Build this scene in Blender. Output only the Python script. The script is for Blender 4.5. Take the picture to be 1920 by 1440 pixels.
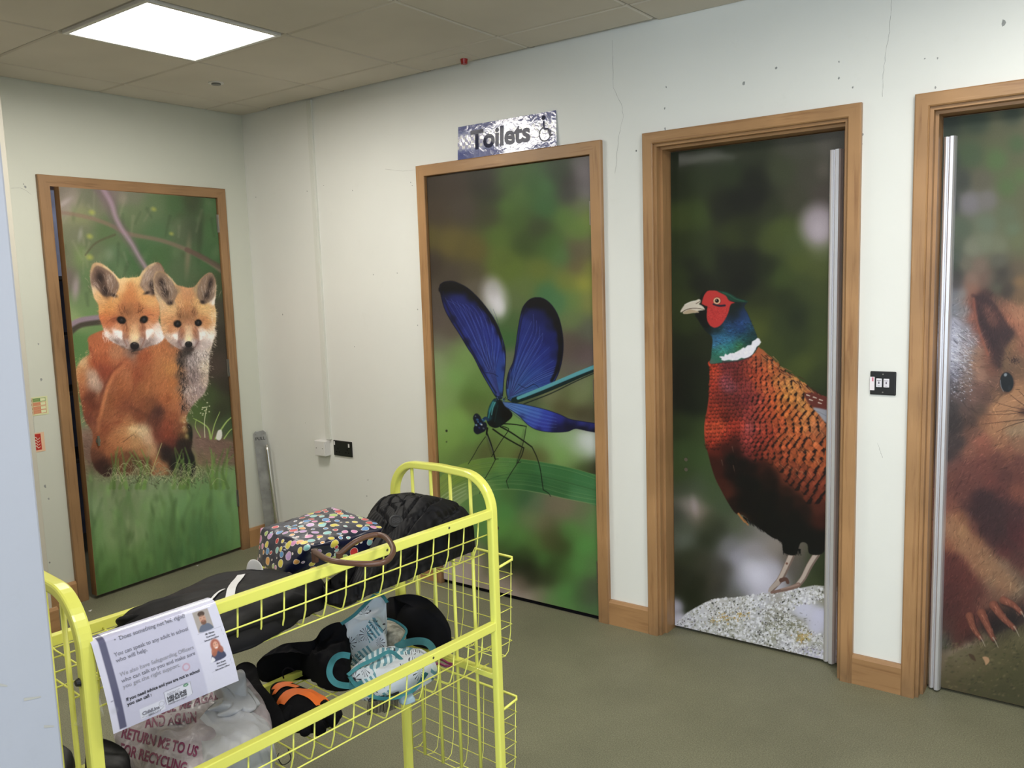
# Procedural scene: corridor with picture doors and a yellow basket trolley
import bpy, bmesh, math, random
import numpy as np
from mathutils import Vector, Matrix, noise
from mathutils.bvhtree import BVHTree

for o in list(bpy.data.objects): bpy.data.objects.remove(o)
# ---------------------------------------------------------------- levels and paint colours
EXPO = 0.0
DAY_BACK, DAY_SIDE, PANEL_W = 94, 9, 20
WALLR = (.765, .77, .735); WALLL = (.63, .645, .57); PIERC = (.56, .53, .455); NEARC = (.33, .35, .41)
FLOORC = (.174, .173, .116); CEILC = (.62, .575, .50)
YEL = (.80, .81, .16)
G1, G2, G3, G4, SAT = .78, .86, .76, 1.3, .88
scene = bpy.context.scene
COL = scene.collection
H = 2.5258                                     # ceiling height
# ---------------------------------------------------------------- camera
CAM = np.array((4.2181, -3.1582, 1.5268)); YAW, PITCH, ROLL, FPX = -0.6369, 0.1203, -0.0319, 1587.813
fw = np.array([math.sin(YAW)*math.cos(PITCH), math.cos(YAW)*math.cos(PITCH), -math.sin(PITCH)])
r0 = np.array([math.cos(YAW), -math.sin(YAW), 0]); u0 = np.cross(r0, fw)
rt = r0*math.cos(ROLL)+u0*math.sin(ROLL); up = np.cross(rt, fw)
cd = bpy.data.cameras.new('camera'); cam = bpy.data.objects.new('camera', cd); COL.objects.link(cam)
cam.matrix_world = Matrix(((rt[0], up[0], -fw[0], CAM[0]), (rt[1], up[1], -fw[1], CAM[1]), (rt[2], up[2], -fw[2], CAM[2]), (0, 0, 0, 1)))
cd.sensor_fit = 'HORIZONTAL'; cd.sensor_width = 36; cd.lens = 36*FPX/1920; cd.clip_start = .05
scene.camera = cam
# ---------------------------------------------------------------- colour management, world, lights
vs = scene.view_settings; vs.view_transform = 'Standard'; vs.look = 'None'; vs.gamma = 1; vs.use_curve_mapping = False
vs.exposure = EXPO
scene.display_settings.display_device = 'sRGB'
scene.cycles.max_bounces = 10; scene.cycles.diffuse_bounces = 6; scene.cycles.glossy_bounces = 4; scene.cycles.use_denoising = True
scene.cycles.sample_clamp_indirect = 8
wd = bpy.data.worlds.new('world'); scene.world = wd; wd.use_nodes = True
wd.node_tree.nodes['Background'].inputs[0].default_value = (.62, .76, 1, 1); wd.node_tree.nodes['Background'].inputs[1].default_value = 1.5
def area_light(name, loc, direction, sx, sy, power, color, spread=180):
    L = bpy.data.lights.new(name, 'AREA'); L.shape = 'RECTANGLE'; L.size = sx; L.size_y = sy; L.energy = power; L.color = color; L.spread = math.radians(spread)
    o = bpy.data.objects.new(name, L); COL.objects.link(o); o.location = loc
    o.rotation_euler = Vector(direction).to_track_quat('-Z', 'Y').to_euler(); return o
DAY = (.74, .87, 1.0); TUBE = (1.0, .95, .85)
area_light('daylight_back_window', (4.75, -5.93, 1.62), (0, 1, -.05), 2.3, 1.35, DAY_BACK, DAY)
area_light('daylight_side_window', (6.33, -3.3, 1.62), (-1, 0, -.05), 2.2, 1.35, DAY_SIDE, DAY)
PANELS = [(.85, -1.45), (.85, -3.85), (3.85, -1.45), (3.85, -3.25), (3.85, -5.05)]
for i, (x, y) in enumerate(PANELS):
    area_light('ceiling_panel_light', (x+.3, y+.3, H-.012), (0, 0, -1), .54, .54, PANEL_W, TUBE, 176)

# ---------------------------------------------------------------- helpers
def tag(o, label=None, cat=None, group=None, kind=None):
    if label: o['label'] = label
    if cat: o['category'] = cat
    if group: o['group'] = group
    if kind: o['kind'] = kind
    return o
def empty(name, loc=(0, 0, 0), label=None, cat=None, group=None, kind=None):
    o = bpy.data.objects.new(name, None); COL.objects.link(o); o.location = loc; o.empty_display_size = .05
    return tag(o, label, cat, group, kind)
def child(o, parent):
    if parent is not None:
        o.parent = parent
        o.matrix_parent_inverse = Matrix.Translation(-Vector(parent.location)) if parent.type == 'EMPTY' else Matrix.Identity(4)
    return o
class MB:
    def __init__(s): s.v = []; s.f = []
    def add(s, vs_, fs):
        n = len(s.v); s.v += [tuple(map(float, v)) for v in vs_]; s.f += [tuple(i+n for i in f) for f in fs]; return s
    def box(s, x0, x1, y0, y1, z0, z1, M=None):
        v = [(x, y, z) for x in (x0, x1) for y in (y0, y1) for z in (z0, z1)]
        if M: v = [M(*p) for p in v]
        return s.add(v, [(0, 1, 3, 2), (4, 6, 7, 5), (0, 4, 5, 1), (2, 3, 7, 6), (0, 2, 6, 4), (1, 5, 7, 3)])
    def tube(s, pts, r, n=8, closed=False, square=None, cap=True, up_=(0, 0, 1)):
        P = [Vector(p) for p in pts]; N = len(P); rings = []
        prev = None
        for i, p in enumerate(P):
            if closed: t = (P[(i+1) % N]-P[i-1])
            else: t = (P[min(i+1, N-1)]-P[max(i-1, 0)])
            t.normalize()
            if prev is None:
                a = Vector(up_); 
                if abs(a.dot(t)) > .95: a = Vector((1, 0, 0)) if abs(t.x) < .9 else Vector((0, 1, 0))
                a = (a-t*a.dot(t)).normalized()
            else: a = (prev-t*prev.dot(t)).normalized()
            prev = a; b = t.cross(a); rr = r[i] if isinstance(r, (list, tuple)) else r
            if square:                      # rounded rectangle section (wa along a, wb along b)
                wa, wb, rc = square; ring = []
                for sx, sy, a0 in ((1, 1, 0), (-1, 1, 90), (-1, -1, 180), (1, -1, 270)):
                    for k in (0, 45, 90):
                        an = math.radians(a0+k); ring.append(p+a*(sx*(wa/2-rc)+rc*math.cos(an))+b*(sy*(wb/2-rc)+rc*math.sin(an)))
            else: ring = [p+a*rr*math.cos(2*math.pi*k/n)+b*rr*math.sin(2*math.pi*k/n) for k in range(n)]
            rings.append(ring)
        m = len(rings[0]); base = len(s.v); s.v += [tuple(q) for R_ in rings for q in R_]
        for i in range(N if closed else N-1):
            j = (i+1) % N
            for k in range(m): s.f.append((base+i*m+k, base+i*m+(k+1) % m, base+j*m+(k+1) % m, base+j*m+k))
        if cap and not closed:
            s.f.append(tuple(base+k for k in range(m))[::-1]); s.f.append(tuple(base+(N-1)*m+k for k in range(m)))
        return s
    def prism(s, poly, p0, ex, ey, ez, h):
        # polygon in the plane (ex, ey) raised by h along ez
        n = len(poly); A = [Vector(p0)+Vector(ex)*a+Vector(ey)*b for a, b in poly]; B_ = [q+Vector(ez)*h for q in A]
        return s.add([tuple(q) for q in A+B_], [tuple(range(n))[::-1], tuple(range(n, 2*n))]+[(i, (i+1) % n, n+(i+1) % n, n+i) for i in range(n)])
    def build(s, name, mat, parent=None, smooth=False, bevel=0, seg=2, sub=0):
        me = bpy.data.meshes.new(name); me.from_pydata(s.v, [], s.f); me.update()
        bm = bmesh.new(); bm.from_mesh(me); bmesh.ops.recalc_face_normals(bm, faces=bm.faces); bm.to_mesh(me); bm.free()
        o = bpy.data.objects.new(name, me); COL.objects.link(o)
        for m in (mat if isinstance(mat, list) else [mat]): me.materials.append(m)
        if smooth: me.polygons.foreach_set('use_smooth', [True]*len(me.polygons))
        if bevel:
            b = o.modifiers.new('bevel', 'BEVEL'); b.width = bevel; b.segments = seg; b.limit_method = 'ANGLE'; b.angle_limit = math.radians(40); b.harden_normals = False
        if sub:
            b = o.modifiers.new('sub', 'SUBSURF'); b.levels = sub; b.render_levels = sub
        return child(o, parent)
# ---------------------------------------------------------------- materials
def srgb(c):
    c = np.array(c, float)/255.; return np.where(c <= .04045, c/12.92, ((c+.055)/1.055)**2.4)
def nmat(name):
    m = bpy.data.materials.new(name); m.use_nodes = True; nt = m.node_tree; return m, nt, nt.nodes['Principled BSDF']
def N_(nt, kind, **kw):
    n = nt.nodes.new(kind)
    for k, v in kw.items():
        if k in n.inputs.keys(): n.inputs[k].default_value = v
        else: setattr(n, k, v)
    return n
def ramp(nt, stops, interp='LINEAR'):
    n = nt.nodes.new('ShaderNodeValToRGB'); e = n.color_ramp.elements; n.color_ramp.interpolation = interp
    while len(e) < len(stops): e.new(.5)
    for i, (p, c) in enumerate(stops): e[i].position = p; e[i].color = (*c[:3], 1)
    return n
def plain(name, col, rough=.5, metal=0, spec=.5, bump=0, bscale=50, var=0, vscale=6, coat=0, bdist=.002, sheen=0):
    m, nt, b = nmat(name); L = nt.links
    b.inputs['Base Color'].default_value = (*col, 1); b.inputs['Roughness'].default_value = rough; b.inputs['Metallic'].default_value = metal
    b.inputs['Specular IOR Level'].default_value = spec; b.inputs['Coat Weight'].default_value = coat; b.inputs['Coat Roughness'].default_value = .08
    if sheen: b.inputs['Sheen Weight'].default_value = sheen
    tc = N_(nt, 'ShaderNodeTexCoord')
    if var:
        n = N_(nt, 'ShaderNodeTexNoise', Scale=vscale, Detail=5.0); L.new(tc.outputs['Object'], n.inputs['Vector'])
        r = ramp(nt, [(.3, np.array(col)*(1-var)), (.7, np.array(col)*(1+var))]); L.new(n.outputs['Fac'], r.inputs[0]); L.new(r.outputs[0], b.inputs['Base Color'])
    if bump:
        n = N_(nt, 'ShaderNodeTexNoise', Scale=bscale, Detail=4.0); L.new(tc.outputs['Object'], n.inputs['Vector'])
        u = N_(nt, 'ShaderNodeBump', Strength=bump, Distance=bdist); L.new(n.outputs['Fac'], u.inputs['Height']); L.new(u.outputs[0], b.inputs['Normal'])
    return m
def wood(name, axis, base=(.40, .225, .100), dark=(.27, .135, .055), light=(.50, .30, .145), sc=1.0, rough=.42, dirt=0):
    m, nt, b = nmat(name); L = nt.links; tc = N_(nt, 'ShaderNodeTexCoord'); mp = N_(nt, 'ShaderNodeMapping')
    s_ = [38*sc]*3; s_['xyz'.index(axis)] = 2.2*sc; mp.inputs['Scale'].default_value = s_
    L.new(tc.outputs['Object'], mp.inputs['Vector'])
    n = N_(nt, 'ShaderNodeTexNoise', Scale=1.6, Detail=8.0, Roughness=.62, Distortion=.4); L.new(mp.outputs[0], n.inputs['Vector'])
    r = ramp(nt, [(.28, dark), (.47, base), (.60, base), (.78, light)]); L.new(n.outputs['Fac'], r.inputs[0])
    n2 = N_(nt, 'ShaderNodeTexNoise', Scale=3.0, Detail=3.0); L.new(tc.outputs['Object'], n2.inputs['Vector'])
    r2 = ramp(nt, [(.35, (.82, .80, .78)), (.65, (1.08, 1.06, 1.04))]); L.new(n2.outputs['Fac'], r2.inputs[0])
    mx = N_(nt, 'ShaderNodeMix', data_type='RGBA', blend_type='MULTIPLY'); mx.inputs[0].default_value = 1; L.new(r.outputs[0], mx.inputs[6]); L.new(r2.outputs[0], mx.inputs[7])
    out = mx.outputs[2]
    if dirt:                                  # worn, dirty foot of the jamb
        sx = N_(nt, 'ShaderNodeSeparateXYZ'); L.new(tc.outputs['Object'], sx.inputs[0])
        n3 = N_(nt, 'ShaderNodeTexNoise', Scale=22.0, Detail=5.0); L.new(tc.outputs['Object'], n3.inputs['Vector'])
        mr = N_(nt, 'ShaderNodeMapRange'); mr.inputs['From Min'].default_value = 0; mr.inputs['From Max'].default_value = .13; mr.inputs['To Min'].default_value = .75; mr.inputs['To Max'].default_value = 0; L.new(sx.outputs['Z'], mr.inputs['Value'])
        mu = N_(nt, 'ShaderNodeMath', operation='MULTIPLY'); L.new(mr.outputs[0], mu.inputs[0]); L.new(n3.outputs['Fac'], mu.inputs[1])
        m2 = N_(nt, 'ShaderNodeMix', data_type='RGBA'); L.new(mu.outputs[0], m2.inputs[0]); L.new(out, m2.inputs[6]); m2.inputs[7].default_value = (.06, .04, .025, 1); out = m2.outputs[2]
    L.new(out, b.inputs['Base Color']); b.inputs['Roughness'].default_value = rough
    u = N_(nt, 'ShaderNodeBump', Strength=.12, Distance=.001); L.new(n.outputs['Fac'], u.inputs['Height']); L.new(u.outputs[0], b.inputs['Normal'])
    return m
def wallpaint(name, col, var=.03):
    m, nt, b = nmat(name); L = nt.links; tc = N_(nt, 'ShaderNodeTexCoord')
    n = N_(nt, 'ShaderNodeTexNoise', Scale=1.7, Detail=6.0, Roughness=.6); L.new(tc.outputs['Object'], n.inputs['Vector'])
    c = np.array(col); r = ramp(nt, [(.3, c*(1-var)), (.7, c*(1+var*.6))]); L.new(n.outputs['Fac'], r.inputs[0])
    v = N_(nt, 'ShaderNodeTexNoise', Scale=9.0, Detail=9.0, Roughness=.75); L.new(tc.outputs['Object'], v.inputs['Vector'])
    r2 = ramp(nt, [(.60, (1, 1, 1)), (.74, (.955, .955, .945))]); L.new(v.outputs['Fac'], r2.inputs[0])
    mx = N_(nt, 'ShaderNodeMix', data_type='RGBA', blend_type='MULTIPLY'); mx.inputs[0].default_value = 1; L.new(r.outputs[0], mx.inputs[6]); L.new(r2.outputs[0], mx.inputs[7]); L.new(mx.outputs[2], b.inputs['Base Color'])
    b.inputs['Roughness'].default_value = .42; b.inputs['Specular IOR Level'].default_value = .35
    nb = N_(nt, 'ShaderNodeTexNoise', Scale=160.0, Detail=3.0); L.new(tc.outputs['Object'], nb.inputs['Vector'])
    nb2 = N_(nt, 'ShaderNodeTexNoise', Scale=4.0, Detail=3.0); L.new(tc.outputs['Object'], nb2.inputs['Vector'])
    u = N_(nt, 'ShaderNodeBump', Strength=.06, Distance=.001); L.new(nb.outputs['Fac'], u.inputs['Height'])
    u2 = N_(nt, 'ShaderNodeBump', Strength=.10, Distance=.02); L.new(nb2.outputs['Fac'], u2.inputs['Height']); L.new(u.outputs[0], u2.inputs['Normal']); L.new(u2.outputs[0], b.inputs['Normal'])
    return m
def printmat(name, rough=.32, coat=.25, wrinkle=0, attr='ink', sat=1.0):
    m, nt, b = nmat(name); L = nt.links
    a = N_(nt, 'ShaderNodeAttribute', attribute_name=attr); L.new(a.outputs['Color'], b.inputs['Base Color'])
    b.inputs['Roughness'].default_value = rough; b.inputs['Coat Weight'].default_value = coat; b.inputs['Coat Roughness'].default_value = .06
    tc = N_(nt, 'ShaderNodeTexCoord'); n = N_(nt, 'ShaderNodeTexNoise', Scale=5.0 if not wrinkle else 26.0, Detail=2.0 if not wrinkle else 3.0, Distortion=0.0 if not wrinkle else 1.2); L.new(tc.outputs['Object'], n.inputs['Vector'])
    u = N_(nt, 'ShaderNodeBump', Strength=.05 if not wrinkle else wrinkle, Distance=.01); L.new(n.outputs['Fac'], u.inputs['Height'])
    L.new(u.outputs[0], b.inputs['Normal']); L.new(u.outputs[0], b.inputs['Coat Normal'])
    return m
def project(P):
    d = P-CAM; z = d@fw; return 960+FPX*(d@rt)/z, 720-FPX*(d@up)/z
def ink_mesh(name, O, eu, ev, lu, lv, nu, nv, sampler, mat, parent, gain=1.0, sat=1.0, shape=None):
    # a printed sheet: fine grid with the ink stored per vertex
    U_, V_ = np.meshgrid(np.linspace(0, 1, nu), np.linspace(0, 1, nv))
    P = np.array(O)[None, None]+np.array(eu)*(U_*lu)[..., None]+np.array(ev)*(V_*lv)[..., None]
    if shape is not None: P = P+shape(U_, V_)
    C = sampler(U_, V_, P)
    g = C.mean(-1, keepdims=True); C = np.clip(g+(C-g)*sat, 0, 1)
    lin = np.where(C <= .04045, C/12.92, ((C+.055)/1.055)**2.4)*gain
    lin = np.clip(lin, 0, .93)
    me = bpy.data.meshes.new(name); idx = np.arange(nu*nv).reshape(nv, nu)
    F = np.stack([idx[:-1, :-1], idx[:-1, 1:], idx[1:, 1:], idx[1:, :-1]], -1).reshape(-1, 4)
    me.vertices.add(nu*nv); me.vertices.foreach_set('co', P.reshape(-1).astype(np.float32))
    me.loops.add(F.size); me.loops.foreach_set('vertex_index', F.reshape(-1).astype(np.int32))
    me.polygons.add(len(F)); me.polygons.foreach_set('loop_start', np.arange(0, F.size, 4, dtype=np.int32)); me.polygons.foreach_set('loop_total', np.full(len(F), 4, np.int32))
    me.update(calc_edges=True); me.validate()
    at_ = me.color_attributes.new('ink', 'FLOAT_COLOR', 'POINT'); at_.data.foreach_set('color', np.concatenate([lin, np.ones(lin.shape[:2]+(1,))], -1).reshape(-1).astype(np.float32))
    me.polygons.foreach_set('use_smooth', [True]*len(F))
    o = bpy.data.objects.new(name, me); COL.objects.link(o); me.materials.append(mat); return child(o, parent)
def text_geo(s, size=1, bold=0.0, align='LEFT', shear=0, narrow=1.0):
    c = bpy.data.curves.new('tmp', 'FONT'); c.body = s; c.size = size; c.offset = bold*size; c.align_x = align; c.shear = shear; c.resolution_u = 3
    o = bpy.data.objects.new('tmp', c); COL.objects.link(o); dg = bpy.context.evaluated_depsgraph_get(); me = o.evaluated_get(dg).to_mesh()
    v = [(p.co.x*narrow, p.co.y) for p in me.vertices]; f = [tuple(p.vertices) for p in me.polygons]
    o.evaluated_get(dg).to_mesh_clear(); bpy.data.objects.remove(o); bpy.data.curves.remove(c); return v, f
# ---------------------------------------------------------------- printed pictures: a small numpy painter
# works in sRGB on a canvas; the result is stored as the colour of a fine mesh (the ink of the print)
class Paint:
    def __init__(s, x0, y0, x1, y1, S=2.0, base=(90, 90, 90), seed=1):
        s.x0, s.y0, s.S = x0, y0, S
        s.w, s.h = int((x1-x0)*S), int((y1-y0)*S)
        s.im = np.empty((s.h, s.w, 3), np.float32); s.im[:] = np.array(base)/255.
        s.rng = np.random.default_rng(seed)
    def P(s, pts):
        return (np.array(pts, float)-(s.x0, s.y0))*s.S
    def rbf(s, pts, sig, mask=None, a=1.0, k=4):
        sub = 4; h, w = s.h//sub+2, s.w//sub+2
        Y, X = np.mgrid[0:h, 0:w]; X = X*sub/s.S+s.x0; Y = Y*sub/s.S+s.y0
        num = np.zeros((h, w, 3)); den = np.zeros((h, w))+1e-12
        for p in pts:
            sg = p[5] if len(p) > 5 else sig
            d2 = ((X-p[0])**2+(Y-p[1])**2)/(2*sg*sg)
            wt = 1/(1+d2*.9)**2.6
            num += wt[..., None]*np.array(p[2:5])/255.; den += wt
        lo = num/den[..., None]
        yy = np.arange(s.h)/sub; xx = np.arange(s.w)/sub
        y0 = yy.astype(int); x0 = xx.astype(int); fy = (yy-y0)[:, None, None]; fx = (xx-x0)[None, :, None]
        r0 = lo[y0]; r1 = lo[y0+1]
        im = (r0[:, x0]*(1-fx)+r0[:, x0+1]*fx)*(1-fy)+(r1[:, x0]*(1-fx)+r1[:, x0+1]*fx)*fy
        if mask is None: s.im[:] = s.im*(1-a)+im*a
        else: s.im += (im-s.im)*(mask*a)[..., None]
    def box(s, x0, y0, x1, y1):
        return max(0, int(x0)), max(0, int(y0)), min(s.w, int(x1)+1), min(s.h, int(y1)+1)
    def blob(s, x, y, rx, ry, col, ang=0, soft=1.0, a=1.0):
        cx, cy = s.P([(x, y)])[0]; rx *= s.S; ry *= s.S; R = max(rx, ry)
        a0, b0, a1, b1 = s.box(cx-R, cy-R, cx+R, cy+R)
        if a1 <= a0 or b1 <= b0: return
        Y, X = np.mgrid[b0:b1, a0:a1]; X = X-cx; Y = Y-cy; t = math.radians(ang); c, q = math.cos(t), math.sin(t)
        r = np.sqrt(((X*c+Y*q)/rx)**2+((-X*q+Y*c)/ry)**2)
        m = np.clip((1-r)/soft, 0, 1); m = m*m*(3-2*m)*a
        s.im[b0:b1, a0:a1] += (np.array(col)/255.-s.im[b0:b1, a0:a1])*m[..., None]
    @staticmethod
    def smooth(p, closed=True, n=6):
        p = np.array(p, float); N = len(p); out = []
        for i in range(N if closed else N-1):
            if closed: a, b, c, d = p[i-1], p[i], p[(i+1) % N], p[(i+2) % N]
            else: a, b, c, d = p[max(i-1, 0)], p[i], p[i+1], p[min(i+2, N-1)]
            for k in range(n):
                t = k/n
                out.append(.5*((2*b)+(-a+c)*t+(2*a-5*b+4*c-d)*t*t+(-a+3*b-3*c+d)*t**3))
        if not closed: out.append(p[-1])
        return np.array(out)
    def _mask(s, p, X0, Y0, w, h, blur):
        m = np.zeros((h, w), np.float32); p = p-(X0, Y0); q = np.roll(p, -1, 0)
        for y in range(max(0, int(p[:, 1].min())), min(h, int(p[:, 1].max())+2)):
            yc = y+.001
            hit = (p[:, 1] <= yc) != (q[:, 1] <= yc)
            if not hit.any(): continue
            xs = np.sort(p[hit, 0]+(yc-p[hit, 1])*(q[hit, 0]-p[hit, 0])/(q[hit, 1]-p[hit, 1]))
            for k in range(0, len(xs)-1, 2):
                ia, ib = int(math.ceil(xs[k])), int(math.floor(xs[k+1]))
                if ib >= 0 and ia < w: m[y, max(ia, 0):min(ib+1, w)] = 1
        r = int(round(blur*s.S))
        for _ in range(2):
            if r < 1: break
            for ax in (0, 1):
                c = np.cumsum(np.pad(m, [(r+1, r) if i == ax else (0, 0) for i in (0, 1)], mode='edge'), axis=ax, dtype=np.float64)
                m = ((c[2*r+1:]-c[:-2*r-1]) if ax == 0 else (c[:, 2*r+1:]-c[:, :-2*r-1])).astype(np.float32)/(2*r+1)
        return m
    def mask(s, pts, smooth=True, blur=1.0):
        p = s.P(pts)
        if smooth: p = s.smooth(p)
        return s._mask(p, 0, 0, s.w, s.h, blur)
    def poly(s, pts, col, blur=.5, a=1.0, smooth=True, full=False):
        p = s.P(pts)
        if smooth: p = s.smooth(p)
        if full: x0, y0, x1, y1 = 0, 0, s.w, s.h
        else:
            g = int(3*blur*s.S)+2; x0, y0, x1, y1 = s.box(p[:, 0].min()-g, p[:, 1].min()-g, p[:, 0].max()+g, p[:, 1].max()+g)
            if x1 <= x0 or y1 <= y0: return
        m = s._mask(p, x0, y0, x1-x0, y1-y0, blur)
        v = s.im[y0:y1, x0:x1]; v += (np.array(col)/255.-v)*(m*a)[..., None]
        return m
    def seg(s, x0, y0, x1, y1, w0, w1, col, a=1.0, soft=.6):
        # canvas units, tapered capsule
        R = max(w0, w1)+1.5
        a0, b0, a1, b1 = s.box(min(x0, x1)-R, min(y0, y1)-R, max(x0, x1)+R, max(y0, y1)+R)
        if a1 <= a0 or b1 <= b0: return
        X = np.arange(a0, a1, dtype=np.float32)[None, :]-x0; Y = np.arange(b0, b1, dtype=np.float32)[:, None]-y0
        dx, dy = x1-x0, y1-y0; L = dx*dx+dy*dy+1e-9
        t = np.clip((X*dx+Y*dy)/L, 0, 1); d = np.sqrt((X-t*dx)**2+(Y-t*dy)**2)
        m = np.clip((w0+(w1-w0)*t-d)/soft+.5, 0, 1)*a
        v = s.im[b0:b1, a0:a1]; v += (col-v)*m[..., None]
    def line(s, pts, w0, w1, col, a=1.0, soft=.6, smooth=True):
        p = s.P(pts)
        if smooth and len(p) > 2: p = s.smooth(p, False, 5)
        n = len(p)-1; col = np.array(col, np.float32)/255.; R = max(w0, w1)*s.S/2+soft*s.S+1
        a0, b0, a1, b1 = s.box(p[:, 0].min()-R, p[:, 1].min()-R, p[:, 0].max()+R, p[:, 1].max()+R)
        if a1 <= a0 or b1 <= b0: return
        M = np.zeros((b1-b0, a1-a0), np.float32); so = soft*s.S
        for i in range(n):
            (x0, y0), (x1, y1) = p[i]-(a0, b0), p[i+1]-(a0, b0); r0 = (w0+(w1-w0)*i/n)*s.S/2; r1 = (w0+(w1-w0)*(i+1)/n)*s.S/2
            c0, c1 = max(0, int(min(x0, x1)-R)), min(M.shape[1], int(max(x0, x1)+R)+1); d0, d1 = max(0, int(min(y0, y1)-R)), min(M.shape[0], int(max(y0, y1)+R)+1)
            if c1 <= c0 or d1 <= d0: continue
            X = np.arange(c0, c1, dtype=np.float32)[None, :]-x0; Y = np.arange(d0, d1, dtype=np.float32)[:, None]-y0
            dx, dy = x1-x0, y1-y0; L = dx*dx+dy*dy+1e-9; t = np.clip((X*dx+Y*dy)/L, 0, 1); d = np.sqrt((X-t*dx)**2+(Y-t*dy)**2)
            v = M[d0:d1, c0:c1]; np.maximum(v, np.clip((r0+(r1-r0)*t-d)/so+.5, 0, 1), out=v)
        v = s.im[b0:b1, a0:a1]; v += (col-v)*(M*a)[..., None]
    def fur(s, m, n, ln, guide, jit=.10, w=.7, a=.6, spread=.35, curl=0, box=None, bright=0.0):
        # short hairs that take the colour under their root
        ys, xs = np.nonzero(m > .5)
        if len(ys) == 0: return
        g = np.array(guide, float); gp = s.P(g[:, :2]); gd = g[:, 2:4]/np.linalg.norm(g[:, 2:4], axis=1)[:, None]
        idx = s.rng.integers(0, len(ys), n); r = s.rng.normal(size=(n, 4)); im0 = s.im.copy()
        for i in range(n):
            x, y = xs[idx[i]], ys[idx[i]]
            d2 = (gp[:, 0]-x)**2+(gp[:, 1]-y)**2; wt = 1/(d2+200.); v = (wt[:, None]*gd).sum(0)
            an = math.atan2(v[1], v[0])+r[i, 0]*spread; L = ln*s.S*(1+.35*r[i, 1])
            c = np.clip(im0[y, x]*(1+jit*r[i, 2]+bright)+.02*r[i, 3]*jit*5, 0, 1)
            s.seg(x, y, x+math.cos(an)*L, y+math.sin(an)*L, w*s.S/2, .15, c, a, .8)
    def grain(s, amp, sub=1):
        n = s.rng.normal(size=(s.h//sub+1, s.w//sub+1)).astype(np.float32)
        n = np.repeat(np.repeat(n, sub, 0), sub, 1)[:s.h, :s.w]
        s.im += (n*amp)[..., None]
    def cells(s, m, n, r, cols, a=.8, ar=.6):
        ys, xs = np.nonzero(m > .5)
        if len(ys) == 0: return
        idx = s.rng.integers(0, len(ys), n)
        for i in idx:
            c = cols[s.rng.integers(len(cols))]; rr = r*(.4+s.rng.random()*1.0)
            s.blob(xs[i]/s.S+s.x0, ys[i]/s.S+s.y0, rr, rr*(ar+s.rng.random()*(1-ar)), c, s.rng.random()*180, .45, a)
    def sample(s, X, Y):
        x = np.clip((X-s.x0)*s.S-.5, 0, s.w-1.001); y = np.clip((Y-s.y0)*s.S-.5, 0, s.h-1.001)
        i, j = x.astype(int), y.astype(int); fx, fy = (x-i)[..., None], (y-j)[..., None]; I = s.im
        return np.clip((I[j, i]*(1-fx)+I[j, i+1]*fx)*(1-fy)+(I[j+1, i]*(1-fx)+I[j+1, i+1]*fx)*fy, 0, 1)

def tr(ox, oy, k, pts):
    return [(ox+p[0]/k, oy+p[1]/k)+tuple(p[2:]) for p in pts]

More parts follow.
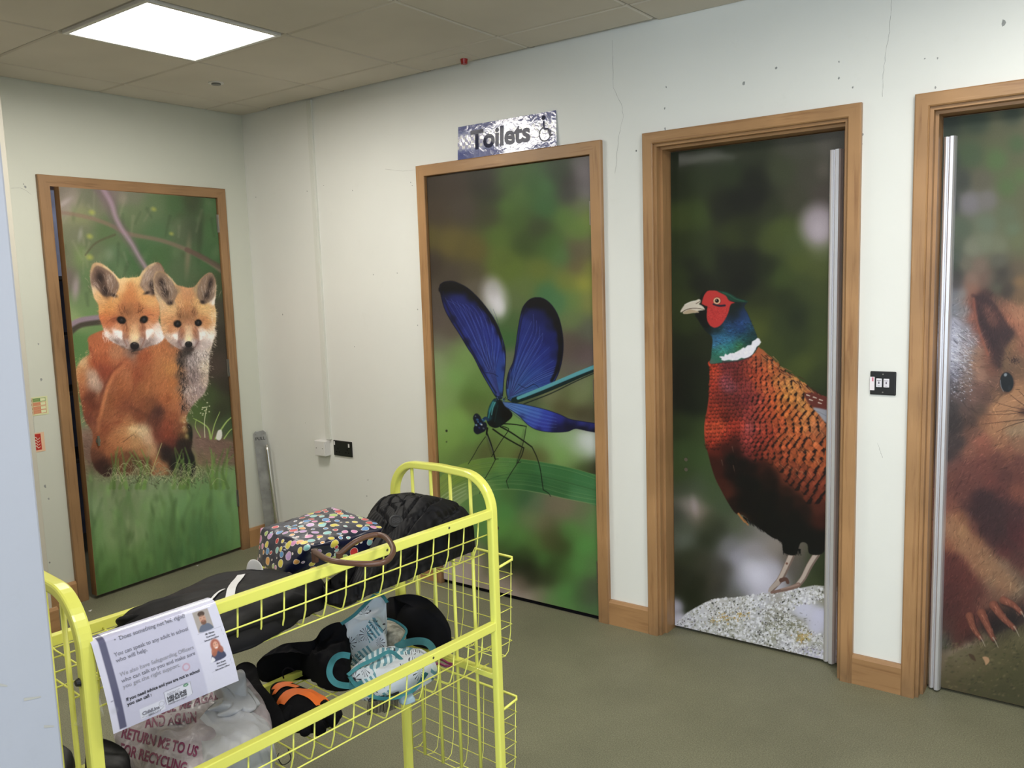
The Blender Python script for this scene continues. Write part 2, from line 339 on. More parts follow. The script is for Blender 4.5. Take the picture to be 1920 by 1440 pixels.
def paint_foxes():
    c = Paint(95, 335, 455, 1130, 2.0, seed=3)
    R = c.rng
    bg = [(110,360,112,104,90),(130,380,140,128,118),(170,372,98,104,80),(200,362,118,104,98),(150,400,120,128,82),(250,372,110,112,92),(250,395,92,112,72),
          (290,385,88,112,72),(330,385,66,100,56),(360,380,58,70,45),(395,385,70,108,62),(395,430,64,104,56),(395,480,58,96,52),(360,430,62,78,52),(340,430,80,96,66),
          (300,440,70,104,62),(300,480,62,98,52),(340,500,72,96,60),(260,480,58,96,52),(230,430,84,104,66),(200,440,78,104,60),(180,470,86,98,66),(150,440,104,108,82),
          (150,480,104,134,68),(130,480,98,100,78),(130,520,102,88,84),(160,520,84,116,66),(185,480,96,110,78),(210,480,80,112,74),(215,500,70,100,60),
          (140,600,128,150,92),(165,590,96,130,72),(160,565,96,122,74),(150,650,80,122,62),(140,690,82,128,64),(145,750,78,112,60),(150,790,96,130,84),(135,640,76,118,60),
          (410,540,60,76,44),(418,580,62,58,44),(415,640,52,46,36),(405,690,66,52,44),(420,720,48,42,32),(395,740,60,78,38),(380,770,70,98,42),(410,770,48,52,32),(425,800,60,84,48),(432,690,60,52,44),
          (155,815,150,112,98),(160,840,112,82,68),(170,870,96,66,52),(200,880,110,84,60),(380,830,122,94,86),(412,840,112,84,72),(435,850,110,88,66),(385,865,132,108,70),(350,880,96,92,50)]
    bg += [(k[0],y,*k[1:],24) for y,row in ((905,[(165,112,116,84),(190,118,140,94),(230,110,120,84),(262,132,148,112),(320,122,146,100),(385,100,144,82),(430,114,156,94)]),
            (945,[(165,124,158,106),(205,124,150,100),(235,108,130,84),(280,118,158,94),(340,106,158,92),(385,96,150,80),(430,106,158,94)]),
            (1000,[(170,104,150,84),(215,124,156,96),(245,140,162,112),(300,92,142,76),(345,82,130,72),(385,68,116,66),(435,100,154,88)]),
            (1050,[(175,92,142,70),(240,96,142,70),(290,82,128,64),(335,56,104,56),(380,72,126,62),(405,62,110,54),(438,92,138,74)]),
            (1105,[(180,66,108,44),(225,80,130,58),(270,56,104,46),(330,50,96,44)])) for k in row]
    c.rbf(bg, 15)
    for _ in range(60):                      # soft foliage mottling behind the cubs
        x, y = R.uniform(110, 430), R.uniform(360, 560); v = R.choice([-1, 1])*R.uniform(8, 20)
        c.blob(x, y, R.uniform(5, 16), R.uniform(8, 26), (84+v, 104+v*1.3, 64+v), R.uniform(-40, 40), 1, .30)
    for _ in range(40):
        x, y = R.uniform(115, 430), R.uniform(360, 590); c.line([(x,y),(x+R.normal()*10,y+R.uniform(15,50))], R.uniform(3,8), R.uniform(2,5), (48,66,40) if R.random() < .6 else (140,140,112), .28, 5)
    for x, y, k in ((172,398,8),(168,443,8),(168,482,9),(148,600,8),(288,392,7),(321,438,6)): c.blob(x, y, k*1.3, k, (158,164,62), 20, 1, .75)
    c.blob(142,540,12,38,(150,132,136),5,1,.8); c.blob(150,440,7,22,(138,140,128),10,1,.6); c.blob(205,478,14,20,(118,134,104),0,1,.5)
    c.blob(352,480,9,60,(124,112,84),4,1,.7); c.blob(230,372,14,22,(146,132,118),0,1,.5); c.blob(120,380,26,8,(160,146,142),-35,1,.8)
    c.blob(375,440,9,80,(48,62,38),3,1,.5); c.blob(395,560,20,60,(58,62,42),0,1,.5)
    c.line([(112,398),(140,402),(175,410),(212,424),(240,438),(300,450),(350,468),(390,490),(415,508)], 7, 8, (128,98,84), .65, 4)
    c.line([(160,478),(180,455),(215,440)], 3, 5, (80,76,52), .6, 2)
    c.line([(186,352),(205,378),(214,408),(228,430),(245,455),(258,480),(272,505)], 24, 13, (104,84,92), .5, 9)
    c.line([(192,352),(208,380),(217,408),(230,432),(247,457),(261,482),(276,506)], 9, 6, (158,130,150), .7, 6)
    c.line([(350,468),(380,482),(430,510)], 9, 9, (86,62,54), .6, 3)
    c.line([(128,622),(150,606),(190,600)], 17, 17, (60,50,44), .9, 4); c.line([(128,612),(150,600),(190,594)], 10, 9, (138,118,134), .9, 4)
    # bark of the log at both sides
    m = c.mask([(146,806),(165,800),(205,806),(205,905),(146,900)], False, 2); c.blob(165,850,26,60,(116,86,72),0,.7,.8)
    c.fur(m, 700, 7, [(150,800,1,.3),(200,900,1,.5)], .22, .9, .5, .3)
    m = c.mask([(366,818),(400,820),(448,832),(448,880),(372,880)], False, 2); c.poly([(362,816),(400,820),(448,830),(448,872),(372,872)], (122,92,80), 2, .6, False)
    c.fur(m, 500, 8, [(370,820,1,.35),(440,870,1,.4)], .25, .9, .5, .25)
    # plants at the right
    for pts, w in (([(395,822),(388,800),(362,784)],9),([(396,822),(402,796),(412,772)],5),([(404,822),(425,790),(444,776)],8),([(420,822),(432,806),(445,800)],5),([(376,820),(366,800),(368,786)],3)):
        c.line(pts, w*.6, 1.2, (122,160,62), .9, 1); c.line(pts, w*.25, .5, (170,196,110), .8, .6)
    c.line([(384,820),(383,790),(388,762)], 1.6, 1.2, (200,210,160), .9, .6)
    for k in range(14): c.blob(384+R.normal()*5, 768+R.normal()*9, 2.2, 1.6, (205,208,165), 0, .6, .8)
    c.poly([(405,822),(408,808),(415,806),(416,818),(412,825)], (212,214,206), .6)
    # ---- bodies
    B = lambda p: tr(130, 640, 5.144, p)
    body = B([(205,-60),(185,40),(190,120),(120,170),(70,250),(60,330),(80,400),(95,500),(120,620),(150,760),(215,860),(225,960),(205,1050),(215,1150),(260,1240),(340,1300),(450,1290),(560,1290),(700,1290),(850,1290),(960,1290),(1100,1300),(1190,1295),(1215,1240),(1205,1120),(1175,1040),(1185,960),(1180,830),(1125,760),(1160,660),(1220,580),(1300,500),(1335,400),(1345,250),(1355,120),(1385,0),(1380,-120),(900,-150),(500,-150)])
    mb = c.mask(body, True, .8)
    col = B([(300,60,206,104,58),(230,0,196,100,56),(250,200,188,86,46),(350,300,158,66,40),(340,180,190,90,50),(450,120,198,124,80),(440,220,186,96,56),(110,190,224,178,120),(85,280,214,140,80),(120,360,204,120,66),(105,480,186,98,56),(215,330,198,158,130),(280,420,186,150,128),(240,380,190,150,130),(200,540,112,52,34),(220,620,120,52,34),(150,640,150,72,44),(190,740,130,62,44),
         (550,200,188,96,56),(700,150,182,86,46),(600,120,150,110,90),(900,80,206,116,62),(980,40,190,110,60),(650,320,166,76,42),(500,400,180,96,52),(560,320,196,112,66),(400,420,176,96,56),(400,560,164,86,46),(330,560,176,104,62),(550,600,148,74,46),(520,520,166,84,46),(700,450,176,98,52),(640,520,168,90,50),(850,300,200,118,62),(760,300,182,96,52),(980,250,212,134,66),(930,160,206,124,66),(1000,400,204,116,56),(900,420,196,110,58),(950,550,186,96,50),(1030,520,206,120,62),(1020,620,196,110,62),(750,620,148,80,46),(680,720,140,70,42),
         (290,700,168,92,52),(260,820,150,80,52),(330,850,160,80,46),(450,780,178,96,56),(560,800,196,116,66),(600,860,232,188,124),(700,870,228,196,146),(760,930,228,180,134),(520,860,216,142,84),(450,950,200,120,68),(540,960,206,130,74),(400,1050,180,100,56),(300,1000,158,84,48),(260,1100,110,60,42),(300,1180,66,34,30),(360,1220,56,34,30),(440,1160,120,64,40),(640,960,206,146,88),(780,1060,214,158,108),(700,1060,180,120,70),(850,1160,190,122,72),(905,1205,196,126,76),(620,1150,86,50,34),(740,1160,104,60,38),(560,1130,130,80,48),
         (850,690,88,48,40),(830,760,110,56,42),(950,800,162,72,46),(980,720,170,86,50),(950,900,152,64,40),(850,900,128,54,40),(970,970,120,50,38),(940,1040,40,28,30),(1000,1180,20,20,22),(920,1120,34,24,26),(1080,1000,44,34,30),(1130,1150,26,26,26),(1180,1250,18,18,20),(1080,900,92,60,36,3),(1060,820,150,80,50),(1110,840,206,168,100,3.5),(1100,760,206,150,90,4),(1135,910,190,166,90,2.5),(1165,900,20,26,20,4),(1160,820,24,26,20,4),
         (1080,180,80,68,62,5),(1130,90,50,42,40,6),(1180,180,168,152,150),(1280,100,200,184,178),(1340,60,226,206,186),(1330,250,224,206,180),(1200,330,146,126,124),(1250,450,172,148,144),(1320,380,206,180,160),(1120,470,190,168,160,6),(1170,560,176,146,138),(1110,620,140,100,80,5),(1060,330,120,84,60,5),(1060,450,160,110,74,5),(1100,380,110,90,84,5)])
    c.rbf(col, 7.5, mb); c.im *= (1-.10*mb)[..., None]
    for q, w, k in ([(300,240),(345,400),(300,520),(262,640),(246,800)], 7, (110,50,34)), ([(200,60),(250,230),(300,320)], 5, (150,62,38)), ([(600,640),(720,700),(800,780),(840,900)], 7, (104,52,36)), ([(500,770),(400,800),(330,850)], 5, (140,66,40)): c.line(B(q), w, w*.6, k, .5, 4)
    c.line(B([(430,300),(380,420),(340,560),(310,700)]), 5, 5, (212,124,70), .5, 4); c.blob(*B([(240,380)])[0], 12, 16, (206,170,142), -20, 1, .7); c.blob(*B([(640,850)])[0], 26, 7, (236,196,138), 12, 1, .7)
    gd = B([(300,60,.2,1),(250,250,.3,1),(110,250,-1,.4),(100,450,-.4,1),(280,400,-.2,1),(550,250,-.7,.6),(450,450,-.8,.5),(400,650,-.6,.8),(330,850,-.5,.8),(650,330,-.4,.9),(650,600,-.5,.6),(850,350,-.3,1),(950,300,-.5,.8),(900,600,-.6,.7),(1050,500,-.5,.9),(950,800,-.1,1),(600,870,.2,-1),(750,950,.7,.7),(450,950,-.8,.2),(400,1100,-.4,.8),(800,1100,.5,.9),(1150,300,.2,1),(1250,200,.5,.8),(1300,400,.6,.7),(1200,500,.3,.9),(1100,1000,0,1)])
    c.fur(mb, 9000, 6.5, gd, .14, .8, .55, .35)
    c.fur(mb, 5000, 4.0, gd, .26, .55, .5, .45)
    chest = c.mask(B([(1040,60),(1340,30),(1340,260),(1330,390),(1240,520),(1150,640),(1090,640),(1050,500),(1090,380),(1050,230)]), True, 1)
    c.fur(chest, 900, 7, [(340,650,.1,1),(360,700,-.1,1),(385,700,.6,.8)], .5, .8, .6, .6)
    for _ in range(90):
        y = R.uniform(0, 1); x, yy = 338+6*y+R.normal()*3, 655+y*115; c.line([(x,yy),(x+R.normal()*3,yy+R.uniform(4,9))], 1.3, .4, (34,26,26), .7, .6)
    for p in body[2:10]+body[28:36]:         # hair that stands off the outline
        for _ in range(16):
            x, y = p[0]+R.normal()*4, p[1]+R.normal()*6
            dx = -1 if p[0] < 250 else 1
            c.line([(x,y),(x+dx*R.uniform(1,3.5),y+R.uniform(0,3))], .9, .2, (228,180,118) if dx < 0 else (232,218,190), .6, .5)
    # knee seam, dark hind paw and black legs
    c.line(B([(520,970),(570,930),(620,900),(640,930)]), 1.4, .8, (70,44,30), .6, .8)
    # ---- first cub head
    A = lambda p: tr(130, 480, 6.4, p)
    def head(outline, cols, guide, sig=7.5):
        m = c.mask(A(outline), True, .7); c.rbf(A(cols), sig, m)
        c.fur(m, 2600, 4.6, A(guide), .12, .65, .55, .3); c.fur(m, 1500, 3.0, A(guide), .22, .5, .5, .4)
        return m
    head([(245,250),(262,130),(300,82),(370,84),(450,130),(540,210),(600,270),(650,255),(700,262),(760,255),(835,245),(870,190),(950,110),(1030,76),(1090,90),(1130,160),(1150,250),(1100,400),(1080,560),(1085,680),(1070,780),(1120,860),(1150,950),(1080,1040),(960,1080),(880,1110),(790,1140),(700,1115),(600,1070),(500,1020),(430,940),(392,830),(358,740),(350,650),(345,580),(300,510),(270,400)],
         [(720,340,206,122,62),(640,290,226,190,128),(700,275,222,190,120),(800,280,226,184,112),(620,380,226,176,110),(720,450,204,120,60),(720,520,196,114,58),(560,520,214,150,80),(480,600,210,140,70),(390,640,214,150,80),(450,680,200,112,52),(400,740,198,100,50),(470,800,184,92,50),(540,760,150,74,44,4),(420,830,190,110,64),(900,520,216,148,78),(880,420,220,160,90),(980,560,218,160,92),(1000,640,216,142,80),(1020,740,204,122,70),(960,680,196,104,56),(720,620,158,96,52),(730,700,150,88,50),(650,600,176,100,54),(830,620,176,100,54),
          (760,760,186,122,76),(580,850,212,134,86,5),(640,880,196,116,70,4),(960,860,212,140,96,5),(590,930,232,218,214,5),(540,900,226,208,204,4),(450,940,228,208,200,6),(410,900,226,200,186,5),(500,1000,180,160,152,5),(960,920,232,218,208,5),(1000,890,230,216,206,4),(1095,960,236,226,224),(1080,850,228,206,190),(1060,1040,200,184,180),(980,1030,150,128,122),(780,850,206,152,104,5),(780,900,220,172,118,5),(780,970,238,208,154,5),(690,880,172,102,60,4),(680,960,168,104,72,4),(870,870,162,92,60,4),(890,950,160,100,72,4),(680,1030,158,132,128,4),(880,1010,156,130,126,4),(600,1010,150,130,126,4),(640,1060,160,140,134,5),(930,1060,140,116,110,5),(790,1115,64,48,44,4),(780,1020,206,180,140,3),
          (280,300,150,120,96,5),(262,420,214,184,140,4),(330,500,214,170,112,5),(400,540,206,150,90,6),(300,110,176,140,96,4),(560,230,214,182,130,4),(450,140,206,176,128,4),(370,100,190,150,104,4),(880,220,200,170,120,5),(1000,100,190,160,120,4),(1080,120,130,92,66,5),(900,350,120,88,66,5),(1000,250,150,124,104),(860,290,204,160,100,4)],
         [(720,350,0,-1),(600,450,-.4,-.9),(880,450,.4,-.9),(450,700,-1,.1),(1000,700,1,.1),(600,950,-.5,.9),(780,850,0,1),(980,950,.5,.9),(450,950,-.5,.8),(1090,950,.2,1)])
    def ear(pts, dark, tufts, base):
        m = c.poly(A(pts), base, 1.2, .9, full=True)
        for x, y, rx, ry, an in dark: c.blob(*A([(x, y)])[0], rx/6.4*1.6, ry/6.4*1.3, (40,28,26), an, 1, .95)
        for x, y, dx, dy, n in tufts:
            for _ in range(n):
                px, py = x+R.normal()*38, y+R.normal()*48; L = R.uniform(40, 100)
                c.line(A([(px,py),(px+dx*L*.6+R.normal()*6,py+dy*L*.5),(px+dx*L,py+dy*L)]), 1.1, .3, np.array((188,164,148))*R.uniform(.6,1.1), .5, .6)
        c.fur(m, 260, 4, A([(x, y, dx, dy) for x, y, dx, dy, n in tufts]+[(pts[0][0],pts[0][1],.2,1)]), .2, .6, .5, .4)
    ear([(262,270),(285,160),(335,115),(430,150),(530,230),(590,330),(585,400),(540,470),(470,480),(400,470),(320,380),(272,330)], [(370,260,60,120,-15),(430,420,50,110,-20),(530,470,50,28,20)], [(480,280,.2,.9,45),(300,330,.5,.7,22),(520,380,-.2,.8,25)], (112,86,72))
    ear([(860,300),(890,220),(960,150),(1040,95),(1095,110),(1120,180),(1090,260),(1050,380),(1010,460),(940,460),(880,400),(850,350)], [(985,340,40,70,5),(1010,420,36,70,0),(930,440,46,24,-20)], [(940,260,-.1,.9,40),(980,200,-.3,.8,25)], (146,118,98))
    def eye(x, y, rx, ry, an):
        X, Y = A([(x, y)])[0]; c.blob(X, Y, rx/6.4*1.28, ry/6.4*1.3, (70,38,26), an, .5, .9); c.blob(X, Y, rx/6.4, ry/6.4, (18,12,12), an, .25); c.blob(X, Y, rx/6.4*.5, ry/6.4*.6, (44,46,54), an, .8, .8); c.blob(X+.5, Y-1.4, 1.2, .9, (120,122,130), 0, .8, .7)
    eye(625,768,62,46,25); eye(892,762,56,46,-35)
    for x, y, s_ in ((640,660,1),(848,650,1)):
        for _ in range(26): q = (x+R.normal()*22, y+R.normal()*30); c.line(A([q,(q[0]+R.normal()*12,q[1]-R.uniform(20,50))]), .9, .3, (88,46,26), .6, .5)
    c.blob(*A([(700,670)])[0], 12, 9, (128,76,46), 0, 1, .5); c.line(A([(560,740),(500,760),(450,800)]), 2.5, 1, (120,56,36), .5, 1.5); c.line(A([(940,710),(990,700),(1010,720)]), 1.6, 1, (120,60,40), .5, 1.5)
    c.blob(*A([(782,1075)])[0], 9.6, 8.2, (24,20,24), 0, .25); c.blob(*A([(775,1050)])[0], 4.5, 2, (82,80,92), 0, 1, .8); c.line(A([(782,1120),(782,1135),(740,1150)]), 2, 1.6, (30,22,22), .8, 1)
    c.line(A([(680,800),(655,860),(645,960),(690,1080)]), 2.6, 2, (130,74,50), .5, 2); c.line(A([(880,800),(905,880),(905,980),(860,1090)]), 2.6, 2, (130,74,50), .5, 2); c.line(A([(700,1120),(780,1140),(860,1115)]), 2.4, 2, (60,46,44), .3, 2)
    for _ in range(40): q = A([(R.uniform(400,500), R.uniform(850,1020))])[0]; c.line([q,(q[0]-1+R.normal(),q[1]+R.uniform(3,7))], .9, .2, (236,222,214), .6, .5)
    for x, y, rx, ry, an, k, a in ((495,900,34,60,-35,(186,112,66),.8),(560,1020,70,26,38,(122,98,86),.75),(640,1090,60,24,25,(98,74,64),.7),(940,1050,70,26,-40,(128,104,96),.7),(860,1120,60,22,-15,(92,70,62),.7),(785,1165,90,22,0,(92,58,44),.75),(1000,960,22,50,25,(206,150,110),.5),(450,800,60,44,20,(176,88,46),.6),(1010,790,50,44,-20,(196,112,64),.55),(520,780,40,20,15,(124,60,36),.5),(640,840,26,44,10,(150,82,48),.5),(905,850,24,40,-10,(150,82,48),.5),(720,600,60,60,0,(160,92,50),.4),(430,950,26,60,-30,(238,220,210),.8),(1095,950,60,90,0,(240,228,226),.7)):
        c.blob(*A([(x, y)])[0], rx/6.4, ry/6.4, k, an, 1, a)
    c.poly(A([(540,905),(585,890),(630,900),(636,960),(630,1005),(590,975),(555,940)]), (240,226,222), 1.2, .9); c.poly(A([(925,885),(990,872),(1005,890),(985,930),(950,985),(925,1000),(915,940)]), (240,226,220), 1.2, .9)
    for p in ([(672,800),(690,850),(682,900)],[(862,790),(876,840),(884,900)]): c.line(A(p), 2.6, 1.4, (112,58,36), .6, 1.8)
    mh = c.mask(A([(360,600),(1060,600),(1150,960),(900,1120),(640,1100),(400,900)]), True, 2); c.fur(mh, 1500, 4, A([(720,650,0,-1),(450,750,-1,.1),(1000,750,1,.1),(600,950,-.5,.9),(780,900,0,1),(980,950,.5,.9)]), .22, .6, .5, .4)
    # ---- second cub head
    head([(1012,260),(1030,200),(1080,176),(1130,188),(1200,240),(1260,310),(1300,350),(1350,362),(1420,378),(1490,370),(1530,330),(1575,270),(1640,212),(1700,198),(1740,250),(1760,340),(1757,470),(1742,570),(1762,680),(1757,800),(1745,880),(1730,990),(1690,1080),(1600,1120),(1520,1120),(1430,1140),(1310,1110),(1200,1040),(1140,960),(1105,860),(1090,740),(1085,620),(1060,540),(1022,450),(1010,350)],
         [(1400,430,204,142,92),(1400,500,200,132,82),(1320,520,212,152,92),(1220,620,216,168,106),(1150,700,216,158,100),(1130,600,208,168,120),(1400,570,206,140,80),(1420,640,178,110,64),(1550,580,218,168,100),(1640,650,222,174,106),(1720,720,226,186,124),(1660,800,208,142,84),(1620,760,196,124,70),(1420,720,150,98,60),(1340,720,150,96,56,4),(1490,700,156,98,60,4),(1180,780,206,136,80),(1220,860,192,118,72),(1140,860,210,160,110),(1290,960,232,216,210,5),(1240,950,222,196,180,4),(1250,880,216,150,100,4),(1190,960,206,180,160,5),(1430,790,190,124,84,4),(1430,860,212,166,124,4),(1430,920,226,194,152,4),(1430,990,240,222,170,4),(1350,900,168,100,66,4),(1330,960,150,92,68,4),(1510,900,168,100,66,4),(1530,960,160,104,80,4),(1600,930,238,226,216,5),(1580,900,232,206,190,4),(1700,960,238,228,218),(1710,870,226,194,154,5),(1330,1030,130,106,106,4),(1530,1030,146,122,122,4),(1370,1040,196,180,176,3),(1490,1030,196,180,176,3),(1430,1115,46,38,38,4),(1640,1060,190,172,166),(1240,1030,170,146,136,5),
          (1030,230,176,142,104,4),(1100,200,150,118,84,4),(1230,300,196,170,120,4),(1300,420,160,130,90,4),(1040,420,180,150,114,4),(1100,500,190,160,120,5),(1640,240,150,118,86,5),(1720,260,140,108,84,4),(1750,400,196,166,130,4),(1720,540,228,212,196,4),(1530,400,168,140,96,4),(1560,480,150,120,84,4)],
         [(1400,450,0,-1),(1250,600,-.7,-.5),(1600,600,.7,-.5),(1150,800,-1,.2),(1720,780,1,.1),(1430,880,0,1),(1280,960,-.5,.8),(1600,950,.6,.8),(1700,1000,.5,.9)])
    ear([(1022,270),(1045,210),(1090,195),(1150,225),(1220,290),(1280,390),(1295,450),(1240,560),(1180,580),(1110,510),(1050,430),(1020,340)], [(1110,320,46,80,-25),(1150,430,48,110,-22),(1210,560,38,40,0)], [(1180,340,.2,.9,45),(1060,400,.5,.7,22),(1230,450,0,.9,16)], (130,104,84))
    ear([(1530,420),(1570,310),(1630,240),(1700,215),(1740,280),(1748,400),(1730,500),(1660,560),(1590,570),(1550,510)], [(1690,330,34,100,10),(1650,460,44,90,25),(1600,550,36,30,0)], [(1600,370,.1,.9,40),(1730,430,-.3,.8,18)], (132,106,86))
    c.blob(*A([(1725,560)])[0], 4, 7, (232,220,206), 10, .8, .9)
    eye(1297,812,50,46,10); eye(1545,800,46,44,-5)
    for x, y in ((1320,700),(1495,690)):
        for _ in range(22): q = (x+R.normal()*20, y+R.normal()*28); c.line(A([q,(q[0]+R.normal()*10,q[1]-R.uniform(20,45))]), .9, .3, (92,54,32), .6, .5)
    for _ in range(60): q = (R.uniform(1290,1560), R.uniform(560,760)); c.line(A([q,(q[0]+R.normal()*10,q[1]-R.uniform(20,50))]), .7, .3, (228,190,140) if R.random() < .5 else (140,86,52), .5, .5)
    c.blob(*A([(1430,1058)])[0], 8, 6.6, (24,22,26), 0, .25); c.blob(*A([(1425,1040)])[0], 3.5, 1.6, (78,78,88), 0, 1, .8)
    c.line(A([(1340,860),(1315,920),(1310,1020),(1350,1080)]), 2.2, 2, (120,80,66), .5, 2); c.line(A([(1510,850),(1545,920),(1550,1010),(1510,1085)]), 2.2, 2, (120,80,66), .5, 2); c.line(A([(1350,1090),(1430,1128),(1510,1090)]), 2.2, 2, (44,34,34), .45, 1.6)
    for _ in range(90): q = A([(R.uniform(1700,1760), R.uniform(640,1100))])[0]; c.line([q,(q[0]+R.uniform(1,4),q[1]+R.uniform(-1,3))], .8, .2, (238,220,196), .6, .5)
    for x, y, rx, ry, an, k, a in ((1210,900,36,50,-20,(190,116,72),.6),(1180,980,60,26,30,(170,140,124),.6),(1345,940,26,60,10,(140,86,64),.5),(1512,930,26,60,-10,(140,86,64),.5),(1640,850,50,40,0,(200,128,78),.5),(1430,1130,120,26,0,(66,52,48),.6),(1230,1080,50,30,30,(110,84,72),.6),(1260,780,40,24,0,(140,84,54),.4),(1600,770,36,22,0,(140,84,54),.4)):
        c.blob(*A([(x, y)])[0], rx/6.4, ry/6.4, k, an, 1, a)
    c.poly(A([(1235,945),(1275,930),(1300,950),(1298,1010),(1262,985)]), (240,228,222), 1.2, .85); c.poly(A([(1560,920),(1620,905),(1630,940),(1600,990),(1562,1010)]), (240,228,222), 1.2, .85)
    mh = c.mask(A([(1110,620),(1740,620),(1740,960),(1560,1090),(1300,1080),(1130,900)]), True, 2); c.fur(mh, 1300, 4, A([(1400,650,0,-1),(1150,800,-1,.2),(1720,780,1,.1),(1430,900,0,1),(1280,960,-.5,.8),(1600,950,.6,.8)]), .22, .6, .5, .4)
    # the nearer cub's back stands out from the cub behind
    c.poly(B([(255,190),(330,215),(430,250),(405,310),(370,350),(345,420),(318,400),(290,320)]), (146,60,38), 4, .6)
    c.line(B([(520,235),(440,300),(392,380),(352,480),(318,600),(290,720),(275,860)]), 7, 7, (206,116,66), .42, 5); c.line(B([(500,210),(415,290),(368,375),(330,470),(296,590),(268,720)]), 4, 5, (112,48,32), .5, 3.5)
    for x, y, rx, ry, k in ((560,420,60,90,(190,104,58)),(460,600,60,80,(150,74,42)),(640,430,40,120,(150,70,40)),(760,420,30,120,(196,112,60)),(700,600,50,90,(146,72,42)),(900,450,50,120,(196,110,58)),(840,800,30,110,(96,46,34)),(500,720,90,40,(140,66,40))): c.blob(*B([(x, y)])[0], rx/5.144, ry/5.144, k, 12, 1, .5)
    mh = c.mask(B([(200,60),(1030,60),(1060,700),(1000,1000),(300,1000),(260,700)]), True, 3)*mb; c.fur(mh, 3200, 5, gd, .22, .7, .5, .35)
    # ---- grass in front
    for _ in range(30):
        x = R.uniform(150, 445); c.line([(x,1125),(x+R.normal()*8,R.uniform(960,1040)),(x+R.normal()*16,R.uniform(900,960))], R.uniform(8,18), R.uniform(3,7), np.array((94,140,72))*R.uniform(.6,1.2), .28, 5)
    for _ in range(45):
        x, y = R.uniform(155, 440), R.uniform(880, 1100); c.line([(x,y),(x+R.normal()*6,y-R.uniform(20,60))], R.uniform(4,9), 4, np.array((110,152,86))*R.uniform(.5,1.25), .16, 6)
    for _ in range(150):
        x, y = R.uniform(155, 445), R.uniform(885, 1120); c.blob(x, y, R.uniform(4,12), R.uniform(12,34), np.array((92,134,66))*R.uniform(.55,1.35)+R.normal()*4, R.uniform(-15,15), 1, .30)
    for x in (214,232,262,268,330,342,352,398,404,420): 
        for _ in range(3): c.line([(x+R.normal()*5,915),(x+R.normal()*4,880),(x+R.normal()*8,R.uniform(835,865))], 6, 2, np.array((96,138,56))*R.uniform(.8,1.2), .6, 2.5)
    for _ in range(190):                     # pale dry stems
        x, y = R.uniform(205, 400), R.normal()*9+893; w = R.uniform(8, 26)*R.choice([-1, 1]); h = R.uniform(2, 14)
        c.line([(x,y+4),(x+w*.4,y-h),(x+w,y-h*.2)], .9, .5, np.array((176,182,130))*R.uniform(.5,1.12), .7, .6)
    for _ in range(70):
        x, y = R.uniform(230, 395), R.normal()*8+898; c.line([(x,y),(x+R.normal()*6,y-R.uniform(3,9))], 1.6, .6, (52,56,30), .5, .8)
    c.line([(303,831),(292,862),(283,888)], 1.2, 1.6, (170,170,100), .9, .5); c.line([(246,862),(262,866),(276,878),(285,892)], 1.0, 1.0, (160,168,110), .8, .5); c.line([(338,854),(330,875),(322,890)], 1.2, 1.2, (140,150,80), .8, .5)
    c.line([(245,885),(247,860)], 1, .6, (120,84,50), .8, .5); c.line([(152,905),(158,890),(160,880)], 1.4, .8, (70,46,34), .8, .6)
    g_ = c.im.mean(-1, keepdims=True); c.im = g_+(c.im-g_)*.88; c.im[..., 1] *= .985; c.grain(.010); return c

